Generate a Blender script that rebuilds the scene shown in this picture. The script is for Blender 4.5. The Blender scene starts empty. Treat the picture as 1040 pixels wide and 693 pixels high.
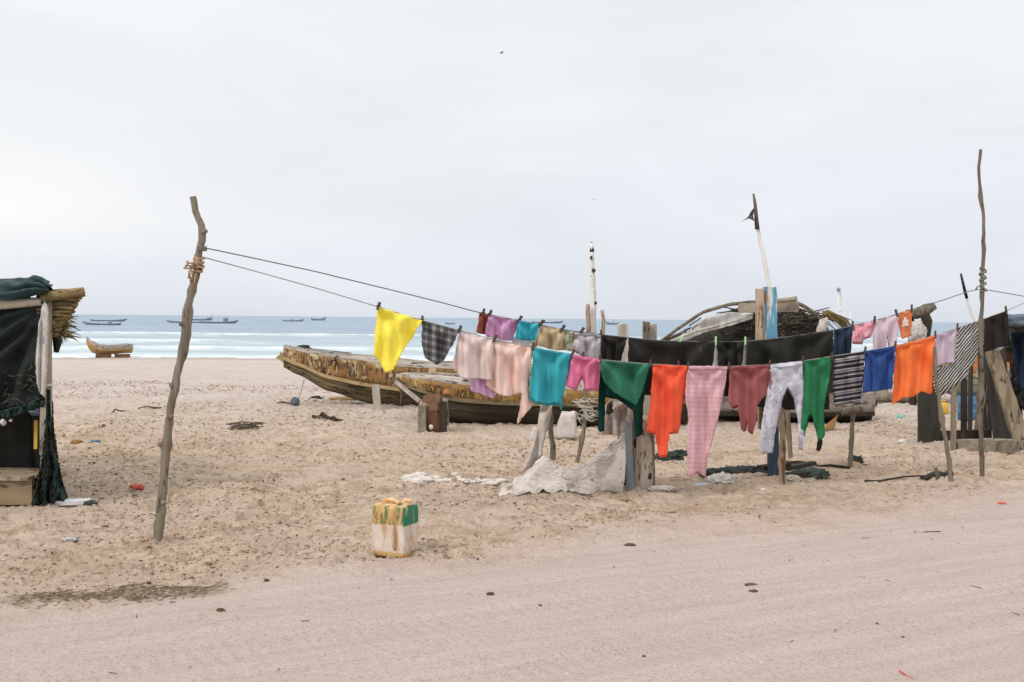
import bpy, bmesh, math, random
import numpy as np
from mathutils import Vector, Matrix, Euler, Quaternion
from mathutils import noise as mn
from mathutils.geometry import delaunay_2d_cdt

random.seed(7)
SC = bpy.context.scene
COL = SC.collection
R_ = math.radians

# ------------------------------------------------------------------ camera
F_PX = 1011.1
CAM_H = 1.6
PITCH = math.atan(23.3 / F_PX)
ROLL = R_(0.53)
ROT = Matrix.Rotation(math.pi / 2 - PITCH, 3, 'X') @ Matrix.Rotation(ROLL, 3, 'Z')
cam_data = bpy.data.cameras.new('camera')
cam = bpy.data.objects.new('camera', cam_data)
COL.objects.link(cam)
cam.matrix_world = Matrix.Translation((0, 0, CAM_H)) @ ROT.to_4x4()
cam_data.sensor_width = 36
cam_data.lens = 35
cam_data.clip_end = 20000
SC.camera = cam


def ray(px, py):
    return ROT @ Vector(((px - 520) / F_PX, -(py - 346.5) / F_PX, -1))


def U(px, py, d):
    """point at distance d along +Y seen at photo pixel px, py"""
    w = ray(px, py)
    return Vector((0, 0, CAM_H)) + w * (d / w.y)


def G(px, py, z=0.0):
    w = ray(px, py)
    return Vector((0, 0, CAM_H)) + w * ((z - CAM_H) / w.z)


# ------------------------------------------------------------------ ground height
def vnoise(x, y, seed=0):
    xi = np.floor(x).astype(np.int64); yi = np.floor(y).astype(np.int64)
    xf = x - xi; yf = y - yi
    xf = xf * xf * xf * (xf * (xf * 6 - 15) + 10); yf = yf * yf * yf * (yf * (yf * 6 - 15) + 10)

    def h(a, b):
        n = (a * 374761393 + b * 668265263 + seed * 974634777) & 0x7fffffff
        n = ((n ^ (n >> 13)) * 1274126177) & 0x7fffffff
        n = n ^ (n >> 16)
        return (n & 0xffff) / 65535.0
    a = h(xi, yi); b = h(xi + 1, yi); c = h(xi, yi + 1); d = h(xi + 1, yi + 1)
    return (a * (1 - xf) + b * xf) * (1 - yf) + (c * (1 - xf) + d * xf) * yf


def fbm(x, y, oct=4, seed=0):
    s = np.zeros_like(x); a = .5; t = 0
    for i in range(oct):
        s += a * vnoise(x * 2 ** i + 17.3 * i, y * 2 ** i - 9.1 * i, seed + i); t += a; a *= .5
    return s / t - .5


def cells(x, y, size, seed, rmin, rmax, prob):
    """dimples with soft rims, one per jittered cell"""
    X = x / size; Y = y / size
    xi = np.floor(X).astype(np.int64); yi = np.floor(Y).astype(np.int64)
    out = np.zeros_like(x)

    def hh(a, b, k):
        n = (a * 73856093 ^ b * 19349663 ^ (seed + k) * 83492791) & 0x7fffffff
        n = ((n ^ (n >> 15)) * 2246822519) & 0x7fffffff
        n = ((n ^ (n >> 13)) * 1274126177) & 0x7fffffff
        return ((n ^ (n >> 16)) & 0xffff) / 65535.0
    for dx in (-1, 0, 1):
        for dy in (-1, 0, 1):
            a = xi + dx; b = yi + dy
            px = (a + hh(a, b, 1)) * size; py = (b + hh(a, b, 2)) * size
            r = rmin + (rmax - rmin) * hh(a, b, 3)
            ang = hh(a, b, 4) * 6.283
            ca = np.cos(ang); sa = np.sin(ang)
            ex = (x - px) * ca + (y - py) * sa; ey = (-(x - px) * sa + (y - py) * ca) * 1.9
            q = np.sqrt(ex * ex + ey * ey) / r
            on = (hh(a, b, 5) < prob) * (0.4 + .6 * hh(a, b, 6))
            out += on * (-np.exp(-q ** 4) + .45 * np.exp(-((q - 1.35) / .35) ** 2))
    return out


RA = R_(25)


def sstep(a, b, x):
    t = np.clip((x - a) / (b - a), 0, 1)
    return t * t * (3 - 2 * t)


def road_mask(x, y):
    yb = 6.95 + .50 * x - 0.012 * (x - 1) ** 2 + .5 * fbm(x * .9, y * .9, 3, 5) * 2
    return 1 - sstep(-.8, .8, y - yb + 1.1 * fbm(x * 2.6, y * 2.6, 4, 15))


def base_h(x, y):
    yy = y - 0.10 * x
    return -0.62 * sstep(22, 55, yy) - .9 * sstep(52, 75, yy)


MOUNDS = [(G(px, py).x, G(px, py).y + .03, a_, r_) for px, py, a_, r_ in ((160.5, 548, .045, .17), (997.5, 488, .04, .17), (966, 489, .03, .14), (863.5, 474, .03, .14), (787, 491, .05, .25), (401, 560, .02, .26), (655, 499, .04, .3), (45, 513, .03, .3))]


def height(x, y):
    rd = road_mask(x, y)
    u = x * math.cos(RA) + y * math.sin(RA); v = -x * math.sin(RA) + y * math.cos(RA)
    fade = 1 - .6 * sstep(15, 27, y)
    rough = (1 - rd) * fade
    h = base_h(x, y)
    h = h + .055 * fbm(x * .45, y * .45, 3, 1) * (1 - .6 * rd)
    h = h + rough * (.085 * fbm(x * 1.6, y * 1.9, 4, 2) + .075 * fbm(x * 6, y * 7, 5, 8))
    h = h + rough * (.052 * cells(x, y, .42, 11, .06, .14, .55) + .024 * cells(x, y, .17, 23, .03, .07, .7) + .022 * cells(x, y, .095, 57, .02, .045, .6))
    h = h + rd * (.024 * fbm(u * .35, v * 3.2, 4, 3) + .010 * fbm(u * .8, v * 11, 3, 4) + .010 * fbm(x * 9, y * 9, 4, 9) + .008 * cells(x, y, .12, 77, .02, .045, .25)
                  + .007 * cells(x, y, .55, 41, .06, .13, .22))
    # a pair of shallow wheel ruts along the track
    h = h + .028 * np.exp(-((rd - .5) / .28) ** 2) * (.5 + 1.2 * (fbm(x * 2.2, y * 2.2, 3, 13) + .3))
    for bx_, by_, ba, br_ in MOUNDS:
        h = h + ba * np.exp(-((x - bx_) ** 2 + (y - by_) ** 2) / (br_ * br_))
    for vo in (2.6, 4.15, 4.9):
        w = v - vo - .15 * np.sin(u * .5 + vo)
        h = h - rd * (.017 + .0035 * np.sin(u * 70 + 9 * w)) * np.exp(-(w / .13) ** 2) + rd * .006 * np.exp(-((np.abs(w) - .22) / .09) ** 2)
    return h


def gz(x, y):
    return float(height(np.array([float(x)]), np.array([float(y)]))[0])


from functools import lru_cache


@lru_cache(maxsize=None)
def GGt(px, py):
    """ground point under photo pixel, following the real ground height"""
    z = 0.0
    for i in range(4):
        p = G(px, py, z); z = gz(p.x, p.y)
    return (p.x, p.y, z)


def GG(px, py): return Vector(GGt(float(px), float(py)))


# ------------------------------------------------------------------ object helpers
LOC = {}


def tag(o, label=None, cat=None, group=None, kind=None):
    if label: o['label'] = label
    if cat: o['category'] = cat
    if group: o['group'] = group
    if kind: o['kind'] = kind
    return o


def empty(name, loc, label, cat, group=None):
    o = bpy.data.objects.new(name, None)
    o.empty_display_size = .1
    COL.objects.link(o)
    o.location = loc
    LOC[o.name] = Vector(loc)
    return tag(o, label, cat, group)


class MB:
    def __init__(s):
        s.v = []; s.f = []; s.uv = None

    def add(s, vs, fs):
        n = len(s.v)
        s.v += [tuple(v) for v in vs]
        s.f += [tuple(i + n for i in f) for f in fs]
        return s

    def tube(s, pts, rad, n=8, jit=0.0, seed=0, closed=True):
        pts = [Vector(p) for p in pts]
        if not hasattr(rad, '__len__'): rad = [rad] * len(pts)
        rn = random.Random(seed)
        vs = []; fs = []
        t0 = (pts[1] - pts[0]).normalized()
        up = Vector((0, 0, 1)) if abs(t0.z) < .9 else Vector((1, 0, 0))
        nrm = t0.cross(up).normalized()
        m = len(pts)
        for i, p in enumerate(pts):
            t = (pts[min(i + 1, m - 1)] - pts[max(i - 1, 0)]).normalized()
            nrm = (nrm - t * nrm.dot(t)).normalized()
            b = t.cross(nrm)
            for k in range(n):
                a = 2 * math.pi * k / n
                r = rad[i] * (1 + jit * (rn.random() - .5) * 2)
                vs.append(p + (nrm * math.cos(a) + b * math.sin(a)) * r)
        for i in range(m - 1):
            for k in range(n):
                fs.append((i * n + k, i * n + (k + 1) % n, (i + 1) * n + (k + 1) % n, (i + 1) * n + k))
        if closed:
            fs.append(tuple(range(n - 1, -1, -1))); fs.append(tuple((m - 1) * n + k for k in range(n)))
        return s.add(vs, fs)

    def box(s, c, size, rot=None, taper=1.0):
        sx, sy, sz = size[0] / 2, size[1] / 2, size[2] / 2
        vs = []
        for z in (-1, 1):
            k = 1 if z < 0 else taper
            for x, y in ((-1, -1), (1, -1), (1, 1), (-1, 1)):
                vs.append(Vector((x * sx * k, y * sy * k, z * sz)))
        if rot is not None:
            M = Euler(rot).to_matrix() if not isinstance(rot, Matrix) else rot
            vs = [M @ v for v in vs]
        vs = [v + Vector(c) for v in vs]
        return s.add(vs, [(3, 2, 1, 0), (4, 5, 6, 7), (0, 1, 5, 4), (1, 2, 6, 5), (2, 3, 7, 6), (3, 0, 4, 7)])

    def beam(s, a, b, w, t, up=(0, 0, 1), n=8, jit=.04, seed=0, taper=1.0):
        """rough sawn plank from a to b: w across (image plane), t thick"""
        a = Vector(a); b = Vector(b); d = (b - a).normalized()
        up = Vector(up)
        side = d.cross(up)
        if side.length < .1: side = d.cross(Vector((0, 1, 0)))
        side.normalize(); nr = side.cross(d).normalized()
        rn = random.Random(seed)
        vs = []; fs = []
        for i in range(n + 1):
            k = i / n
            p = a.lerp(b, k)
            ww = w * (1 + (taper - 1) * k)
            for (q, r) in ((-1, -1), (-.3, -1), (.35, -1), (1, -1), (1, 1), (.35, 1), (-.3, 1), (-1, 1)):
                e = (0.5 + .5 * (i in (0, n))) * jit
                vs.append(p + side * (q * ww / 2 * (1 + rn.uniform(-e, e))) + nr * (r * t / 2 * (1 + rn.uniform(-jit, jit)))
                          + (d * rn.uniform(-.3, .3) * w * jit * 4 if i in (0, n) else Vector((0, 0, 0))))
        m = 8
        for i in range(n):
            for k in range(m):
                fs.append((i * m + k, (i + 1) * m + k, (i + 1) * m + (k + 1) % m, i * m + (k + 1) % m))
        fs.append(tuple(range(m))); fs.append(tuple(n * m + k for k in range(m - 1, -1, -1)))
        return s.add(vs, fs)

    def lump(s, c, r, seed=0, amp=.25, freq=1.6, sub=3, flat=None, ridged=False, rotz=0):
        bm = bmesh.new()
        bmesh.ops.create_icosphere(bm, subdivisions=sub, radius=1)
        off = Vector((seed * 3.17, seed * 1.7, -seed * 2.3))
        M = Matrix.Rotation(rotz, 3, 'Z')
        vs = []
        bm.verts.ensure_lookup_table()
        for v in bm.verts:
            q = v.co * freq + off
            nz = mn.fractal(q, 1.0, 2.0, 4) if not ridged else (.5 - abs(mn.noise(q))) + .5 * (.3 - abs(mn.noise(q * 2.3))) + .3 * (.3 - abs(mn.noise(q * 5)))
            p = v.co * (1 + amp * nz)
            p = Vector((p.x * r[0], p.y * r[1], p.z * r[2]))
            if flat is not None and p.z < flat: p.z = flat + (p.z - flat) * .1
            vs.append(M @ p + Vector(c))
        fs = [tuple(v.index for v in f.verts) for f in bm.faces]
        bm.free()
        return s.add(vs, fs)

    def grid(s, fn, nu, nv):
        vs = [fn(i / nu, j / nv) for j in range(nv + 1) for i in range(nu + 1)]
        fs = [(j * (nu + 1) + i, j * (nu + 1) + i + 1, (j + 1) * (nu + 1) + i + 1, (j + 1) * (nu + 1) + i)
              for j in range(nv) for i in range(nu)]
        return s.add(vs, fs)

    def build(s, name, mat, parent=None, smooth=True, bevel=0, solid=0, sub=0, origin=None, flat_angle=None):
        if parent is not None:
            o0 = LOC[parent.name]
        elif origin is not None:
            o0 = Vector(origin)
        else:
            a = np.array(s.v); o0 = Vector((a[:, 0].mean(), a[:, 1].mean(), a[:, 2].min()))
        me = bpy.data.meshes.new(name)
        me.from_pydata([(v[0] - o0.x, v[1] - o0.y, v[2] - o0.z) for v in s.v], [], s.f)
        if s.uv is not None:
            lay = me.uv_layers.new(name='UVMap')
            for l in me.loops:
                lay.data[l.index].uv = s.uv[l.vertex_index]
        me.update()
        bm = bmesh.new(); bm.from_mesh(me)
        bmesh.ops.recalc_face_normals(bm, faces=bm.faces)
        bm.to_mesh(me); bm.free()
        me.materials.append(mat)
        o = bpy.data.objects.new(name, me)
        COL.objects.link(o)
        if parent is not None:
            o.parent = parent
        else:
            o.location = o0
        LOC[o.name] = o0.copy()
        if bevel:
            m = o.modifiers.new('bevel', 'BEVEL'); m.width = bevel; m.segments = 2; m.limit_method = 'ANGLE'
        if sub:
            m = o.modifiers.new('subdivision', 'SUBSURF'); m.levels = sub; m.render_levels = sub
        if solid:
            m = o.modifiers.new('solidify', 'SOLIDIFY'); m.thickness = solid; m.offset = 0
        if smooth:
            for p in me.polygons: p.use_smooth = True
        if flat_angle:
            me.set_sharp_from_angle(angle=R_(flat_angle))
        return o


# ------------------------------------------------------------------ materials
def lin(c):
    """sRGB 0-255 to linear"""
    return tuple((v / 255 / 12.92) if v / 255 <= .04045 else ((v / 255 + .055) / 1.055) ** 2.4 for v in c)


class NT:
    def __init__(s, name):
        s.m = bpy.data.materials.new(name); s.m.use_nodes = True
        s.t = s.m.node_tree; s.t.nodes.clear()
        s.out = s.n('ShaderNodeOutputMaterial')

    def n(s, typ, **k):
        nd = s.t.nodes.new(typ)
        for a, b in k.items():
            if a.startswith('in_'): continue
            setattr(nd, a, b)
        return nd

    def l(s, a, b): s.t.links.new(a, b)

    def coord(s, kind='Object', scale=(1, 1, 1), rot=(0, 0, 0), loc=(0, 0, 0)):
        if kind == 'World':
            g = s.n('ShaderNodeNewGeometry'); src = g.outputs['Position']
        else:
            tc = s.n('ShaderNodeTexCoord'); src = tc.outputs[kind]
        mp = s.n('ShaderNodeMapping')
        mp.inputs['Scale'].default_value = scale; mp.inputs['Rotation'].default_value = rot; mp.inputs['Location'].default_value = loc
        s.l(src, mp.inputs['Vector'])
        return mp.outputs[0]

    def noise(s, vec, scale, detail=6, rough=.6, dist=0.0):
        nd = s.n('ShaderNodeTexNoise')
        nd.inputs['Scale'].default_value = scale; nd.inputs['Detail'].default_value = detail
        nd.inputs['Roughness'].default_value = rough; nd.inputs['Distortion'].default_value = dist
        s.l(vec, nd.inputs['Vector'])
        return nd.outputs['Fac']

    def ramp(s, fac, stops, interp='LINEAR'):
        r = s.n('ShaderNodeValToRGB'); r.color_ramp.interpolation = interp
        e = r.color_ramp.elements
        while len(e) < len(stops): e.new(.5)
        for i, (p, c) in enumerate(stops):
            e[i].position = p
            e[i].color = (c, c, c, 1) if not hasattr(c, '__len__') else (*c[:3], 1)
        s.l(fac, r.inputs[0])
        return r.outputs[0]

    def mix(s, fac, a, b, mode='MIX'):
        m = s.n('ShaderNodeMix', data_type='RGBA', blend_type=mode)
        for k, v in ((0, fac), (6, a), (7, b)):
            if hasattr(v, 'type') or hasattr(v, 'is_linked'): s.l(v, m.inputs[k])
            elif k == 0: m.inputs[0].default_value = v
            else: m.inputs[k].default_value = (*v[:3], 1)
        return m.outputs[2]

    def math(s, op, a, b=0.0, c=None):
        m = s.n('ShaderNodeMath', operation=op)
        for i, v in enumerate((a, b) if c is None else (a, b, c)):
            if hasattr(v, 'is_linked'): s.l(v, m.inputs[i])
            else: m.inputs[i].default_value = v
        return m.outputs[0]

    def attr(s, name):
        a = s.n('ShaderNodeAttribute'); a.attribute_name = name
        return a.outputs['Fac']

    def bump(s, h, strength=.3, dist=.02, normal=None):
        b = s.n('ShaderNodeBump'); b.inputs['Strength'].default_value = strength; b.inputs['Distance'].default_value = dist
        s.l(h, b.inputs['Height'])
        if normal is not None: s.l(normal, b.inputs['Normal'])
        return b.outputs[0]

    def pbr(s, col, rough=.9, normal=None, spec=.2, trans=0.0):
        p = s.n('ShaderNodeBsdfPrincipled')
        if hasattr(col, 'is_linked'): s.l(col, p.inputs['Base Color'])
        else: p.inputs['Base Color'].default_value = (*col[:3], 1)
        if hasattr(rough, 'is_linked'): s.l(rough, p.inputs['Roughness'])
        else: p.inputs['Roughness'].default_value = rough
        p.inputs['Specular IOR Level'].default_value = spec
        if normal is not None: s.l(normal, p.inputs['Normal'])
        sh = p.outputs[0]
        if trans:
            t = s.n('ShaderNodeBsdfTranslucent')
            if hasattr(col, 'is_linked'): s.l(col, t.inputs[0])
            else: t.inputs[0].default_value = (*col[:3], 1)
            mx = s.n('ShaderNodeMixShader'); mx.inputs[0].default_value = trans
            s.l(sh, mx.inputs[1]); s.l(t.outputs[0], mx.inputs[2]); sh = mx.outputs[0]
        s.l(sh, s.out.inputs[0])
        return s.m


def wornmat(name, c1, c2, c3=None, scale=8, stretch=(1, 1, 1), rough=.85, bump=.4, bdist=.01, spot=.6, spot_scale=20, spec=.15,
            spot_stretch=None, c4=None, c4_at=.62):
    t = NT(name)
    v = t.coord('Object', stretch)
    a = t.noise(v, scale, 8, .65, .3)
    col = t.mix(t.ramp(a, [(.36, 0.0), (.64, 1.0)]), c1, c2)
    v2 = t.coord('Object', spot_stretch or stretch, (0.3, 0.7, 0.2))
    b = t.noise(v2, spot_scale, 6, .7)
    if c3 is not None:
        col = t.mix(t.ramp(b, [(spot, 0.0), (spot + .06, 1.0)]), col, c3)
    if c4 is not None:
        v3 = t.coord('Object', stretch, (1.3, .2, .9), (3, 1, 7))
        d = t.noise(v3, scale * .6, 8, .7)
        col = t.mix(t.ramp(d, [(c4_at, 0.0), (c4_at + .04, 1.0)]), col, c4)
    h = t.math('ADD', t.math('MULTIPLY', a, .6), t.math('MULTIPLY', b, .5))
    return t.pbr(col, rough, t.bump(h, bump, bdist), spec)


def fade(c):
    g = .3 * c[0] + .5 * c[1] + .2 * c[2]
    return tuple((v * .90 + g * .10) * 1.06 + .018 for v in c[:3])


def cloth(name, c1, c2=None, pat=None, trans=.22, mott=.14, fr=30, c3=None, wrinkle=.5):
    """woven cloth; UV is in metres along and down the cloth"""
    t = NT(name)
    uv = t.coord('UV')
    if max(c1) > .06: c1 = fade(c1)
    if c2: c2 = fade(c2)
    if c3: c3 = fade(c3)
    base = c1
    sep = t.n('ShaderNodeSeparateXYZ'); t.l(uv, sep.inputs[0])
    u, v = sep.outputs[0], sep.outputs[1]
    if pat == 'hstripe':
        k = t.math('FRACT', t.math('MULTIPLY', v, fr))
        base = t.ramp(k, [(0, c1), (.30, c2), (.42, c3 or c1), (.55, c2), (.62, c1), (.80, c3 or c2), (.9, c2)], 'CONSTANT')
    elif pat == 'dstripe':
        w = t.math('ADD', t.math('MULTIPLY', v, .75), t.math('MULTIPLY', u, .66))
        w = t.math('ADD', w, t.math('MULTIPLY', t.noise(uv, 5, 2), .05))
        base = t.mix(t.ramp(t.math('FRACT', t.math('MULTIPLY', w, fr)), [(.40, 0.0), (.48, 1.0), (.94, 1.0), (1, 0.0)]), c1, c2)
    elif pat == 'vstripe':
        k = t.math('ADD', t.math('MULTIPLY', u, fr), t.math('MULTIPLY', t.noise(uv, 3, 2), .5))
        base = t.mix(t.ramp(t.math('FRACT', k), [(0, 0.0), (.3, 1.0), (.6, .2), (.75, .8), (1, 0.0)]), c1, c2)
    elif pat == 'plaid':
        a = t.ramp(t.math('FRACT', t.math('MULTIPLY', u, fr)), [(0, 0.0), (.45, 0.0), (.5, 1.0), (.85, 1.0), (.9, 0.0)])
        b = t.ramp(t.math('FRACT', t.math('MULTIPLY', v, fr)), [(0, 0.0), (.45, 0.0), (.5, 1.0), (.85, 1.0), (.9, 0.0)])
        s = t.math('MULTIPLY', t.math('ADD', a, b), .5)
        base = t.ramp(s, [(0, c1), (.5, c2), (1, c3)])
    elif pat == 'check':
        a = t.ramp(t.math('FRACT', t.math('MULTIPLY', u, fr * 1.6)), [(.1, 0.0), (.5, 1.0), (.9, 0.0)])
        b = t.ramp(t.math('FRACT', t.math('MULTIPLY', v, fr)), [(.55, 0.0), (.65, 1.0), (.85, 1.0), (.95, 0.0)])
        base = t.mix(t.math('MULTIPLY', t.math('ADD', t.math('MULTIPLY', a, .5), b), .75), c1, c2)
    elif pat == 'blotch':
        n1 = t.noise(uv, fr, 4, .6, .8)
        base = t.mix(t.ramp(n1, [(.44, 0.0), (.52, 1.0)]), c1, c2)
        if c3 is not None:
            base = t.mix(t.ramp(t.noise(uv, fr * 1.9, 3, .6, 1.2), [(.57, 0.0), (.62, 1.0)]), base, c3)
    elif pat == 'speck':
        vo = t.n('ShaderNodeTexVoronoi'); vo.inputs['Scale'].default_value = fr; t.l(uv, vo.inputs[0])
        base = t.mix(t.ramp(vo.outputs['Distance'], [(.22, 1.0), (.36, 0.0)]), c1, c2)
    nz = t.noise(t.coord('UV', (1, .6, 1)), 4.5, 8, .68)
    f = t.ramp(nz, [(.3, 1 - mott * 1.25), (.7, 1 + mott * .8)])
    base = t.mix(1.0, base, f, 'MULTIPLY')
    dirt = t.ramp(t.noise(t.coord('UV', (1, .5, 1), (0, 0, .4), (4, 2, 0)), 11, 8, .75), [(.62, 0.0), (.78, .35)])
    base = t.mix(dirt, base, (.38, .30, .22))
    wv = t.noise(t.coord('UV', (1, .35, 1), (0, 0, .25)), 34, 5, .65, .6)
    b1 = t.bump(wv, wrinkle * 1.4, .014)
    fine = t.noise(uv, 420, 2, .5)
    b2 = t.bump(fine, .35, .003, b1)
    return t.pbr(base, .92, b2, .12, trans)


M = {}
W = wornmat
M['pole'] = W('driftwood_pole', lin((104, 94, 82)), lin((140, 129, 113)), lin((64, 56, 48)), 14, (1, 1, .12), .9, .5, .006, .58, 26, spot_stretch=(1, 1, .2))
M['pole_dark'] = W('old_pole_bark', lin((86, 78, 68)), lin((124, 114, 100)), lin((52, 46, 40)), 16, (1, 1, .14), .9, .6, .006, .56, 30, spot_stretch=(1, 1, .3))
M['grey_wood'] = W('sunbleached_wood', lin((152, 144, 134)), lin((196, 190, 178)), lin((98, 84, 70)), 9, (1, 1, .1), .9, .5, .008, .60, 16, spot_stretch=(1, 1, .35))
M['plank_grey'] = W('grey_plank', lin((128, 118, 104)), lin((168, 158, 142)), lin((84, 72, 60)), 10, (.3, .3, .3), .9, .5, .006, .6, 18)
M['dark_wood'] = W('tarred_wood', lin((40, 36, 32)), lin((66, 58, 50)), lin((96, 84, 70)), 10, (1, 1, .2), .85, .5, .008, .66, 18)
M['blackpost'] = W('charred_post', lin((54, 52, 49)), lin((72, 68, 63)), lin((92, 86, 78)), 7, (1, 1, .2), .85, .4, .008, .68, 12)
M['stem_brown'] = W('rusty_brown_wood', lin((92, 66, 52)), lin((120, 88, 68)), lin((60, 48, 40)), 9, (1, 1, .3), .85, .5, .008, .58, 14)
M['blue_post'] = W('flaking_blue_paint', lin((72, 128, 158)), lin((104, 156, 180)), lin((206, 204, 196)), 6, (1, 1, .25), .75, .4, .005, .47, 13, c4=lin((150, 104, 70)), c4_at=.60, spot_stretch=(1, 1, .10))
M['deep_blue_post'] = W('dark_blue_paint', lin((46, 60, 72)), lin((62, 77, 90)), lin((108, 114, 112)), 6, (1, 1, .25), .75, .4, .005, .62, 14)
M['tan_board'] = W('tan_board', lin((150, 134, 114)), lin((180, 164, 142)), lin((112, 82, 60)), 9, (1, 1, .15), .88, .4, .005, .52, 12)
M['white_pole'] = W('whitewashed_pole', lin((206, 202, 196)), lin((226, 222, 216)), lin((92, 86, 80)), 10, (1, 1, .3), .85, .4, .005, .64, 9, spot_stretch=(1, 1, .5))
M['rope'] = W('old_rope', lin((168, 160, 154)), lin((138, 130, 126)), None, 60, rough=.95)
M['rope_dark'] = W('dark_cord', lin((128, 122, 124)), lin((108, 102, 104)), None, 60, rough=.95)
M['rope_tan'] = W('knotted_tan_rope', lin((176, 146, 116)), lin((150, 120, 94)), lin((186, 128, 90)), 40, rough=.95)
M['rope_green'] = W('green_grey_knot', lin((108, 118, 96)), lin((132, 130, 116)), lin((74, 84, 72)), 40, rough=.95)
M['peg_dark'] = W('dark_peg', lin((74, 62, 54)), lin((92, 76, 62)), None, 40)
M['peg_green'] = W('green_peg', lin((176, 208, 160)), lin((160, 196, 148)), None, 40)
M['boat_pale'] = W('pale_boat_planks', lin((156, 148, 138)), lin((190, 182, 172)), lin((108, 96, 84)), 6, (.25, 1, 1), .9, .5, .012, .54, 11, spot_stretch=(.3, 1, 1))
M['boat_dark'] = W('dark_hull_shaded', lin((52, 48, 41)), lin((78, 71, 58)), lin((116, 104, 82)), 4, (.3, 1, 1), .9, .5, .012, .62, 9)  # dark hull colour, deepened further to stand for shade under the boats
M['boat_olive'] = W('mossy_hull_planks', lin((96, 86, 66)), lin((134, 120, 92)), lin((66, 58, 44)), 5, (.25, 1, 1), .9, .6, .015, .54, 9, spot_stretch=(.2, 1, 1))
M['boat_paint'] = W('worn_ochre_paint', lin((158, 122, 78)), lin((120, 92, 62)), lin((76, 60, 46)), 7, (1, 1, .6), .85, .5, .01, .53, 16, c4=lin((190, 176, 146)), c4_at=.54, spot_stretch=(1.6, 1, .35))
M['boat_paint2'] = W('yellow_boat_paint', lin((172, 138, 86)), lin((138, 108, 70)), lin((88, 70, 52)), 7, (1, 1, .6), .85, .5, .01, .56, 22, c4=lin((196, 180, 146)), c4_at=.58, spot_stretch=(1.2, 1, .3))
M['boat_trim'] = W('tan_rubbing_strake', lin((156, 132, 98)), lin((176, 154, 118)), lin((104, 84, 60)), 6, (.3, 1, 1), .9, .4, .008, .6, 11)
M['sea_boat'] = W('hazed_boat_grey', lin((118, 128, 138)), lin((138, 146, 154)), lin((158, 160, 162)), 1.2, rough=.9)  # fading of far boats in the haze is mixed into this colour
M['sea_boat_light'] = W('hazed_boat_pale', lin((150, 152, 152)), lin((168, 164, 160)), lin((104, 108, 112)), 1.2, rough=.9)  # paler far boats, haze put into the colour as well
M['lettering'] = W('black_lettering', lin((66, 54, 42)), lin((92, 74, 54)), lin((140, 112, 74)), 30, spot=.56)
M['thatch'] = W('dry_reeds', lin((150, 132, 94)), lin((112, 94, 62)), lin((70, 58, 40)), 22, (.3, 1, 1), .95, .4, .005, .56, 40)
M['black_sheet'] = W('black_plastic_sheet', lin((34, 38, 36)), lin((44, 50, 47)), lin((84, 92, 88)), 3, (1, 1, 1), .75, .5, .02, .76, 16, spec=.1, spot_stretch=(3, 1, .8))
M['dark_interior'] = W('dark_shack_inside', lin((44, 44, 41)), lin((54, 54, 50)), None, 6, rough=.95)  # near-black colour stands in for the shade inside the shack
M['green_tarp'] = W('green_tarpaulin', lin((32, 52, 52)), lin((46, 68, 68)), lin((80, 102, 102)), 4, (1, 1, 1), .6, .4, .02, .68, 10, spec=.25)
M['cream_cloth'] = W('cream_canvas', lin((196, 184, 168)), lin((178, 164, 146)), lin((150, 132, 112)), 9, rough=.95)
M['sack_white'] = W('white_woven_sack', lin((196, 190, 186)), lin((178, 170, 164)), lin((152, 142, 130)), 9, rough=.9, c4=lin((150, 140, 124)), c4_at=.66)
M['net_green'] = W('green_net', lin((30, 48, 44)), lin((46, 70, 64)), lin((26, 32, 31)), 7, (1, 1, .6), .9, .9, .012, .48, 40)
M['net_black'] = W('black_fishing_net', lin((42, 42, 38)), lin((56, 55, 50)), lin((86, 84, 74)), 14, (1, 1, 1), .95, .9, .02, .66, 45)
M['net_fibre'] = W('net_cord', lin((66, 64, 56)), lin((40, 40, 36)), None, 20, rough=.95)
M['straw_fibre'] = W('straw_cord', lin((150, 136, 108)), lin((110, 96, 74)), None, 20, rough=.95)
M['plastic_pale'] = W('cloudy_plastic', lin((188, 190, 190)), lin((206, 206, 204)), lin((160, 158, 150)), 7, rough=.5, spec=.3)
M['grey_sheet'] = W('grey_weathered_canvas', lin((196, 186, 176)), lin((172, 162, 152)), lin((136, 120, 104)), 6, rough=.95, bump=.5, bdist=.02, c4=lin((206, 204, 204)), c4_at=.58)
M['bluegrey_sheet'] = W('bluegrey_canvas', lin((168, 172, 182)), lin((190, 190, 194)), lin((128, 126, 126)), 6, rough=.95, bump=.5, bdist=.02)
M['grey_sheet2'] = W('pale_mixed_canvas', lin((196, 194, 196)), lin((206, 194, 186)), lin((160, 152, 148)), 2.2, rough=.95, bump=.5, bdist=.02, spot=.62, spot_scale=9)
M['white_foam'] = W('white_net_scrap', lin((210, 203, 196)), lin((190, 182, 174)), lin((170, 158, 146)), 14, rough=.95)
M['slate_wood'] = W('bluish_grey_slab', lin((104, 116, 124)), lin((136, 142, 144)), lin((80, 82, 82)), 8, (1, 1, .15), .9, .5, .008, .56, 14)
M['platform_tan'] = W('worn_tan_boards', lin((124, 104, 80)), lin((150, 130, 104)), lin((84, 70, 54)), 6, (.3, 1, 1), .9, .5, .008, .56, 12)
M['seaweed'] = W('dry_seaweed_brown', lin((138, 122, 94)), lin((112, 98, 74)), None, 14, rough=.95)
M['dark_green_rag'] = W('dull_green_rag', lin((54, 66, 62)), lin((84, 94, 90)), lin((44, 48, 46)), 12, rough=.95, bump=.6)
M['boat_tan'] = W('yellowish_boat_paint', lin((186, 154, 96)), lin((168, 134, 82)), lin((110, 90, 66)), 6, (.8, 1, .6), .9, .4, .008, .58, 12)
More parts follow.
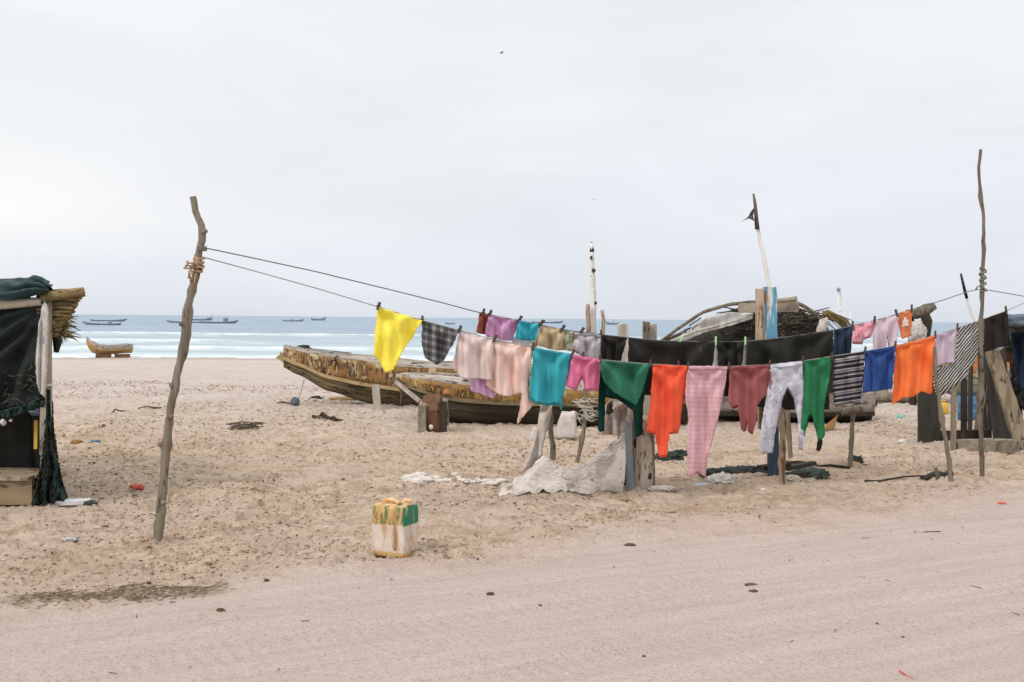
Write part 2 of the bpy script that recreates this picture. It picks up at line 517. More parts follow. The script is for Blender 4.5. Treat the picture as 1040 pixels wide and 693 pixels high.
M['stump_wood'] = W('split_stump_wood', lin((146, 136, 124)), lin((190, 181, 169)), lin((92, 80, 68)), 10, (1, 1, .12), .9, .8, .012, .53, 18, spot_stretch=(1, 1, .25))
M['canvas'] = W('dirty_pale_canvas', lin((204, 197, 191)), lin((176, 165, 155)), lin((138, 122, 106)), 2.6, (1, 1, 1.6), .95, .7, .02, .58, 7, c4=lin((192, 195, 202)), c4_at=.60)
M['plank_dark'] = W('weathered_brown_plank', lin((110, 98, 82)), lin((146, 132, 112)), lin((76, 64, 52)), 9, (1, 1, .2), .9, .8, .012, .54, 16, spot_stretch=(1, 1, .3))
M['stone'] = W('grey_stone', lin((150, 140, 128)), lin((120, 110, 100)), lin((176, 166, 154)), 9, rough=.95, bump=.6)
M['concrete'] = W('mossy_concrete', lin((150, 142, 128)), lin((112, 104, 90)), lin((70, 62, 52)), 9, rough=.95, bump=.6)
M['blue_plastic'] = W('blue_plastic', lin((62, 104, 140)), lin((76, 118, 152)), lin((110, 140, 160)), 5, rough=.5, spec=.35)
M['teal_plastic'] = W('teal_plastic', lin((126, 190, 180)), lin((112, 174, 166)), None, 5, rough=.6)
M['slate_float'] = W('slate_float', lin((84, 92, 104)), lin((104, 112, 124)), lin((64, 68, 76)), 9, rough=.8)
M['red_litter'] = W('red_plastic', lin((206, 92, 78)), lin((190, 104, 92)), None, 9, rough=.6)
M['yellow_plastic'] = W('yellow_plastic', lin((206, 172, 84)), lin((190, 150, 70)), None, 9, rough=.6)
M['brown_scrap'] = W('brown_scrap', lin((150, 116, 72)), lin((120, 90, 56)), lin((80, 60, 40)), 14, rough=.9)
M['stick'] = W('grey_stick', lin((104, 92, 78)), lin((78, 68, 58)), None, 14, rough=.95)
M['dark_rag'] = W('dark_rag', lin((46, 50, 48)), lin((66, 70, 66)), lin((96, 100, 92)), 12, rough=.95, bump=.6)
M['bird'] = W('dark_feathers', lin((74, 74, 76)), lin((96, 96, 98)), None, 12)
M['bird_pale'] = W('pale_feathers', lin((196, 196, 198)), lin((206, 206, 206)), None, 12)
M['orange_blob'] = W('orange_hull_paint', lin((196, 138, 84)), lin((170, 110, 66)), lin((120, 90, 64)), 5, rough=.85)
M['green_hull'] = W('green_hull_paint', lin((120, 136, 112)), lin((146, 152, 128)), lin((92, 92, 76)), 5, rough=.85)

# sand
t = NT('beach_sand')
wc = t.coord('World')
road = t.attr('track'); stain = t.attr('seaweed_stain'); damp = t.attr('damp')
n1 = t.noise(wc, .8, 5, .6); n2 = t.noise(wc, 5, 8, .7); n3 = t.noise(wc, 60, 4, .7); n4 = t.noise(wc, 220, 3, .7)
loose = t.mix(t.ramp(n2, [(.36, 0.0), (.64, 1.0)]), (.51, .39, .285), (.61, .485, .38))
n5 = t.noise(t.coord('World', (1, 1.25, 1), (0, 0, .2), (5, 5, 0)), 2.6, 10, .78)
loose = t.mix(t.ramp(n5, [(.48, 0.0), (.57, .75)]), loose, (.345, .25, .17))
loose = t.mix(t.ramp(t.noise(t.coord('World', (.35, 1, 1), (0, 0, .1), (2, 8, 0)), 1.1, 8, .7), [(.45, 0.0), (.62, .5)]), loose, (.42, .31, .22))
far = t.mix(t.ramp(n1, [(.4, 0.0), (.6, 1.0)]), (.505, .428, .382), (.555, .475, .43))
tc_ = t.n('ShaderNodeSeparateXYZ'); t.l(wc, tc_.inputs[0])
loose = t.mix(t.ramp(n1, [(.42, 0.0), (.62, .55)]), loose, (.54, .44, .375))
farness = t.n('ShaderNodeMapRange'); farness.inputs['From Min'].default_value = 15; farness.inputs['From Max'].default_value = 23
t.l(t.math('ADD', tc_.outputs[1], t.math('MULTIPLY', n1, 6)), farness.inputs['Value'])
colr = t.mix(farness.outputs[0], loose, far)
rv = t.coord('World', (1, 1, 1), (0, 0, -RA))
rs = t.n('ShaderNodeMapping'); rs.inputs['Scale'].default_value = (.35, 5, 1); t.l(rv, rs.inputs[0])
streak = t.noise(rs.outputs[0], 1.5, 7, .65)
roadc = t.mix(t.ramp(streak, [(.29, 0.0), (.71, 1.0)]), (.49, .388, .345), (.585, .482, .438))
colr = t.mix(road, colr, roadc)
crumb = t.noise(t.coord('World', (1, 1.3, 1), (0, 0, .3), (1, 6, 0)), 10, 7, .82)
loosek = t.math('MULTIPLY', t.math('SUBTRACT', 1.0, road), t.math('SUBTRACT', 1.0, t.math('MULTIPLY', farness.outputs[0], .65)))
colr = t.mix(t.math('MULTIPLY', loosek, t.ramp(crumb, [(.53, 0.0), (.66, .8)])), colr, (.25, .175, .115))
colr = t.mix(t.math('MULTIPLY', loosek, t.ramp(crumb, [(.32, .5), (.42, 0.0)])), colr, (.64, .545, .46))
grit = t.ramp(n3, [(.30, .66), (.48, 1.0), (.72, 1.10)])
colr = t.mix(1.0, colr, grit, 'MULTIPLY')
speck = t.ramp(t.noise(wc, 38, 3, .8), [(.70, 0.0), (.76, .55)])
colr = t.mix(speck, colr, (.20, .15, .10))
speck2 = t.ramp(t.noise(t.coord('World', (1, 1, 1), (0, 0, .5), (9, 3, 1)), 30, 3, .8), [(.71, 0.0), (.76, .5)])
colr = t.mix(speck2, colr, (.70, .63, .56))
colr = t.mix(t.math('MULTIPLY', stain, t.ramp(t.noise(wc, 22, 6, .75), [(.36, .25), (.55, 1.0)])), colr, (.27, .21, .15))
colr = t.mix(damp, colr, (.34, .29, .25))
hb = t.math('ADD', t.math('MULTIPLY', n3, .5), t.math('MULTIPLY', n4, .35))
hb = t.math('ADD', hb, t.math('MULTIPLY', n2, 1.2))
hb = t.math('ADD', hb, t.math('MULTIPLY', crumb, 1.0))
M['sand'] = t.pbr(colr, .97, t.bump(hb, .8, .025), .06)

# sea
t = NT('sea_water')
wc = t.coord('World')
foam = t.attr('foam'); shal = t.attr('shallow')
wv = t.noise(t.coord('World', (.10, .42, 1)), 1.0, 6, .6)
deep = t.mix(t.ramp(wv, [(.43, 0.0), (.57, 1.0)]), (.205, .275, .35), (.30, .37, .44))
shallow = t.mix(t.ramp(wv, [(.4, 0.0), (.6, 1.0)]), (.33, .415, .445), (.425, .50, .53))
c = t.mix(shal, deep, shallow)
fn = t.ramp(t.noise(t.coord('World', (.35, .9, 1)), 1.4, 6, .7), [(.40, 0.0), (.62, 1.0)])
ff = t.math('MULTIPLY', foam, t.math('ADD', t.math('MULTIPLY', fn, .8), .15))
c = t.mix(ff, c, (.80, .83, .84))
M['sea'] = t.pbr(c, .55, t.bump(t.noise(t.coord('World', (.5, 1.4, 1)), 1.3, 5, .6), .5, .15), .18)

# jerrycan paint: ochre plastic, white painted lower half, green painted upper band
t = NT('painted_jerrycan')
oc = t.coord('Object')
sp = t.n('ShaderNodeSeparateXYZ'); t.l(oc, sp.inputs[0])
n1 = t.noise(oc, 16, 8, .7); n2 = t.noise(t.coord('Object', (1, 1, .3)), 26, 6, .7)
plast = t.mix(t.ramp(n1, [(.4, 0.0), (.6, 1.0)]), lin((200, 170, 108)), lin((190, 142, 92)))
zj = t.math('ADD', sp.outputs[2], t.math('MULTIPLY', t.math('SUBTRACT', n1, .5), .05))
white = t.mix(t.ramp(n2, [(.46, 0.0), (.60, 1.0)]), lin((206, 194, 182)), lin((186, 148, 112)))
colj = t.mix(t.ramp(zj, [(.012, 0.0), (.018, 1.0)]), plast, white)
upper = t.mix(t.ramp(n2, [(.44, 0.0), (.56, 1.0)]), plast, lin((92, 108, 70)))
greenp = t.mix(t.ramp(n2, [(.56, 0.0), (.66, 1.0)]), lin((42, 112, 86)), lin((196, 168, 110)))
side = t.ramp(t.math('ADD', sp.outputs[0], t.math('MULTIPLY', t.math('SUBTRACT', n1, .5), .02)), [(.062, 0.0), (.066, 1.0)])
upper = t.mix(side, upper, greenp)
colj = t.mix(t.ramp(zj, [(.192, 0.0), (.198, 1.0)]), colj, upper)
topc = t.mix(t.ramp(n1, [(.45, 0.0), (.55, 1.0)]), lin((206, 152, 96)), lin((222, 190, 150)))
colj = t.mix(t.ramp(zj, [(.315, 0.0), (.33, 1.0)]), colj, topc)
M['jerry'] = t.pbr(colj, .6, t.bump(n1, .3, .006), .3)

# ------------------------------------------------------------------ world, sun
world = bpy.data.worlds.new('World'); SC.world = world
world.use_nodes = True
nt = world.node_tree; nt.nodes.clear()
SUN_EL, SUN_AZ = R_(42), R_(-136)      # azimuth from +Y towards +X: sun high, left and a little behind the camera
wo = nt.nodes.new('ShaderNodeOutputWorld'); bg = nt.nodes.new('ShaderNodeBackground')
nt.links.new(bg.outputs[0], wo.inputs[0]); bg.inputs[1].default_value = .111
sky = nt.nodes.new('ShaderNodeTexSky'); sky.sky_type = 'NISHITA'; sky.sun_disc = False
sky.sun_elevation = SUN_EL; sky.sun_rotation = SUN_AZ


class WT(NT):
    def __init__(s, tree): s.t = tree


w = WT(nt)
gen = w.coord('Generated')
se = w.n('ShaderNodeSeparateXYZ'); w.l(gen, se.inputs[0])
el = se.outputs[2]
cl = w.noise(w.coord('Generated', (1.5, 1.5, 5), (0.02, 0.05, 0.1), (3.1, .7, 1.2)), 1.6, 7, .55, .25)
cl2 = w.noise(w.coord('Generated', (1, 1, 5), (0.03, 0, 0), (7.1, 2.7, .2)), 1.3, 4, .5)
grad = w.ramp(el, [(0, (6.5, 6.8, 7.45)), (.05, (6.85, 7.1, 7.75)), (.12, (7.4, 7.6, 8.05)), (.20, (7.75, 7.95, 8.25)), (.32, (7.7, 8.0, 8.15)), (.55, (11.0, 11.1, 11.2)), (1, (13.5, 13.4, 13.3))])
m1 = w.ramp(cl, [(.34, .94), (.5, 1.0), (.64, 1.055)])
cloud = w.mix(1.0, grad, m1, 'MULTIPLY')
# brighter thin cloud low on the left, where the sun is veiled
dl = w.n('ShaderNodeVectorMath', operation='DOT_PRODUCT')
dl.inputs[1].default_value = Vector((-.62, .78, .10)).normalized()
w.l(gen, dl.inputs[0])
gl = w.math('MULTIPLY', w.math('POWER', w.math('MAXIMUM', dl.outputs['Value'], 0.0), 11), 1.0)
band = w.ramp(el, [(.0, .1), (.05, .35), (.085, 1.0), (.12, .8), (.2, .25), (.4, .1)])
gl = w.math('MULTIPLY', w.math('MULTIPLY', gl, band), w.ramp(cl2, [(.3, .5), (.6, 1.0)]))
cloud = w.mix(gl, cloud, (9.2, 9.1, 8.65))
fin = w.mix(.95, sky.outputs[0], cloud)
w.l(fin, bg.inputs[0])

sd = bpy.data.lights.new('sun', 'SUN'); sd.energy = 1.5; sd.angle = R_(12); sd.color = (1, .95, .88)
so = bpy.data.objects.new('sun', sd); COL.objects.link(so)
sdir = Vector((math.sin(SUN_AZ) * math.cos(SUN_EL), math.cos(SUN_AZ) * math.cos(SUN_EL), math.sin(SUN_EL)))
so.rotation_euler = (-sdir).to_track_quat('-Z', 'Y').to_euler()
so.location = (0, 0, 30)
SC.view_settings.view_transform = 'Standard'; SC.view_settings.look = 'None'
SC.view_settings.gamma = 1; SC.view_settings.exposure = .07; SC.view_settings.use_curve_mapping = False


# ------------------------------------------------------------------ ground and sea
def fan(name, mat, r0, r1, nr, nc, half, hfun, attrs):
    a = np.linspace(-half, half, nc)
    r = np.geomspace(r0, r1, nr)
    A, Rr = np.meshgrid(a, r)
    # rows follow constant y inside the picture: use tan spacing
    x = (Rr * np.tan(A)).ravel(); y = Rr.ravel()
    z = hfun(x, y)
    me = bpy.data.meshes.new(name)
    n = x.size
    me.vertices.add(n)
    me.vertices.foreach_set('co', np.stack([x, y, z], 1).astype(np.float32).ravel())
    i = np.arange((nr - 1) * (nc - 1)); rr = i // (nc - 1); cc = i % (nc - 1)
    q = np.stack([rr * nc + cc, rr * nc + cc + 1, (rr + 1) * nc + cc + 1, (rr + 1) * nc + cc], 1)
    me.loops.add(q.size); me.loops.foreach_set('vertex_index', q.ravel().astype(np.int32))
    me.polygons.add(len(q)); me.polygons.foreach_set('loop_start', (np.arange(len(q)) * 4).astype(np.int32))
    me.polygons.foreach_set('use_smooth', np.ones(len(q), bool))
    me.update(calc_edges=True)
    for k, v in attrs(x, y, z).items():
        at = me.attributes.new(k, 'FLOAT', 'POINT'); at.data.foreach_set('value', v.astype(np.float32))
    me.materials.append(mat)
    o = bpy.data.objects.new(name, me); COL.objects.link(o)
    return o


ST = [G(30, 612), G(90, 607), G(150, 604), G(208, 599)]


def sand_attrs(x, y, z):
    d = np.full_like(x, 9.0)
    for a, b in zip(ST[:-1], ST[1:]):
        ax, ay = a.x, a.y; dx, dy = b.x - a.x, b.y - a.y
        tt = np.clip(((x - ax) * dx + (y - ay) * dy) / (dx * dx + dy * dy), 0, 1)
        d = np.minimum(d, np.hypot(x - ax - tt * dx, y - ay - tt * dy))
    st = 1 - sstep(.02, .18, d + .26 * fbm(x * 6, y * 6, 4, 31))
    yy = y - .10 * x
    return {'track': road_mask(x, y), 'seaweed_stain': st, 'damp': sstep(48, 53.5, yy + 2 * fbm(x * .2, y * .2, 3, 61))}


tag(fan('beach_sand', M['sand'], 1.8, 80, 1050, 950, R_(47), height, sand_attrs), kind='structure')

SEA = -0.6


def crest(x, y, d0, seed, wid, amp, skew=0.10, hole=.42):
    c = d0 + skew * x + 3.5 * fbm(x * .03, x * 0 + seed, 3, seed) + 1.2 * fbm(x * .15, x * 0 + seed, 3, seed + 3)
    k = sstep(hole - .12, hole + .12, vnoise(x * .045 + seed * 7.7, x * 0 + seed, seed + 9))
    q = (y - c) / wid
    return amp * k * np.exp(-np.where(q < 0, q * 1.8, q * .7) ** 2), k, y - c


def sea_h(x, y):
    h = np.full_like(x, SEA)
    near = 1 - sstep(150, 500, y)
    h = h + near * (.10 * fbm(x * .07, y * .28, 3, 71) + .06 * fbm(x * .25, y * .7, 3, 72))
    for d0, s, wd, am, ho in ((65, 2, 1.6, .26, .45), (78, 5, 2.0, .38, .62), (108, 8, 2.2, .40, .45), (140, 12, 2.5, .3, .78)):
        h = h + crest(x, y, d0, s, wd, am, hole=ho)[0]
    return h


def sea_attrs(x, y, z):
    f = np.zeros_like(x)
    yy = y - .10 * x
    f = np.maximum(f, 1 - sstep(56, 60.5, yy + 4 * fbm(x * .08, y * .08, 3, 91)))
    for d0, s, wd, am, ho, bk in ((65, 2, 1.6, .26, .45, 1.5), (78, 5, 2.0, .38, .62, .8), (108, 8, 2.2, .40, .45, 2.4), (140, 12, 2.5, .3, .78, .7)):
        _, k, q = crest(x, y, d0, s, wd, am, hole=ho)
        f = np.maximum(f, k * np.where(q < 0, np.exp(-(q / 1.0) ** 2), np.exp(-(q / bk) ** 2)))
    return {'foam': f, 'shallow': 1 - sstep(62, 150, yy)}


tag(fan('sea', M['sea'], 46, 9000, 420, 420, R_(56), sea_h, sea_attrs), kind='structure')



# ------------------------------------------------------------------ poles and sticks
def pole(name, pxs, d, rad_px, mat, label, cat, seed=0, lean=0.0, group=None, knots=0, n=10, sink=.25, rad_m=None):
    """crooked pole through photo pixels (top first); last pixel is where it meets the ground. lean: metres the top is farther than the foot"""
    rn = random.Random(seed)
    foot = pxs[-1]
    d0 = d if d else GG(*foot).y
    pts = []; rads = []
    y0, y1 = pxs[0][1], foot[1]
    dense = []
    for (a, b) in zip(pxs[:-1], pxs[1:]):
        m = max(2, int(math.hypot(b[0] - a[0], b[1] - a[1]) / 7))
        for i in range(m): dense.append((a[0] + (b[0] - a[0]) * i / m, a[1] + (b[1] - a[1]) * i / m))
    dense.append(foot)
    # soften the corners
    sm = [dense[0]]
    for i in range(1, len(dense) - 1):
        sm.append(tuple(.25 * dense[i - 1][k] + .5 * dense[i][k] + .25 * dense[i + 1][k] for k in (0, 1)))
    sm.append(dense[-1])
    N = len(sm)
    for i, p in enumerate(sm):
        k = (p[1] - y0) / (y1 - y0)
        dd = d0 + lean * (1 - k)
        pts.append(U(p[0], p[1], dd) + Vector((rn.uniform(-1, 1), rn.uniform(-1, 1), 0)) * .004)
        rp = rad_px[0] + (rad_px[1] - rad_px[0]) * k
        rads.append(rp * dd / F_PX * (1 + rn.uniform(-.07, .07)))
    for _ in range(knots):
        i = rn.randrange(2, N - 2); rads[i] *= 1.32; rads[i - 1] *= 1.1
    e = pts[-1] - pts[-2]; e = e.normalized() if e.length > 1e-6 else Vector((0, 0, -1))
    pts.append(pts[-1] + Vector((e.x * .3, e.y * .3, -1)) * sink); rads.append(rads[-1])
    mb = MB().tube(pts, rads, n, .09, seed)
    o = mb.build(name, mat, origin=(pts[-2].x, pts[-2].y, pts[-2].z), flat_angle=60)
    return tag(o, label, cat, group), d0


def wrap(path, r_in, turns, mat, name, parent, rr=.011, seed=0, tails=()):
    """rope wound about a pole between two points"""
    rn = random.Random(seed)
    a, b = Vector(path[0]), Vector(path[1])
    ax = (b - a).normalized(); s = ax.cross(Vector((0, 1, 0))).normalized(); q = ax.cross(s)
    mb = MB(); pts = []
    for i in range(turns * 12 + 1):
        k = i / (turns * 12); an = k * turns * 2 * math.pi
        r = r_in * (1 + rn.uniform(0, .35))
        pts.append(a.lerp(b, min(1, max(0, k + rn.uniform(-.04, .04)))) + (s * math.cos(an) + q * math.sin(an)) * r)
    mb.tube(pts, rr, 6)
    for t in tails:
        mb.tube(t, [rr * .8, rr * .6, rr * .9][:len(t)] if len(t) <= 3 else rr * .7, 5)
    mb.lump(a.lerp(b, .6) + Vector((0, -r_in, 0)), (r_in * .9, r_in * .7, r_in * 1.0), seed, .4)
    return mb.build(name, mat, parent)


pl, DL = pole('clothesline_pole', [(196, 200), (198.5, 214), (207, 236), (203, 253), (200, 275), (190, 316), (189, 340), (177, 396), (171, 430), (166, 490), (160.5, 548)],
              None, (3.3, 4.5), M['pole'], 'crooked leaning bare pole holding both clothesline ends, standing alone on the sand', 'pole', 3, knots=9)
wrap((U(200, 277, DL), U(202.5, 260, DL)), .030, 4, M['rope_tan'], 'rope_tie', pl, .010, 4,
     tails=[(U(197, 268, DL - .05), U(192, 267, DL - .07), U(188.5, 271, DL - .07)), (U(196, 272, DL - .05), U(192, 276, DL - .06), U(192, 283, DL - .05)),
            (U(197, 270, DL - .05), U(191, 270, DL - .09), U(190, 265, DL - .08)), (U(197, 276, DL - .05), U(193, 279, DL - .06), U(194, 287, DL - .05)),
            (U(199, 278, DL - .05), U(198, 284, DL - .06), U(197, 290, DL - .05)), (U(197, 271, DL - .05), U(190, 273, DL - .07), U(187, 272, DL - .05))])
MB().tube([U(205 + 5 * math.cos(a * .7), 250.5 + .5 * a / 3, DL - .05 * math.sin(a * .7)) for a in range(28)], .004, 5).build('wire_loop', M['rope_dark'], pl)

mb = None
for kx, ky, dx_ in ((171, 425, 4.5), (166, 452, -5), (187, 330, -4.5), (205.5, 236, 4), (177, 392, -4.5), (163, 512, 4.5)):
    MB().tube([U(kx, ky, DL), U(kx + dx_ * .7, ky - 1, DL - .03), U(kx + dx_ * 1.0, ky - 2.6, DL - .035)], [.022, .017, .008], 8, .3, kx).build('knot', M['pole'], pl)
rp, DR = pole('tall_pole', [(996, 152), (994, 170), (995, 192), (998.5, 214), (999, 245), (999, 262), (997.5, 285), (998, 302), (996, 330), (997, 380), (996, 430), (997.5, 487)],
              None, (1.4, 2.5), M['pole_dark'], 'tallest thin knobbly pole at the right, holding the rear clothesline', 'pole', 5, knots=12)
wrap((U(998, 297, DR), U(998.5, 272, DR)), (.024), 4, M['rope_green'], 'rope_tie', rp, .010, 9,
     tails=[(U(997, 290, DR - .05), U(993, 291, DR - .07), U(991, 294, DR - .05)), (U(998, 291, DR - .05), U(1001, 294, DR - .06), U(1002, 296, DR - .05))])

# ------------------------------------------------------------------ clotheslines
A0 = U(205, 255, DL + .05)
B0 = U(1003, 325, DR + .28)
P0 = U(778, 346, 9.70)
E0 = U(996.5, 293, DR + .02)
E1 = U(1120, 318, 11.2)


def depth_on(px, a, b):
    w_ = ray(px, 346); k = w_.x / w_.y
    dx, dy = b.x - a.x, b.y - a.y
    tt = (k * a.y - a.x) / (dx - k * dy)
    return a.y + tt * dy


def dF(px): return depth_on(px, A0, B0)


def dR(px):
    if px < 778: return depth_on(px, A0, P0)
    if px < 996.5: return depth_on(px, P0, E0)
    return depth_on(px, E0, E1)


F_TOP = [(205, 261), (260, 275.8), (320, 292.5), (383, 311.5), (428, 325.5), (466, 335.5), (502, 345), (541, 353), (581, 360), (610, 365.5), (660, 370), (699, 372),
         (740, 372.5), (782, 370.5), (815, 367), (845, 362), (878, 357), (909, 351.5), (950, 341), (972, 333.5), (998, 324.5), (1023, 315.5), (1040, 308), (1110, 280)]
R_TOP = [(206, 251.5), (250, 260.7), (320, 275.8), (400, 295.3), (450, 307.8), (486, 317.5), (526, 325.5), (548, 330), (571, 335), (610, 340), (667, 346), (727, 347.5), (757, 347), (800, 342.5),
         (846, 335.5), (866, 331), (888, 326), (912, 319), (926.5, 314), (950, 307.5), (993, 293), (1040, 301), (1115, 316)]


def top_at(tab, px):
    for (a, b) in zip(tab[:-1], tab[1:]):
        if a[0] <= px <= b[0]: return a[1] + (b[1] - a[1]) * (px - a[0]) / (b[0] - a[0])
    return tab[-1][1]


def line_rope(tab, dfun, mat, label, rad):
    pts = []
    for (a, b) in zip(tab[:-1], tab[1:]):
        m = max(2, int((b[0] - a[0]) / 8))
        for i in range(m):
            x = a[0] + (b[0] - a[0]) * i / m
            pts.append(U(x, a[1] + (b[1] - a[1]) * i / m, dfun(x)))
    pts.append(U(*tab[-1], dfun(tab[-1][0])))
    sm = [pts[0]] + [(pts[i - 1] + pts[i] * 2 + pts[i + 1]) / 4 for i in range(1, len(pts) - 1)] + [pts[-1]]
    o = MB().tube(sm, rad, 6).build('clothesline', mat)
    return tag(o, label, 'rope')


line_rope(F_TOP, dF, M['rope'], 'lower pale clothesline carrying the yellow cloth and the front row of washing', .0042)
line_rope(R_TOP, dR, M['rope_dark'], 'upper dark clothesline carrying the black cloths and the rear row of washing', .0048)

# ------------------------------------------------------------------ washing
C = {}
C['yellow'] = cloth('yellow_cotton', lin((255, 240, 58)), trans=.3)
C['plaid'] = cloth('grey_plaid', lin((78, 77, 80)), lin((112, 109, 110)), 'plaid', c3=lin((158, 154, 150)), fr=17)
C['palesheet'] = cloth('pale_dusty_pink', lin((232, 212, 206)), trans=.3)
C['lilac'] = cloth('lilac_cotton', lin((214, 168, 206)), lin((228, 190, 220)), 'vstripe', fr=9)
C['blush'] = cloth('blush_pink', lin((240, 208, 194)), trans=.26, wrinkle=.6)
C['teal'] = cloth('teal_cotton', lin((26, 172, 186)))
C['pink'] = cloth('bright_pink', lin((236, 120, 164)), trans=.26)
C['darkgreen'] = cloth('dark_bottle_green', lin((20, 62, 54)))
C['drape'] = cloth('emerald_green', lin((28, 112, 82)), trans=.12)
C['orangered'] = cloth('orange_red', lin((252, 86, 30)))
C['pinkcheck'] = cloth('pink_check', lin((228, 182, 188)), lin((220, 164, 172)), 'check', fr=24)
C['maroon'] = cloth('dusty_maroon', lin((164, 84, 84)))
C['floral'] = cloth('blue_white_floral', lin((220, 218, 224)), lin((196, 196, 208)), 'blotch', c3=lin((170, 162, 182)), fr=9)
C['green'] = cloth('bright_green', lin((20, 124, 74)))
C['multi'] = cloth('dark_multi_stripe', lin((52, 52, 62)), lin((176, 168, 168)), 'hstripe', c3=lin((104, 98, 98)), fr=9.5)
C['royal'] = cloth('royal_blue', lin((38, 78, 150)))
C['orange'] = cloth('orange_cotton', lin((255, 126, 34)), trans=.28)
C['lightlilac'] = cloth('pale_lilac', lin((206, 184, 200)))
C['bw'] = cloth('black_white_stripe', lin((42, 42, 44)), lin((206, 200, 192)), 'dstripe', fr=33)
C['black'] = cloth('black_cotton', lin((56, 54, 50)), mott=.2)
C['blackbrown'] = cloth('brown_black_towel', lin((58, 52, 47)), mott=.2)
C['rust'] = cloth('rust_red', lin((158, 74, 58)))
C['orchid'] = cloth('orchid_towel', lin((216, 158, 196)), lin((198, 142, 190)), 'vstripe', fr=6)
C['cyan'] = cloth('cyan_cotton', lin((22, 178, 196)))
C['white'] = cloth('offwhite_cotton', lin((226, 222, 218)), trans=.3)
C['beige'] = cloth('sand_beige', lin((206, 180, 138)))
C['olive'] = cloth('olive_pattern', lin((172, 168, 128)), lin((196, 190, 168)), 'blotch', c3=lin((120, 140, 84)), fr=16)
C['greyspeck'] = cloth('grey_speckle', lin((206, 198, 202)), lin((160, 152, 162)), 'speck', fr=85)
C['navy'] = cloth('navy_cotton', lin((38, 54, 80)))
C['pinkshorts'] = cloth('rose_pink', lin((232, 146, 160)), lin((244, 190, 196)), 'blotch', c3=lin((222, 110, 132)), fr=14)
C['palepink'] = cloth('pale_pink_trouser', lin((226, 204, 212)), trans=.3)
C['smallorange'] = cloth('apricot_orange', lin((230, 130, 66)))
C['sock'] = cloth('black_sock', lin((38, 38, 40)))

PEG_N = [0]


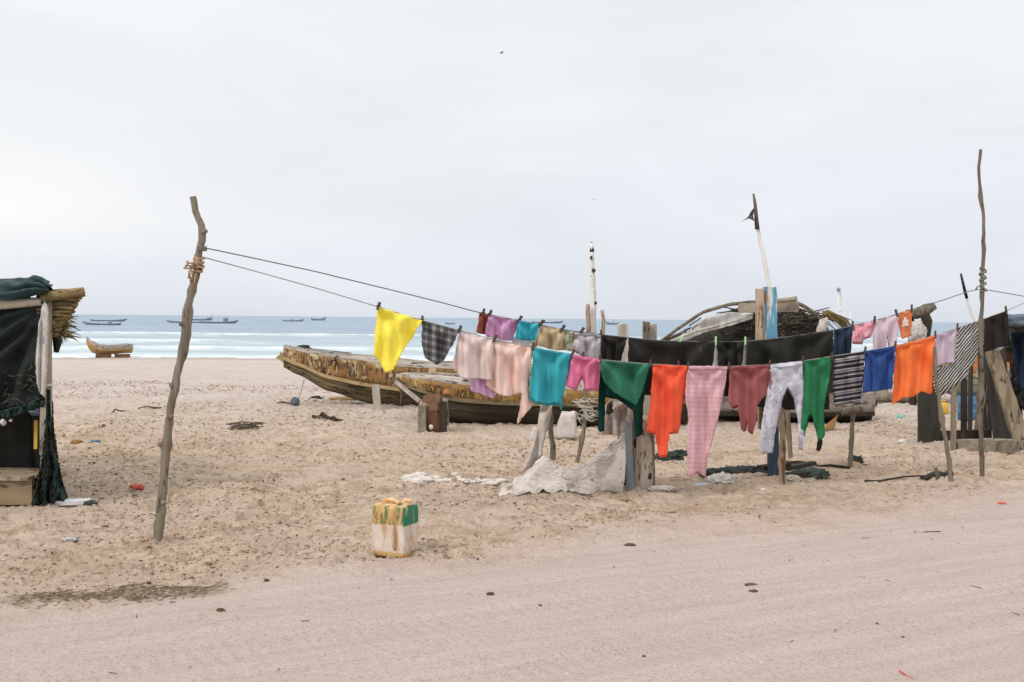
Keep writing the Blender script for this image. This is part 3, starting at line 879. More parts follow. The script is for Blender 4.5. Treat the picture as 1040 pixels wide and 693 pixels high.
def garment(name, poly, line, mat, label, cat, seed=0, fold=.035, folds=3.2, parent=None, doff=0.0, step=1.7, lean=0.0, dcon=None, thick=.007, top=None, group='washing on the clotheslines', part=None, free=False, swing=0.0):
    """cloth hung on a line: outline in photo pixels taken to the line's own distance, then folded in depth and given thickness"""
    rn = random.Random(seed * 13 + 5)
    dfun = dcon if dcon else (dF if line == 'F' else dR)
    tab = F_TOP if line == 'F' else R_TOP
    # resample outline
    out = []
    n = len(poly)
    for i in range(n):
        a = poly[i]; b = poly[(i + 1) % n]
        L = math.hypot(b[0] - a[0], b[1] - a[1]); m = max(1, int(L / step))
        for j in range(m):
            k = j / m
            x = a[0] + (b[0] - a[0]) * k; y = a[1] + (b[1] - a[1]) * k
            if 0 < j:
                nx, ny = -(b[1] - a[1]) / L, (b[0] - a[0]) / L
                wv = (mn.noise(Vector((x * .16, y * .16, seed * 3.1))) * 1.0 + mn.noise(Vector((x * .5, y * .5, seed * 3.1))) * .45) * min(1, L / 12) * math.sin(math.pi * k) ** .5
                x += nx * wv; y += ny * wv
            out.append((x, y))
    xs = [p[0] for p in out]; ys = [p[1] for p in out]
    x0, x1, y0, y1 = min(xs), max(xs), min(ys), max(ys)

    def inside(x, y):
        c = False; j = len(out) - 1
        for i in range(len(out)):
            if (out[i][1] > y) != (out[j][1] > y) and x < (out[j][0] - out[i][0]) * (y - out[i][1]) / (out[j][1] - out[i][1]) + out[i][0]: c = not c
            j = i
        return c
    pts = [Vector(p) for p in out]
    yy = y0 + step * .6; row = 0
    while yy < y1:
        xx = x0 + (step * .5 if row % 2 else 0)
        while xx < x1:
            if inside(xx, yy):
                dm = min((xx - p[0]) ** 2 + (yy - p[1]) ** 2 for p in out)
                if dm > (step * .55) ** 2: pts.append(Vector((xx, yy)))
            xx += step
        yy += step * .87; row += 1
    edges = [(i, (i + 1) % len(out)) for i in range(len(out))]
    vs, _, fs, *_r = delaunay_2d_cdt(pts, edges, [], 1, 1e-5)
    mb = MB(); uvs = []
    ph = rn.uniform(0, 6.28); ph2 = rn.uniform(0, 6.28)
    W_ = max(1.0, x1 - x0)
    m_per = dfun((x0 + x1) / 2) / F_PX
    for v in vs:
        x, y = v.x, v.y
        tp = top_at(tab, x) if top is None else top
        dn = max(0.0, (y - tp)) * m_per           # metres below the line
        s = (x - x0) * m_per
        full = (y1 - y0) * m_per
        ramp = min(1, dn / (.25 * full + .05)) ** .8
        q = folds * 2 * math.pi * (x - x0) / W_
        conv = 1 + .25 * math.sin(dn * 3 + ph2)
        f = math.sin(q * conv + ph + 1.3 * mn.noise(Vector((s * 4, dn * 1.5, seed)))) + .5 * math.sin(2.3 * q + ph2 + 2 * mn.noise(Vector((s * 3, dn * 2.5, seed + 9))))
        f = f * fold * .85 * (.18 + .82 * ramp)
        for (cx_, sg_, k_) in ((x0, 1, .55), (x1, -1, .55)):
            aa = math.atan2(y - y0 + 2, max(.5, sg_ * (x - cx_) + 2)); rr_ = math.hypot(x - cx_, y - y0) / (W_ + 1)
            f += fold * k_ * math.sin(aa * (7 + folds) + ph * sg_ + .8 * mn.noise(Vector((s * 3, dn * 3, seed + 4)))) * math.exp(-rr_ * 1.0) * min(1, rr_ * 3) * 1.5
        f += .030 * mn.noise(Vector((s * 3.5, dn * 3.5, seed * 1.7))) * ramp + .012 * mn.noise(Vector((s * 11, dn * 8, seed * 2.7)))
        f += lean * dn + swing * dn * math.sin(q * .3 + ph)
        mb.v.append(tuple(U(x, y, dfun(x) + doff + f)))
        uvs.append((s, dn))
    mb.f = [tuple(f) for f in fs]
    mb.uv = uvs
    o = mb.build(part or name, mat, parent, solid=thick)
    if parent is None and not free: tag(o, label, cat, group)
    elif parent is None: tag(o, label, cat)
    if parent is None and cat in ('trousers', 'shorts', 'shirt', 'dress'):
        cxm = (x0 + x1) / 2
        garment(name, [(x + (.8 if x < cxm else -.8) * (y > y0 + 8) + .5, y + 1.6 * (y > y0 + 14)) for x, y in poly], line, mat, '', '', seed + 300, fold * .3, folds * .8, parent=o, doff=doff + .075, dcon=dcon, thick=thick, part='back_panel', step=step + .5)
    return o


def peg(px, line, what, tilt=2.2, mat='peg_dark', h=8):
    dfun, tab = (dF, F_TOP) if line == 'F' else (dR, R_TOP)
    d = dfun(px) ; y = top_at(tab, px)
    rn = random.Random(int(px * 7))
    a = U(px + tilt * .6, y - h * .62, d - .012); b = U(px - tilt * .4, y + h * .38, d - .014)
    a2 = U(px + tilt * .9, y - h * .55, d + .014); b2 = U(px - tilt * .3, y + h * .38, d + .012)
    mb = MB().beam(a, b, .016, .011, up=(0, 1, 0), n=3, jit=.08, seed=int(px)).beam(a2, b2, .016, .011, up=(0, 1, 0), n=3, jit=.08, seed=int(px) + 1)
    m_ = (a + b) / 2; mb.tube([m_ + Vector((-.012, -.005, 0)), m_ + Vector((.012, .03, 0))], .006, 6)
    o = mb.build('clothes_peg', M[mat], smooth=False)
    tag(o, what, 'clothes peg', 'pegs on the clotheslines')


# rear row first
garment('cloth_strip', [(487, 318), (496, 319.8), (495, 330), (493, 340), (484, 338), (486, 328)], 'R', C['rust'], 'small rust red cloth at the start of the upper line', 'cloth', 41, .03, 1.5)
garment('towel', [(496, 320), (526.5, 325.8), (524, 336), (520.5, 346.5), (508, 345), (493.5, 341.5), (494.5, 330)], 'R', C['orchid'], 'orchid pink striped towel on the upper line beside the rust red cloth', 'towel', 42, .03, 2.6)
garment('cloth', [(521, 343), (543, 346), (545, 353), (533, 354), (519, 351)], 'R', C['white'], 'white cloth showing below the small cyan cloth on the upper line', 'cloth', 43, .02, 2, doff=.05)
garment('cloth', [(527.5, 326), (548, 330), (546, 338), (543.5, 345.5), (533, 346), (523, 343.5), (525, 335)], 'R', C['cyan'], 'small cyan cloth on the upper line between orchid towel and beige cloth', 'cloth', 44, .025, 2)
garment('cloth', [(548.5, 330), (571, 335), (574, 345), (573.5, 356), (560, 355), (543, 350.5), (546, 340)], 'R', C['beige'], 'beige cloth pinned between cyan and olive pieces on the upper line', 'cloth', 45, .03, 2)
garment('cloth', [(571, 335), (584, 337.3), (586, 347), (583, 357), (574, 356), (573.5, 346)], 'R', C['olive'], 'narrow olive mottled cloth next to the beige cloth', 'cloth', 46, .02, 1.5)
garment('shorts', [(583.5, 337.5), (610, 340.5), (610, 352), (609, 365), (597, 363), (579, 354.5), (583, 346)], 'R', C['greyspeck'], 'pale grey speckled shorts on the upper line left of the black cloths', 'shorts', 47, .03, 2.5)
bl = [([(610.5, 340.3), (637.5, 343), (634, 353), (629, 372), (630, 396), (611, 396), (611, 370)], 'black cloth right after the grey speckled shorts, first of the black cloths'),
      ([(638.5, 343.2), (667, 346), (727, 347.5), (725, 362), (722, 380), (724, 402), (690, 405), (640, 400), (638, 372)], 'widest black cloth, pinned with a green peg at the middle of the upper line'),
      ([(728.5, 347.5), (756, 347), (755, 360), (752, 380), (753, 404), (730, 402), (731, 375)], 'narrow black cloth between two pale gaps, beside the green pegs'),
      ([(758.5, 347), (800, 342.5), (846, 335.5), (845, 360), (841, 385), (842, 416), (800, 416.5), (760, 412), (759, 376)], 'black cloth rising to the navy cloth, last of the black cloths')]
for i, (p, lb) in enumerate(bl):
    garment('black_cloth', p, 'R', C['black'], lb, 'cloth', 50 + i, .035, 2.5, step=2.0)
garment('cloth', [(846.8, 335.3), (866, 331), (865, 345), (863.5, 360), (846, 363), (847, 348)], 'R', C['navy'], 'navy blue cloth on the upper line beside the black cloths', 'cloth', 55, .025, 2)
garment('shorts', [(866.5, 331), (888, 326), (887, 334), (884, 341), (877, 344), (874.5, 348.5), (865, 348), (866, 340)], 'R', C['pinkshorts'], 'rose pink shorts on the upper line beside the navy cloth', 'shorts', 56, .025, 2.4)
garment('trousers', [(889, 325.7), (911, 319.5), (912, 335), (911, 356), (903, 358), (901.5, 340), (899, 358), (886, 360), (887, 342)], 'R', C['palepink'], 'pale pink trousers on the upper line left of the small apricot cloth', 'trousers', 57, .02, 2)
so_ = garment('cloth', [(912, 319), (926.5, 314.2), (926, 328), (924.5, 341), (916, 344.5), (913.5, 332)], 'R', C['smallorange'], 'small apricot cloth with white emblem, last on the upper line', 'cloth', 58, .012, 1.5)
em = MB()
for (a, b) in (((919.2, 322.2), (917.0, 332)), ((919.2, 322.2), (922.0, 331)), ((916.6, 326.6), (922.6, 325.8)), ((917.4, 330.0), (922.4, 329.2)), ((919.4, 324), (919.6, 331.5))):
    em.beam(U(*a, dR(919) - .045), U(*b, dR(919) - .045), .013, .006, up=(0, 1, 0), n=3, jit=.1, seed=int(a[0]))
em.build('emblem', C['white'], so_, smooth=False)

garment('cloth', [(755.5, 347), (759.5, 346.8), (758.5, 358), (757.5, 374), (753.5, 374), (755, 358)], 'R', C['white'], 'narrow white strip filling the pale gap between the narrow and the last black cloth', 'cloth', 59, .008, 1, doff=.03)  # white strips put in to make the gaps between black cloths pale
garment('cloth', [(726.3, 352), (727.5, 352), (729.5, 374), (723, 374), (725, 362)], 'R', C['white'], 'thin white strip filling the pale gap between the widest and the narrow black cloth', 'cloth', 60, .008, 1, doff=.03)
# front row
garment('cloth', [(384, 312), (406, 318.5), (429, 325.8), (420, 341), (409, 357), (399, 376), (391.5, 379), (387, 370), (379.5, 360), (381, 338)], 'F', C['yellow'], 'bright yellow cloth hanging to a point, first on the lower line', 'cloth', 1, .04, 1.6)
garment('cloth', [(429, 326), (466.5, 335.8), (461, 347), (451, 366), (444, 370.8), (432, 364), (428, 347)], 'F', C['plaid'], 'grey plaid cloth on the lower line beside the yellow cloth', 'cloth', 2, .035, 2)
garment('towel', [(480, 376), (500, 379), (506, 392), (501, 405), (490, 401), (479, 397), (477, 386)], 'F', C['lilac'], 'lilac towel end hanging below the pale dusty pink sheet', 'towel', 3, .03, 2, doff=.07)
garment('sheet', [(467, 336.5), (502, 345), (503, 365), (500, 386), (488, 385), (470, 384), (460, 374), (463, 355)], 'F', C['palesheet'], 'pale dusty pink sheet between plaid cloth and blush sheet on lower line', 'sheet', 4, .035, 2.6)
garment('sheet', [(503, 345.3), (541, 353), (539, 375), (536, 398), (543, 410), (533, 421), (525.5, 431), (528, 415), (530, 399), (513, 402.5), (502, 398), (493, 391), (495, 372)], 'F', C['blush'], 'blush pink sheet with long pointed tail on the lower line', 'sheet', 5, .04, 2.4)
garment('shirt', [(542, 353.4), (581.5, 360), (576, 380), (572.5, 400), (570.5, 415.5), (567.5, 410), (554, 411), (541, 408), (537.5, 405), (539, 385)], 'F', C['teal'], 'teal shirt hanging between blush sheet and bright pink shorts', 'shirt', 6, .035, 2)
garment('shorts', [(582, 360.2), (609.5, 365.5), (609.5, 380), (608, 395.5), (594.5, 395), (591, 381), (583.8, 395.5), (574.5, 391), (578, 375)], 'F', C['pink'], 'bright pink shorts hanging by the waist on the lower line', 'shorts', 7, .025, 2)
garment('trousers', [(610.5, 366), (660, 370), (657, 385), (653, 410), (652, 440), (646, 443), (643, 415), (625, 404), (613.5, 402), (612.5, 436), (607.5, 437.5), (608, 395)], 'F', C['darkgreen'], 'dark bottle green trousers with two thin legs behind the emerald drape', 'trousers', 8, .03, 2.5, doff=.07)
garment('drape', [(610.5, 366), (635, 368.5), (660, 370), (656, 384), (651, 400), (646, 411.5), (636, 406), (624, 399), (614, 389), (611, 378)], 'F', C['drape'], 'emerald green drape slung over the dark green trousers', 'cloth', 9, .05, 1.4, doff=-.11)
garment('dress', [(663, 370.2), (698.5, 372), (697, 390), (692, 418), (689, 438.5), (680, 439.5), (678.5, 452), (677.5, 462), (669, 463.5), (667, 450), (665.5, 440), (656.5, 437.5), (660, 414), (662, 392)], 'F', C['orangered'], 'orange red dress with one narrow leg hanging from its hem', 'dress', 10, .03, 2.2)
garment('trousers', [(699.5, 372), (738.5, 372.4), (736, 394), (731, 418), (724, 445), (717, 466), (715.5, 484), (708, 479), (699, 484.5), (698.5, 455), (699.5, 425), (696, 402), (697, 385)], 'F', C['pinkcheck'], 'long pink checked trousers reaching nearly to the sand', 'trousers', 11, .03, 2.2)
garment('shirt', [(741, 372.6), (782, 370.6), (783, 386), (782, 400), (776, 403), (769, 410.5), (768.5, 425), (764.5, 440), (759.5, 438), (759, 424), (756.5, 436), (753.5, 437.5), (751, 422), (749, 411.5), (743, 414), (739, 405), (741, 388)], 'F', C['maroon'], 'dusty maroon long shirt beside the pink checked trousers', 'shirt', 12, .03, 2.2)
garment('trousers', [(782.5, 370.5), (815, 367), (816, 390), (815.5, 420), (815.5, 456), (811, 455), (811, 430), (807, 405), (800, 392.5), (793.5, 404), (788, 425), (783, 459), (772, 460), (773.5, 432), (778, 405), (781.5, 385)], 'F', C['floral'], 'white and blue floral trousers with legs apart in front of blue post', 'trousers', 13, .022, 2)
gs = garment('shirt', [(816, 367), (844.5, 362.2), (842, 388), (838.5, 402), (836, 420), (838, 440), (832, 449), (829, 436), (824, 420), (820, 424), (816, 441), (812, 443), (815.5, 417), (816.5, 390)], 'F', C['green'], 'bright green shirt with twisted tails beside floral trousers', 'shirt', 14, .03, 2)
garment('tail', [(831, 446), (835, 447), (834, 456), (831.5, 459), (829, 457)], 'F', C['sock'], '', '', 15, .008, 1, parent=gs, part='tail')
garment('shirt', [(846.5, 361.8), (878, 357), (876.5, 380), (874, 409.5), (862, 408), (848, 412), (846, 395), (847, 378)], 'F', C['multi'], 'dark shirt with white and purple stripes beside royal blue cloth', 'shirt', 16, .03, 2.2)
garment('cloth', [(879, 357), (909, 351.6), (908, 372), (906, 395), (892, 397), (876, 399.5), (877.5, 378)], 'F', C['royal'], 'royal blue cloth left of the large orange cloth', 'cloth', 17, .035, 2.6)
garment('cloth', [(910, 351.5), (950, 341), (949, 370), (947, 399), (943, 400.5), (936, 397.5), (928, 403), (917, 404), (906.5, 411), (908, 380)], 'F', C['orange'], 'large orange cloth with uneven hem on the lower line', 'cloth', 18, .035, 2)
garment('shirt', [(973, 333.2), (998.5, 324.3), (997, 345), (990, 366), (979, 385), (963, 396), (951, 402), (947.5, 388), (948, 374), (960, 372), (969.5, 366), (971, 350)], 'F', C['bw'], 'black and white striped shirt behind the tall thin pole', 'shirt', 20, .03, 2, doff=.03)
garment('cloth', [(951, 341), (972.5, 333.5), (971, 350), (969.5, 368), (959, 369), (949, 373), (950, 356)], 'F', C['lightlilac'], 'pale lilac cloth between large orange cloth and striped shirt', 'cloth', 19, .025, 2)
garment('towel', [(999.5, 324), (1023, 315.6), (1024.5, 333), (1026, 350), (1012, 354), (999, 358.5), (999, 342)], 'F', C['blackbrown'], 'brownish black towel at the end of the lower line', 'towel', 21, .03, 2.2)

def edge_strip(parent_label, pts, line, col, part, w, doff=-.02, seed=0):
    par = [o for o in bpy.data.objects if o.get('label') == parent_label][0]
    poly = list(pts) + [(x, y + w) for x, y in reversed(pts)]
    garment('strip', poly, line, col, '', '', seed, .012, 1.5, parent=par, doff=doff, part=part, step=1.3, thick=.006)


C['pink_d'] = cloth('deeper_pink_hem', lin((222, 104, 150)))
C['check_d'] = cloth('pink_hem', lin((214, 160, 168)))
C['maroon_d'] = cloth('maroon_hem', lin((148, 72, 74)))
C['floral_d'] = cloth('pale_waistband', lin((214, 212, 220)))
C['speck_d'] = cloth('grey_waistband', lin((182, 174, 180)))
C['teal_d'] = cloth('teal_hem', lin((24, 142, 154)))
C['royal_d'] = cloth('royal_hem', lin((30, 66, 134)))
C['orange_d'] = cloth('orange_hem', lin((236, 110, 30)))
edge_strip('bright pink shorts hanging by the waist on the lower line', [(582, 360.2), (595, 363), (609.5, 365.5)], 'F', C['pink_d'], 'waistband', 3.2, seed=101)
edge_strip('long pink checked trousers reaching nearly to the sand', [(699.5, 372), (719, 372.4), (738.5, 372.4)], 'F', C['check_d'], 'waistband', 3.4, seed=102)
edge_strip('dusty maroon long shirt beside the pink checked trousers', [(741, 372.6), (762, 371.8), (782, 370.6)], 'F', C['maroon_d'], 'hem', 3, seed=103)
edge_strip('white and blue floral trousers with legs apart in front of blue post', [(782.5, 370.5), (799, 369), (815, 367)], 'F', C['floral_d'], 'waistband', 3.6, seed=104)
edge_strip('pale grey speckled shorts on the upper line left of the black cloths', [(583.5, 337.5), (597, 339), (610, 340.5)], 'R', C['speck_d'], 'waistband', 3, seed=105)
edge_strip('teal shirt hanging between blush sheet and bright pink shorts', [(538.5, 402.5), (542, 405.5), (554, 408.2), (567, 407.5)], 'F', C['teal_d'], 'hem', 2.2, doff=-.035, seed=106)
edge_strip('royal blue cloth left of the large orange cloth', [(879, 357), (894, 354.5), (909, 351.6)], 'F', C['royal_d'], 'hem', 2.6, seed=107)
edge_strip('large orange cloth with uneven hem on the lower line', [(910, 351.5), (930, 346.5), (950, 341)], 'F', C['orange_d'], 'hem', 2.6, seed=108)

for px, ln, lb, tl in ((384, 'F', 'dark peg at the free corner of the yellow cloth', 2.5), (428.5, 'F', 'dark peg where yellow cloth meets grey plaid cloth', 1.0), (466.5, 'F', 'dark peg where plaid cloth meets pale dusty pink sheet', 2.5),
                       (502, 'F', 'dark peg between pale dusty pink sheet and blush sheet', 3), (541, 'F', 'dark peg between blush sheet and teal shirt', 2), (581.5, 'F', 'dark peg between teal shirt and bright pink shorts', 1.5),
                       (592, 'F', 'dark peg at the middle of the bright pink shorts', 1), (610, 'F', 'dark peg between bright pink shorts and emerald drape', -1), (660.5, 'F', 'dark peg between emerald drape and orange red dress', 0),
                       (689, 'F', 'dark peg inside the top edge of the orange red dress', 0), (699, 'F', 'dark peg between orange red dress and pink checked trousers', 0), (740, 'F', 'dark peg between pink checked trousers and maroon shirt', 1),
                       (782, 'F', 'dark peg between maroon shirt and floral trousers', 0), (815.5, 'F', 'dark peg between floral trousers and bright green shirt', 0), (845, 'F', 'dark peg between bright green shirt and multi striped shirt', 0),
                       (878.5, 'F', 'dark peg between multi striped shirt and royal blue cloth', 1), (909.5, 'F', 'dark peg between royal blue cloth and large orange cloth', 0), (950, 'F', 'dark peg between large orange cloth and pale lilac cloth', 0),
                       (972.5, 'F', 'dark peg between pale lilac cloth and black and white shirt', 0), (1022, 'F', 'dark peg at the outer corner of the brownish black towel', -1),
                       (490.5, 'R', 'dark peg at the rust red cloth on the upper line', 2), (497, 'R', 'dark peg between rust red cloth and orchid towel', 3), (527, 'R', 'dark peg between orchid towel and small cyan cloth', 4),
                       (548, 'R', 'dark peg between small cyan cloth and beige cloth', 6), (570.5, 'R', 'dark peg between beige cloth and olive cloth', 4), (590, 'R', 'dark peg on the grey speckled shorts', 4),
                       (610.5, 'R', 'dark peg between grey speckled shorts and first black cloth', 0), (866, 'R', 'dark peg between navy cloth and rose pink shorts', 0), (888, 'R', 'dark peg between rose pink shorts and pale pink trousers', 1),
                       (911, 'R', 'dark peg between pale pink trousers and apricot cloth', -2), (926, 'R', 'dark peg at the outer corner of the apricot cloth', 0)):
    peg(px, ln, lb, tl)
peg(691, 'R', 'green peg gripping the middle of the widest black cloth', 2.5, 'peg_green')
peg(727, 'R', 'green peg between the widest and the narrow black cloth', 0, 'peg_green', 9)
peg(757, 'R', 'pale green peg between the narrow and the last black cloth', 0, 'peg_green', 8)


# ------------------------------------------------------------------ wooden boats
LASTP = [None]


def pirogue(label, group, bow, ang, L, B, top, keel, mats, band_from=.55, seed=0, ns=40, thw=(), deck=0.0, zoff=0.0, simple=False, stern=.35, jit=.012, cat='boat', spur=0.0, name='wooden_boat', heel=0.0):
    """open plank boat. bow: world point of the bow on the ground plane; ang: heading of the bow->stern axis;
    top(t), keel(t): heights above bow.z"""
    rn = random.Random(seed)
    ax = Vector((math.cos(ang), math.sin(ang), 0)); la = Vector((-math.sin(ang), math.cos(ang), 0))
    bow = Vector(bow)
    root = empty(name, bow + ax * L * .5, label, cat, group)

    def beam(t):
        f = 1 - (1 - t) ** 3.0 if t < .5 else 1
        f = min(1, (t / .42)) ** .75 if t < .42 else 1
        g = 1 if t < .6 else 1 - (1 - stern) * ((t - .6) / .4) ** 1.8
        return max(.035, B * math.sin(f * math.pi / 2) * g)

    prof = [(0, 0), (.42, .015), (.70, .22), (.86, band_from), (.95, .80), (1.0, 1.0)]

    def P(t, side, q, off=0.0, dz=0.0):
        # q index into profile (float)
        i = min(len(prof) - 2, int(q)); k = q - i
        w = prof[i][0] + (prof[i + 1][0] - prof[i][0]) * k; h = prof[i][1] + (prof[i + 1][1] - prof[i][1]) * k
        zt, zk = top(t), keel(t)
        b = beam(t)
        # bow leans forward: lower sections start later
        s = t * L + (1 - h) * 0.0
        wob = jit * mn.noise(Vector((t * 14, side * 3 + h * 3, seed * 2.1)))
        return bow + ax * s + la * (side * (w * b + off + wob)) + Vector((0, 0, zk + (zt - zk) * h + dz + zoff + wob + heel * side * w * b))
    LASTP[0] = P
    T = [i / ns for i in range(ns + 1)]
    T = [t ** 1.25 for t in T]
    # outer hull: keel to strake line, both sides
    mb = MB()
    qs = [0, .5, 1, 1.5, 2, 2.5, 3]

    def shell(mb, qs, off, dz=0.0, t0=0.0, t1=1.0):
        TT = [t0 + (t1 - t0) * t for t in T]
        for sd in (-1, 1):
            mb.grid(lambda u, v: P(TT[int(round(u * ns))], sd, qs[int(round(v * (len(qs) - 1)))], off, dz), ns, len(qs) - 1)
    shell(mb, qs, 0)
    hull = mb.build('hull', mats['hull'], root, solid=.03)
    mb = MB(); shell(mb, [3, 3.5, 4, 4.5, 5], .012)
    # transom and stem closing boards
    tr = [P(1.0, -1, q, .0) for q in (5, 4, 3, 2, 1)] + [P(1.0, 1, q, .0) for q in (1, 2, 3, 4, 5)]
    mb.add(tr, [tuple(range(len(tr)))])
    band = mb.build('painted_side', mats['band'], root, solid=.03)
    if simple: return root
    mb = MB()
    for sd in (-1, 1):
        for q_, of in ((1.0, .018), (1.7, .018), (2.3, .018)):
            pp = [P(t, sd, q_, of) for t in T[1:]]
            mb.tube(pp, .0055, 4)
    mb.build('plank_seams', M['dark_wood'], root)
    # inside planking
    mb = MB(); shell(mb, [.0, 1, 2, 3, 4, 5], -.045, .03, .02, .985)
    mb.build('inner_planking', mats['inner'], root, solid=.01)
    # gunwale cap and lower rubbing strake
    for sd in (-1, 1):
        pts = [P(t, sd, 5, .0, .018) for t in T]
        mb = MB(); mb.beam_path = None
        n = len(pts); vs = []; fs = []
        for i, p in enumerate(pts):
            for (q, z) in ((-.055, -.02), (.03, -.02), (.03, .022), (-.055, .022)):
                vs.append(p + la * (sd * q) + Vector((0, 0, z + rn.uniform(-.006, .006))))
        for i in range(n - 1):
            for k in range(4): fs.append((i * 4 + k, i * 4 + (k + 1) % 4, (i + 1) * 4 + (k + 1) % 4, (i + 1) * 4 + k))
        fs += [(0, 1, 2, 3), ((n - 1) * 4 + 3, (n - 1) * 4 + 2, (n - 1) * 4 + 1, (n - 1) * 4)]
        mb.add(vs, fs).build('gunwale', mats['rail'], root, smooth=False)
        pts = [P(t, sd, 3, .03, .0) for t in T]
        vs = []; fs = []
        for i, p in enumerate(pts):
            for (q, z) in ((-.03, -.035), (.022, -.03), (.022, .03), (-.03, .035)):
                vs.append(p + la * (sd * q) + Vector((0, 0, z)))
        for i in range(n - 1):
            for k in range(4): fs.append((i * 4 + k, i * 4 + (k + 1) % 4, (i + 1) * 4 + (k + 1) % 4, (i + 1) * 4 + k))
        fs += [(0, 1, 2, 3), ((n - 1) * 4 + 3, (n - 1) * 4 + 2, (n - 1) * 4 + 1, (n - 1) * 4)]
        MB().add(vs, fs).build('rubbing_strake', mats['trim'], root, smooth=False)
    for tt in thw:
        a = P(tt, -1, 4.6, -.03); b = P(tt, 1, 4.6, -.03)
        MB().beam(a, b, .16, .035, up=(0, 0, 1), n=5, jit=.05, seed=int(tt * 100)).build('thwart', mats['rail'], root, smooth=False)
    if deck:
        nd = 10
        mb = MB().grid(lambda u, v: P(.015 + deck * v, -1, 4.75, -.02).lerp(P(.015 + deck * v, 1, 4.75, -.02), u) + Vector((0, 0, .04 * math.sin(u * math.pi) + .008 * mn.noise(Vector((u * 9, v * 5, 1))))), 8, nd)
        mb.build('fore_deck', mats['rail'], root, solid=.03, smooth=False)
    if spur:
        a = P(0.04, 1, .4); b = P(0.0, 1, 3.4) - ax * spur
        MB().beam(a + Vector((0, 0, .05)), b, .12, .07, up=tuple(la), n=4, jit=.1, seed=seed).build('stem', mats['trim'], root, smooth=False)
    return root


def lerp_tab(tab):
    def f(t):
        for (a, b) in zip(tab[:-1], tab[1:]):
            if t <= b[0]:
                k = (t - a[0]) / (b[0] - a[0]); k = k * k * (3 - 2 * k) * .5 + k * .5
                return a[1] + (b[1] - a[1]) * k
        return tab[-1][1]
    return f


# the large far pirogue, bow to the left
g1 = GG(395, 414); DB1 = g1.y
bx = U(286, 370, DB1 + .35)
boat1 = pirogue('large weathered boat with flaking ochre sides, farther of the pair behind the washing', 'boats drawn up on the sand',
                (bx.x, DB1 + .55, g1.z), R_(-1.5), 8.6, .62,
                lerp_tab([(0, 1.04), (.04, .98), (.12, .88), (.3, .74), (.6, .68), (1, .82)]),
                lerp_tab([(0, .68), (.03, .56), (.10, .26), (.18, .08), (.28, 0), (.8, 0), (1, .2)]),
                dict(hull=M['boat_olive'], band=M['boat_paint'], inner=M['boat_pale'], rail=M['boat_pale'], trim=M['boat_trim']),
                band_from=.44, seed=3, thw=(.2, .32, .46), spur=.10, ns=56, heel=.03, zoff=.01)
def painted_marks(boat, PF, n, seed, t0, t1, mats, ql, qh):
    rn = random.Random(seed)
    for mi, mt in enumerate(mats):
        mb = MB()
        for k in range(n):
            t = t0 + (t1 - t0) * rn.random(); q = rn.uniform(ql, qh - .5); dq = rn.uniform(.25, .75); dt = rn.uniform(-.003, .003); w_ = rn.uniform(.001, .0045)
            a, b, c, d = PF(t, -1, q, .031 + .002 * mi), PF(t + w_, -1, q, .031 + .002 * mi), PF(t + w_ + dt, -1, min(qh, q + dq), .031 + .002 * mi), PF(t + dt, -1, min(qh, q + dq), .031 + .002 * mi)
            mb.add([a, b, c, d], [(0, 1, 2, 3)])
        mb.build('painted_marks', mt, boat, solid=.004, smooth=False)['kind'] = 'stuff'


painted_marks(boat1, LASTP[0], 48, 3, .02, .55, (M['stem_brown'], M['lettering'], M['tan_board']), 3.25, 4.7)
# loose pole and junk lying in its bow
p1, p2 = U(302, 355.5, DB1 + 1.0), U(357, 359.5, DB1 + .95)
tag(MB().tube([p1, p1.lerp(p2, .3) + Vector((0, 0, .015)), p1.lerp(p2, .7), p2], [.025, .03, .03, .02], 7, .1, 3).build('boat_pole', M['dark_wood']), 'dark pole lying across the open bow of the larger weathered boat', 'pole')
mb = MB().lump(U(308, 353.5, DB1 + 1.02), (.13, .09, .05), 3, .5).lump(U(302, 354, DB1 + 1.0), (.06, .06, .04), 4, .5)
tag(mb.build('rag_bundle', M['dark_rag']), 'small dark bundle on the bow rim of the larger weathered boat', 'rag')
MB().tube([U(341, 368, DB1 + .12), U(340, 364, DB1 + .1), U(343, 361, DB1 + .12)], [.012, .014, .01], 5, .1, 1).tube([U(336, 367, DB1 + .1), U(341, 366, DB1 + .1)], .011, 5).build('mooring_cleat', M['dark_wood'], boat1)

for i, (x0, y0, x1, y1, mt, lb) in enumerate(((402, 364, 446, 369, 'grey_wood', 'pale loose board in the larger weathered boat, behind the yellow cloth'), (418, 369, 470, 367, 'plank_grey', 'grey loose board in the larger weathered boat, below the plaid cloth'), (322, 362, 352, 366, 'plank_grey', 'short loose board across the bow of the larger weathered boat'))):
    a, b = U(x0, y0, DB1 + .62 + .12 * i), U(x1, y1, DB1 + .5 + .2 * i)
    tag(MB().beam(a, b, .11, .03, up=(0, 0, 1), n=6, jit=.08, seed=i).build('loose_board', M[mt], smooth=False), lb, 'board', 'boards lying in the larger boat')
# nearer pirogue with the writing
g2 = GG(495, 431); DB2 = g2.y
bx2 = U(401, 384, DB2 + .3)
boat2 = pirogue('yellow sided weathered boat with black lettering on its bow, nearer to the washing', 'boats drawn up on the sand',
                (bx2.x, DB2 + .52, g2.z), R_(-4), 4.45, .70,
                lerp_tab([(0, .70), (.03, .72), (.10, .70), (.3, .64), (.7, .60), (1, .64)]),
                lerp_tab([(0, .60), (.05, .36), (.12, .18), (.22, .03), (.32, 0), (.9, 0), (1, .08)]),
                dict(hull=M['boat_dark'], band=M['boat_paint2'], inner=M['boat_pale'], rail=M['boat_pale'], trim=M['boat_olive']),
                band_from=.62, seed=8, thw=(.42, .62), deck=.22, spur=.05, ns=48, stern=.6, heel=.03, zoff=.0)


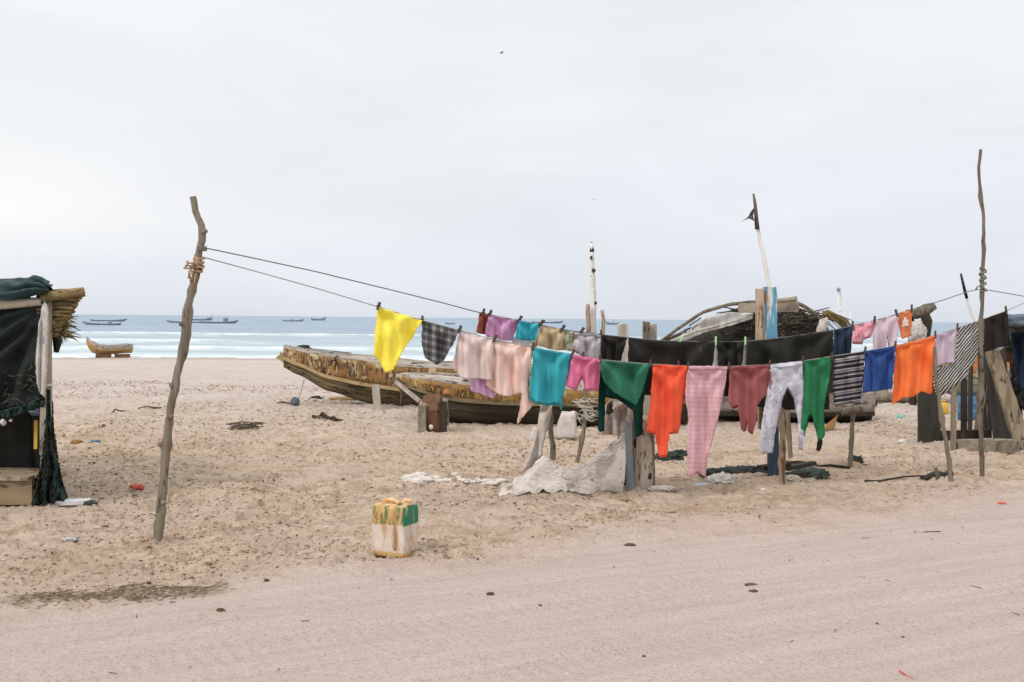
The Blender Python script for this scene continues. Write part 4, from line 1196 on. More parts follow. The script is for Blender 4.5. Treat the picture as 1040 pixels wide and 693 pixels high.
def lettering(txt, name, t0, t1, q0, q1, mat, parent, PF):
    """raised painted letters following the near side of the boat"""
    cu = bpy.data.curves.new(name, 'FONT'); cu.body = txt; cu.size = 1; cu.extrude = 0; cu.align_x = 'LEFT'
    tmp = bpy.data.objects.new('tmp', cu); COL.objects.link(tmp)
    bpy.context.view_layer.update()
    me = bpy.data.meshes.new_from_object(tmp.evaluated_get(bpy.context.evaluated_depsgraph_get()))
    bpy.data.objects.remove(tmp)
    xs = [v.co.x for v in me.vertices]; ys = [v.co.y for v in me.vertices]
    x0, x1, y0, y1 = min(xs), max(xs), min(ys), max(ys)
    mb = MB()
    mb.v = [tuple(PF(t0 + (t1 - t0) * (v.co.x - x0) / (x1 - x0), -1, q0 + (q1 - q0) * (v.co.y - y0) / (y1 - y0), .034)) for v in me.vertices]
    mb.f = [tuple(p.vertices) for p in me.polygons]
    return mb.build(name, mat, parent, smooth=False, solid=.006)


painted_marks(boat2, LASTP[0], 16, 8, .02, .6, (M['stem_brown'], M['tan_board']), 3.15, 4.7)
lettering('3SX2', 'lettering', .112, .178, 3.3, 4.45, M['lettering'], boat2, LASTP[0])
lettering('W2US', 'lettering', .222, .286, 3.25, 4.4, M['lettering'], boat2, LASTP[0])
MB().lump(LASTP[0](.198, -1, 3.9, .02), (.07, .02, .055), 4, .6).build('orange_mark', M['orange_blob'], boat2)

# ------------------------------------------------------------------ fishing-net shelter behind the washing
DS = 15.25
sx0, sx1 = U(672, 345, DS).x, U(850, 345, DS).x
cx = (sx0 + sx1) / 2
sg = gz(cx, DS + .6) + .5
shel = empty('net_shelter', (cx, DS + .6, sg), 'low dome of dark fishing nets over bent poles, behind the black cloths', 'shelter')


def dome(u, v):
    # u across 0..1, v front (0) to back (1)
    top_px = lerp_tab([(0, 350), (.12, 341), (.3, 328), (.5, 317), (.62, 312), (.74, 312), (.86, 316), (.95, 328), (1, 350)])
    x = sx0 - .05 + (sx1 - sx0 + .1) * u
    ztop = U(672 + 178 * u, top_px(u), DS).z
    a = v * math.pi
    r = math.sin(a) ** .7
    y = DS + .65 - .75 * math.cos(a)
    z = sg + (ztop - sg) * r
    q = Vector((x * 3, y * 3, z * 3))
    d = .10 * mn.fractal(q, 1, 2, 4) + .06 * abs(mn.noise(q * 3))
    return Vector((x + d * .4, y - d, max(sg - .05, z + d * .6 * r)))


MB().grid(dome, 70, 36).build('net_cover', M['net_black'], shel)
mb = MB(); rn = random.Random(5)
for i in range(260):                                           # loose net cords and leaf ends
    u, v = rn.uniform(.45, .99), rn.uniform(.12, .55)
    a = dome(u, v); L = rn.uniform(.05, .2)
    dv = Vector((rn.uniform(-1, 1), -rn.uniform(.1, .6), rn.uniform(-.6, .5))) * L
    mb.tube([a, a + dv * .5 + Vector((0, -.02, .02)), a + dv + Vector((0, 0, -.02))], [.004, .006, .002], 4)
mb.build('loose_cords', M['straw_fibre'], shel)['kind'] = 'stuff'
mb = MB(); rn = random.Random(6)
for i in range(420):
    u, v = rn.uniform(.35, 1), rn.uniform(.10, .6)
    a = dome(u, v); L = rn.uniform(.04, .13)
    dv = Vector((rn.uniform(-1, 1), -rn.uniform(.0, .5), rn.uniform(-.4, .5))) * L
    mb.tube([a, a + dv * .5, a + dv], [.012, .012, .002], 4)
mb.build('net_tangle', M['net_black'], shel)['kind'] = 'stuff'


mb = MB(); rn = random.Random(44)
for i in range(70):                                            # sticks and reeds thrown over the nets
    u, v = rn.uniform(.42, .98), rn.uniform(.2, .55)
    a = dome(u, v) + Vector((0, -.03, .03)); L = rn.uniform(.2, .6); an = rn.gauss(0, .45)
    dv = Vector((math.cos(an), rn.uniform(-.15, .15), math.sin(an) * .8)) * L
    mb.tube([a - dv * .5, a + Vector((0, -.02, .02)), a + dv * .5], [.008, .012, .006], 5, .15, i)
mb.build('stick_layer', M['dark_wood'], shel)['kind'] = 'stuff'


def spole(pts, d, r0, r1, name='bent_pole', mat='pole_dark', seed=0):
    dense = []
    for (a, b) in zip(pts[:-1], pts[1:]):
        for i in range(5): dense.append((a[0] + (b[0] - a[0]) * i / 5, a[1] + (b[1] - a[1]) * i / 5))
    dense.append(pts[-1])
    n = len(dense)
    P = [U(x, y, d) for x, y in dense]
    P = [P[0]] + [(P[i - 1] + 2 * P[i] + P[i + 1]) / 4 for i in range(1, n - 1)] + [P[-1]]
    return MB().tube(P, [r0 + (r1 - r0) * i / (n - 1) for i in range(n)], 7, .1, seed).build(name, M[mat], shel)


spole([(668, 349), (690, 333), (714, 317), (740, 309.5), (762, 307), (790, 307)], DS - .35, .022, .03, seed=1)
spole([(800, 306), (815, 310), (826, 317), (833, 324), (842, 340)], DS - .3, .03, .02, seed=2)
spole([(680, 343), (692, 338), (700, 337), (708, 330)], DS - .2, .014, .01, seed=3)
spole([(676, 349), (705, 337), (740, 328), (764, 320)], DS - .42, .022, .02, mat='grey_wood', seed=4)
spole([(700, 331), (712, 323)], DS - .3, .010, .010, seed=5)
spole([(786, 306), (797, 305), (809, 303.5)], DS - .6, .035, .04, mat='plank_grey', seed=6)
MB().beam(U(750, 313, DS - .45), U(811, 312, DS - .45), .14, .05, up=(0, 1, 0), n=10, jit=.09, seed=4).build('cross_plank', M['plank_grey'], shel, smooth=False)
# cloudy plastic sheet over the seaward end
garment('plastic_sheet', [(685, 345), (703, 333), (716, 323), (740, 317), (765, 318), (764, 324), (745, 330), (715, 338), (690, 349)], 'R', M['plastic_pale'], '', '', 71, .05, 3, parent=shel, dcon=lambda x: DS - .18, top=318, part='plastic_sheet', step=2.5)
garment('white_scrap', [(832, 325), (840, 322), (843, 328), (838, 336), (829, 338)], 'R', M['sack_white'], '', '', 72, .02, 1, parent=shel, dcon=lambda x: DS - .5, top=322, part='cloth_scrap')
mb = MB(); rn = random.Random(12)
for i in range(70):                                            # bundle of straw at the right end
    a = U(838 + rn.uniform(-3, 3), 318 + rn.uniform(-3, 3), DS - .2 + rn.uniform(-.1, .1)); b = U(858 + rn.uniform(-3, 8), 328 + rn.uniform(-3, 9), DS - .1 + rn.uniform(-.2, .2))
    mb.tube([a, a.lerp(b, .5) + Vector((0, 0, .03)), b], [.008, .009, .004], 4)
mb.build('straw_bundle', M['thatch'], shel)

# white leaning flagpole with a rag flag
fp, DFP = pole('flagpole', [(765.5, 198), (768, 212), (769.5, 232), (773, 250), (777, 268), (782, 294), (786, 330), (790, 400), (793, 478)], 10.75, (1.2, 4.6), M['white_pole'],
               'whitewashed leaning pole with torn rag flag above the blue post', 'flagpole', 21, sink=.2)
MB().tube([U(765.2, 197, DFP), U(767, 208, DFP - .01), U(769.4, 233, DFP - .01)], [.012, .017, .026], 7, .1, 2).build('bare_tip', M['pole_dark'], fp)
garment('rag_flag', [(766.5, 211), (764.5, 219), (766, 224.5), (761, 222), (753.5, 225), (760, 220), (763.5, 214)], 'R', C['plaid'], '', '', 73, .03, 1, parent=fp, dcon=lambda x: DFP, top=211, part='rag_flag', step=1)

# masts and posts showing above the front washing
ms = empty('mooring_mast', GG(600, 428), 'thin white ragged mast with black patches between grey clothes and sky', 'mast')
DMS = LOC[ms.name].y


def relpole(pxs, d, r0, r1, name, mat, parent, seed=0, n=8, jit=.12):
    m = []
    for (a, b) in zip(pxs[:-1], pxs[1:]):
        k = max(2, int(math.hypot(b[0] - a[0], b[1] - a[1]) / 5))
        for i in range(k): m.append((a[0] + (b[0] - a[0]) * i / k, a[1] + (b[1] - a[1]) * i / k))
    m.append(pxs[-1]); N = len(m)
    rn = random.Random(seed)
    return MB().tube([U(x, y, d) for x, y in m], [(r0 + (r1 - r0) * i / (N - 1)) * d / F_PX * (1 + rn.uniform(-.1, .1)) for i in range(N)], n, jit, seed).build(name, M[mat], parent)


mpole = relpole([(600.8, 247), (601.5, 270), (602.5, 300), (602, 336), (602, 429)], DMS, 1.9, 5.2, 'pole', 'white_pole', ms, 3)
relpole([(597, 309), (597.5, 330), (597, 429)], DMS - .12, 2.2, 3.2, 'side_plank', 'tan_board', ms, 4)
relpole([(611.5, 315), (613, 325), (612, 345), (611, 429)], DMS - .05, 1.6, 3.0, 'side_plank', 'tan_board', ms, 5)
relpole([(600.8, 246), (601.2, 256)], DMS, 1.0, 2.3, 'black_tip', 'blackpost', mpole, 6)
MB().lump(U(603, 275, DMS - .05), (.03, .03, .03), 2, .4).lump(U(605, 308, DMS - .05), (.02, .02, .025), 3, .4).lump(U(600.5, 262, DMS - .05), (.02, .02, .03), 4, .4).build('dark_patch', M['blackpost'], mpole)

for i, (x0, x1, yt, yb, dd, mt, lb) in enumerate(((627.5, 637.5, 329, 428, 14.9, 'grey_wood', 'pale grey plank post above the first black cloth, beside the white mast'),
                                                  (653, 660, 327, 428, 14.9, 'pole_dark', 'darker slim post top in the pair above the widest black cloth'),
                                                  (659.5, 667, 329.5, 428, 15.05, 'grey_wood', 'paler broad post top in the pair above the widest black cloth'))):
    d0 = dd; xm = (x0 + x1) / 2
    a = U(xm, yb, d0); a.z = gz(a.x, a.y) - .2; b = U(xm, yt, d0)
    o = MB().beam(a, b, (x1 - x0) * d0 / F_PX, .09, up=(0, 1, 0), n=10, jit=.07, seed=30 + i).build('wooden_post', M[mt], smooth=False, origin=(a.x, a.y, a.z + .2))
    tag(o, lb, 'post', 'post tops behind the black cloths')

# ------------------------------------------------------------------ blue board post holding the upper line
DP = 9.86; gp = U(787, 489, DP); gp.z = gz(gp.x, DP)
bp = empty('board_post', gp, 'flaking blue and tan board post rising behind the floral trousers', 'post')
for (x0, x1, yt, yb, dd, th, mt, nm, sd) in ((775.5, 788.5, 291.5, 400, 0, .06, 'blue_post', 'blue_board', 1), (768, 776, 293.5, 400, -.02, .07, 'tan_board', 'tan_board', 2)):
    d0 = DP + dd
    MB().beam(U((x0 + x1) / 2, yb, d0), U((x0 + x1) / 2, yt, d0), (x1 - x0) * d0 / F_PX, th, up=(0, 1, 0), n=14, jit=.03, seed=sd).build(nm, M[mt], bp, smooth=False)
a = U(786.5, 489, DP); a.z = gz(a.x, DP) - .25
MB().beam(a, U(784, 398, DP), .105, .06, up=(0, 1, 0), n=12, jit=.04, seed=5).build('lower_board', M['deep_blue_post'], bp, smooth=False)
MB().beam(U(773, 398, DP - .02), U(773, 436, DP - .02), .06, .05, up=(0, 1, 0), n=6, jit=.05, seed=6).build('tan_board', M['tan_board'], bp, smooth=False)
MB().beam(U(771.5, 334, DP - .06), U(771.5, 346, DP - .06), .05, .03, up=(0, 1, 0), n=3, jit=.08, seed=7).build('nailed_block', M['tan_board'], bp, smooth=False)
pole('prop_stick', [(793, 414), (795, 440), (794, 470), (795, 492)], None, (2.6, 3.2), M['tan_board'], 'pale knotty stick standing close against the foot of the blue post', 'stick', 31, knots=4, sink=.2)
pole('prop_stick', [(799, 412), (800, 430), (802, 450), (803, 465)], None, (2.0, 2.4), M['pole'], 'thin grey stick between floral trouser legs, behind the pale knotty stick', 'stick', 32, knots=2, sink=.2)

# ------------------------------------------------------------------ stump posts and canvas heap
DT = GG(650, 499).y + .32; gs_ = U(650, 497, DT); gs_.z = gz(gs_.x, DT)
st = empty('stump_posts', gs_, 'cluster of bleached stumps and a blue grey slab under the emerald drape', 'post')
def stump(pts, d, w, t_, nm, mt, sd, tp=1.0):
    a = U(*pts[0], d); a.z -= .2
    return MB().beam(a, U(*pts[1], d), w, t_, up=(0, 1, 0), n=14, jit=.13, seed=sd, taper=tp).build(nm, M[mt], st, smooth=True, flat_angle=35)
stump_o = stump(((654, 498), (653, 425)), DT, .165, .16, 'stump', 'stump_wood', 1, .9)
stump(((663, 498), (661.5, 432)), DT + .02, .05, .07, 'side_slab', 'plank_grey', 2)
stump(((641, 500), (638, 428)), DT - .13, .072, .06, 'blue_grey_slab', 'slate_wood', 3, .8)
stump(((658, 480), (654, 384)), DT + .17, .12, .07, 'tall_plank', 'grey_wood', 4, .85)
stump(((640, 470), (636, 409)), DT + .16, .20, .06, 'rear_plank', 'tan_board', 5, .9)
MB().lump(U(660, 484, DT - .085), (.014, .010, .03), 3, .5).build('knot_hole', M['dark_wood'], stump_o)
MB().lump(U(645, 450, DT - .085), (.012, .012, .045), 5, .5).build('crack', M['dark_wood'], stump_o)

sack = garment('torn_sack', [(614, 412), (622, 404), (634, 407), (640, 411), (640, 430), (636, 444), (622, 442), (606.5, 441), (611, 426)], 'F', M['grey_sheet'],
               'torn pale sack with a dark hole wrapped over the stumps', 'sack', 81, .05, 2, dcon=lambda x: DT - .03, top=404, free=True, step=2)
MB().lump(U(619, 416, DT - .105), (.028, .015, .05), 3, .8).build('hole', M['dark_wood'], sack)


def heap_fn(poly_top, poly_bot, d_top, d_bot, sd, amp, fq):
    def f(u, v):
        tp = lerp2(poly_top, u); bt = lerp2(poly_bot, u)
        a = U(*tp, d_top); b = U(*bt, d_bot)
        p = a.lerp(b, v) + Vector((0, 0, -.10 * math.sin(v * math.pi)))
        b = GG(*bt) + Vector((0, 0, .015)); p = a.lerp(b, v) + Vector((0, 0, -.05 * math.sin(v * math.pi)))
        q = Vector((u * fq + v * .9, v * 2.2 - u * .8, sd * 3.3))
        r = 1.1 * (.32 - abs(mn.noise(q))) + .22 * mn.noise(q * 2.6) + .10 * mn.noise(q * 6) + .05 * mn.noise(q * 14)
        e = min(1, (1 - v) * 5 + .15)
        return p + Vector((.2 * r * amp, -r * amp * e, max(-.02, r) * amp * e * .9))
    return f


def lerp2(tab, u):
    n = len(tab) - 1; i = min(n - 1, int(u * n)); k = u * n - i
    return (tab[i][0] + (tab[i + 1][0] - tab[i][0]) * k, tab[i][1] + (tab[i + 1][1] - tab[i][1]) * k)


g_ = GG(610, 497)
# settled shape of the canvas in millimetres, row by row: a sheet draped over sacks with one corner tied to the stumps
CANVAS_MM = (
    -69, 363, 65, -44, 368, 52, -29, 373, 22, 6, 380, 36, 41, 378, 36, 75, 356, 47, 114, 376, 60, 157, 386, 76, 198, 386, 97, 214, 392, 133, 245, 385, 160, 268, 386, 192, 289, 387, 223, 310, 386, 252, 342, 383, 244, 368, 353, 226, 384, 316, 206, 420, 288, 203, 459, 268, 193, 494, 246, 206, 510, 220, 182, 538, 216, 202, 568, 208, 188, 583, 178, 208, 607, 152, 225, 644, 154, 223, 669, 134, 246, 699, 132, 272, 730, 123, 281, 772, 105, 296, 815, 75, 321, 830, 50, 378, 862, 16, 420, 910, 34, 416, 952, 62, 453, 998, 100, 464, 1037, 104, 493, 1068, 72, 526, 1100, 40, 560,
    -66, 364, 48, -40, 351, 55, -24, 357, 24, 7, 363, 34, 41, 373, 19, 81, 366, 35, 120, 368, 47, 160, 370, 70, 190, 372, 102, 206, 380, 137, 231, 382, 169, 257, 377, 199, 280, 375, 228, 308, 372, 246, 340, 366, 246, 356, 341, 222, 389, 312, 222, 420, 283, 221, 448, 259, 194, 484, 236, 208, 508, 215, 196, 540, 212, 186, 564, 195, 188, 595, 186, 204, 613, 151, 212, 642, 152, 238, 675, 136, 232, 692, 122, 265, 738, 118, 268, 763, 103, 310, 805, 70, 330, 848, 49, 368, 867, 12, 407, 905, 25, 426, 955, 48, 454, 998, 88, 467, 1037, 98, 489, 1068, 66, 522, 1100, 34, 556,
    -76, 354, 38, -42, 340, 42, -9, 353, 34, 15, 357, 20, 38, 356, 15, 82, 357, 20, 124, 356, 38, 162, 356, 64, 186, 356, 102, 205, 363, 141, 220, 373, 176, 244, 370, 207, 270, 363, 233, 305, 362, 233, 332, 351, 245, 352, 328, 230, 385, 300, 232, 415, 273, 205, 454, 253, 209, 482, 231, 192, 513, 218, 212, 532, 198, 190, 561, 181, 195, 598, 178, 191, 627, 160, 215, 631, 142, 245, 668, 121, 236, 704, 123, 254, 728, 109, 281, 756, 90, 308, 816, 63, 313, 830, 41, 368, 876, 26, 413, 910, 22, 439, 956, 55, 441, 1004, 80, 456, 1037, 91, 484, 1068, 60, 517, 1100, 29, 550,
    -72, 338, 46, -48, 345, 26, -15, 337, 30, 15, 341, 16, 48, 347, 28, 80, 340, 25, 124, 340, 35, 153, 343, 68, 172, 351, 108, 190, 362, 147, 210, 363, 182, 238, 356, 210, 268, 348, 228, 304, 346, 230, 336, 340, 234, 364, 319, 240, 378, 292, 214, 414, 266, 221, 448, 241, 216, 477, 217, 196, 501, 205, 210, 535, 192, 205, 555, 175, 182, 593, 167, 185, 630, 152, 203, 636, 129, 238, 668, 120, 251, 708, 115, 242, 723, 95, 281, 773, 84, 295, 813, 49, 317, 849, 37, 360, 882, 26, 400, 916, 11, 444, 957, 49, 426, 994, 97, 449, 1037, 84, 479, 1068, 54, 511, 1100, 24, 544,
    -71, 321, 43, -48, 328, 25, -13, 328, 16, 16, 325, 16, 46, 333, 36, 78, 324, 26, 122, 323, 35, 138, 341, 74, 157, 349, 114, 177, 355, 154, 206, 347, 182, 236, 340, 207, 268, 336, 219, 302, 331, 226, 338, 326, 226, 358, 304, 243, 376, 276, 213, 410, 256, 204, 448, 234, 201, 482, 210, 210, 503, 199, 194, 530, 182, 214, 553, 163, 190, 585, 158, 195, 623, 140, 199, 646, 122, 229, 664, 108, 256, 704, 101, 244, 734, 101, 269, 760, 78, 302, 798, 56, 337, 835, 25, 377, 883, 12, 399, 923, 14, 432, 963, 40, 436, 996, 92, 435, 1039, 81, 472, 1074, 50, 504, 1108, 18, 540,
    -69, 320, 25, -40, 321, 38, -15, 312, 14, 17, 309, 17, 42, 319, 42, 77, 307, 22, 111, 314, 44, 128, 329, 80, 144, 341, 120, 173, 339, 152, 201, 332, 182, 232, 325, 205, 268, 324, 210, 298, 316, 224, 335, 310, 219, 352, 289, 244, 377, 266, 228, 410, 244, 218, 443, 222, 211, 472, 198, 206, 502, 184, 187, 526, 170, 208, 561, 164, 204, 586, 144, 191, 613, 128, 201, 645, 110, 222, 667, 104, 242, 705, 98, 258, 742, 92, 261, 766, 67, 290, 804, 43, 331, 844, 22, 364, 887, 11, 384, 927, 21, 419, 968, 38, 452, 998, 75, 437, 1034, 66, 467, 1081, 50, 494, 1118, 24, 538,
    -68, 305, 17, -42, 305, 39, -23, 299, 20, 11, 298, 27, 40, 303, 45, 80, 300, 38, 114, 298, 44, 132, 314, 83, 135, 329, 125, 174, 324, 146, 200, 317, 177, 233, 312, 196, 268, 310, 202, 297, 302, 220, 330, 296, 213, 347, 274, 246, 371, 259, 211, 406, 242, 198, 444, 222, 193, 478, 193, 190, 502, 176, 202, 531, 165, 194, 558, 155, 215, 583, 131, 191, 616, 126, 216, 643, 99, 214, 672, 95, 234, 700, 84, 264, 745, 81, 259, 755, 62, 305, 791, 44, 342, 827, 16, 372, 880, 0, 392, 923, 8, 417, 972, 27, 443, 997, 80, 424, 1042, 71, 456, 1073, 35, 491, 1121, 18, 527,
    -71, 300, 33, -40, 291, 29, -20, 287, 31, 4, 287, 38, 39, 296, 29, 75, 287, 46, 116, 282, 49, 126, 299, 87, 131, 314, 128, 169, 310, 150, 206, 306, 167, 230, 296, 196, 266, 295, 198, 298, 288, 213, 326, 282, 212, 342, 260, 240, 370, 243, 218, 408, 222, 206, 442, 202, 203, 474, 181, 182, 498, 164, 206, 528, 153, 187, 554, 142, 213, 576, 122, 198, 607, 114, 217, 636, 86, 210, 664, 86, 242, 708, 79, 250, 742, 68, 260, 764, 56, 293, 804, 33, 322, 835, 10, 362, 868, -3, 404, 918, -3, 430, 966, 29, 429, 1007, 67, 432, 1050, 86, 458, 1084, 43, 482, 1112, 6, 521,
    -78, 284, 37, -44, 277, 38, -14, 279, 44, 9, 276, 24, 41, 279, 30, 77, 275, 35, 105, 276, 61, 128, 283, 92, 127, 298, 131, 171, 297, 140, 205, 292, 161, 230, 282, 188, 265, 280, 195, 290, 276, 218, 322, 266, 212, 348, 248, 228, 382, 236, 226, 401, 215, 194, 435, 191, 193, 469, 166, 184, 496, 152, 201, 522, 140, 190, 559, 130, 203, 582, 118, 212, 609, 103, 207, 636, 85, 226, 672, 79, 231, 700, 68, 250, 740, 56, 266, 780, 51, 287, 788, 28, 340, 847, 22, 350, 872, -12, 394, 927, -7, 416, 958, 36, 419, 1010, 56, 421, 1055, 76, 448, 1094, 54, 485, 1122, 8, 512,
    -71, 281, 21, -52, 264, 47, -16, 262, 41, 6, 260, 27, 40, 263, 32, 81, 262, 24, 110, 261, 54, 114, 275, 93, 127, 282, 132, 170, 282, 136, 200, 278, 167, 237, 275, 176, 258, 268, 203, 283, 263, 222, 320, 252, 220, 356, 240, 217, 382, 222, 234, 400, 198, 197, 441, 191, 178, 464, 154, 194, 500, 138, 193, 523, 126, 196, 550, 122, 216, 587, 108, 222, 604, 92, 200, 628, 74, 232, 672, 65, 232, 694, 70, 264, 733, 54, 278, 777, 35, 288, 802, 24, 331, 844, 9, 348, 882, -3, 381, 921, -1, 402, 970, 23, 418, 1002, 70, 414, 1046, 60, 448, 1096, 48, 472, 1129, 22, 516,
    -69, 266, 13, -41, 260, 33, -19, 250, 52, 16, 253, 39, 42, 255, 17, 72, 259, 40, 96, 256, 61, 114, 260, 100, 128, 266, 129, 168, 266, 142, 198, 263, 163, 234, 260, 172, 254, 254, 198, 283, 247, 218, 314, 240, 216, 350, 227, 210, 381, 205, 237, 416, 203, 208, 435, 176, 173, 465, 151, 178, 490, 126, 192, 522, 112, 204, 542, 109, 218, 580, 99, 231, 598, 78, 198, 631, 67, 220, 665, 57, 244, 690, 61, 273, 729, 62, 291, 765, 36, 299, 792, 13, 332, 834, -2, 358, 874, -20, 382, 928, -14, 404, 962, 31, 405, 1009, 60, 406, 1054, 68, 436, 1084, 34, 472, 1130, 15, 501,
    -71, 253, 26, -38, 252, 19, -21, 234, 45, 14, 239, 44, 43, 238, 20, 63, 246, 44, 99, 240, 66, 105, 247, 102, 131, 258, 115, 170, 257, 130, 206, 254, 153, 228, 250, 182, 263, 244, 188, 281, 232, 216, 316, 232, 201, 345, 217, 224, 382, 201, 220, 412, 185, 206, 439, 166, 184, 472, 148, 162, 501, 130, 179, 526, 106, 193, 545, 98, 207, 575, 86, 229, 598, 68, 208, 641, 66, 209, 663, 44, 240, 692, 47, 272, 724, 50, 298, 763, 32, 314, 806, 15, 322, 839, -2, 347, 880, -10, 369, 923, -8, 392, 968, 17, 406, 1011, 46, 406, 1062, 64, 426, 1093, 35, 462, 1120, 4, 498,
    -77, 239, 17, -40, 236, 14, -16, 223, 33, 9, 233, 28, 44, 231, 35, 68, 232, 50, 86, 229, 69, 93, 238, 110, 131, 250, 131, 163, 244, 140, 202, 238, 151, 225, 235, 180, 258, 230, 186, 280, 218, 209, 311, 217, 201, 341, 202, 217, 378, 188, 233, 411, 173, 209, 448, 158, 195, 464, 132, 162, 500, 122, 166, 532, 109, 178, 558, 102, 198, 571, 72, 226, 608, 66, 219, 641, 52, 204, 673, 51, 232, 700, 38, 263, 724, 36, 294, 760, 22, 304, 795, 1, 325, 829, -16, 350, 884, -18, 358, 928, -13, 384, 974, 6, 404, 1010, 37, 419, 1051, 52, 437, 1102, 47, 457, 1127, 4, 488,
    -73, 228, 30, -43, 220, 13, -6, 220, 20, 13, 217, 24, 38, 215, 36, 68, 218, 61, 74, 220, 77, 104, 229, 96, 128, 234, 132, 168, 230, 133, 196, 228, 162, 232, 224, 170, 253, 219, 198, 286, 213, 195, 312, 208, 215, 348, 197, 203, 374, 172, 228, 405, 158, 202, 439, 146, 196, 470, 125, 175, 492, 115, 180, 522, 96, 181, 557, 88, 194, 577, 67, 213, 609, 57, 231, 641, 38, 208, 682, 45, 220, 710, 45, 253, 737, 39, 284, 755, 11, 312, 805, 6, 312, 841, -10, 337, 874, -28, 372, 928, -9, 370, 966, 16, 394, 1015, 30, 408, 1049, 39, 434, 1104, 36, 446, 1136, 17, 488,
    -72, 216, 41, -46, 206, 22, -12, 205, 13, 19, 204, 32, 54, 213, 26, 49, 224, 62, 66, 217, 94, 99, 216, 110, 124, 220, 133, 167, 214, 132, 192, 213, 164, 229, 209, 168, 248, 205, 194, 283, 199, 192, 311, 191, 213, 343, 182, 201, 380, 167, 212, 418, 154, 214, 440, 140, 179, 476, 119, 188, 501, 107, 168, 516, 92, 196, 551, 81, 208, 586, 66, 200, 604, 43, 229, 646, 37, 222, 672, 36, 230, 710, 30, 248, 743, 32, 272, 758, 3, 300, 803, -6, 308, 832, -24, 338, 878, -38, 362, 927, -23, 374, 971, 4, 389, 1011, 38, 394, 1054, 50, 422, 1091, 25, 452, 1137, 7, 476,
    -74, 200, 36, -37, 196, 36, -13, 189, 14, 23, 198, 16, 54, 196, 32, 46, 208, 65, 67, 207, 80, 105, 206, 97, 122, 203, 135, 160, 203, 142, 198, 200, 156, 225, 200, 180, 255, 194, 184, 281, 187, 204, 314, 185, 200, 350, 171, 214, 384, 161, 198, 414, 139, 217, 434, 125, 178, 469, 106, 184, 494, 93, 171, 520, 82, 185, 544, 69, 212, 578, 53, 200, 607, 38, 216, 641, 24, 227, 667, 26, 236, 701, 24, 260, 740, 19, 270, 772, 10, 293, 797, -14, 320, 843, -16, 328, 885, -29, 351, 934, -36, 374, 976, -10, 391, 1016, 25, 387, 1061, 46, 409, 1094, 19, 439, 1126, -3, 476,
    -73, 194, 20, -41, 180, 34, -10, 176, 23, 19, 182, 17, 44, 186, 41, 42, 194, 67, 64, 191, 80, 100, 190, 100, 121, 187, 135, 157, 188, 147, 195, 185, 156, 222, 184, 180, 258, 180, 177, 280, 172, 203, 315, 173, 189, 345, 156, 212, 381, 146, 192, 409, 124, 216, 442, 119, 190, 470, 99, 168, 497, 84, 185, 529, 74, 174, 550, 62, 200, 576, 46, 214, 614, 37, 202, 636, 10, 228, 676, 20, 225, 700, 11, 257, 732, 11, 282, 776, 2, 281, 796, -26, 313, 844, -27, 320, 889, -18, 342, 937, -32, 361, 971, 0, 376, 1015, 12, 397, 1052, 34, 419, 1104, 26, 430, 1133, -4, 465,
    -77, 178, 14, -40, 173, 18, -13, 168, 39, 20, 166, 19, 50, 170, 38, 35, 178, 69, 64, 182, 94, 101, 175, 96, 121, 171, 134, 161, 174, 142, 190, 176, 169, 225, 171, 172, 253, 165, 177, 278, 158, 198, 314, 157, 190, 341, 143, 204, 384, 134, 203, 403, 113, 208, 439, 104, 190, 466, 86, 168, 490, 71, 186, 524, 63, 182, 561, 60, 188, 572, 33, 214, 608, 24, 202, 645, 12, 214, 678, 7, 228, 711, 15, 246, 734, -2, 274, 770, -9, 289, 808, -21, 306, 840, -38, 331, 891, -32, 336, 935, -16, 357, 979, -12, 377, 1018, 8, 382, 1056, 29, 407, 1098, 13, 424, 1140, 2, 453,
    -80, 164, 23, -45, 158, 15, -15, 152, 34, 21, 150, 22, 52, 154, 39, 31, 163, 72, 63, 166, 98, 93, 163, 102, 120, 156, 130, 158, 158, 144, 187, 161, 171, 224, 155, 170, 251, 157, 192, 284, 150, 184, 315, 146, 201, 350, 137, 191, 380, 119, 202, 408, 105, 195, 436, 91, 188, 472, 78, 180, 498, 68, 172, 520, 55, 196, 554, 47, 186, 575, 28, 200, 606, 15, 214, 644, 1, 206, 683, -2, 218, 713, 2, 239, 745, 4, 263, 765, -24, 290, 810, -28, 295, 846, -42, 319, 887, -43, 345, 936, -28, 344, 982, -19, 364, 1013, 18, 373, 1059, 25, 394, 1090, 0, 426, 1136, -10, 448,
    -78, 148, 16, -45, 146, 28, -12, 142, 20, 22, 136, 30, 50, 138, 40, 27, 148, 74, 61, 150, 101, 96, 147, 98, 126, 142, 125, 152, 146, 154, 184, 145, 173, 220, 141, 172, 246, 142, 193, 280, 135, 184, 312, 130, 200, 346, 125, 181, 377, 103, 202, 412, 98, 182, 444, 78, 194, 466, 65, 183, 499, 55, 165, 520, 44, 185, 551, 35, 197, 585, 31, 189, 600, 2, 211, 639, -4, 220, 678, -14, 223, 704, -4, 251, 744, -9, 257, 777, -20, 278, 809, -42, 298, 852, -34, 308, 889, -52, 331, 936, -42, 351, 981, -18, 350, 1019, 8, 367, 1061, 20, 382, 1095, -1, 412, 1134, -20, 438,
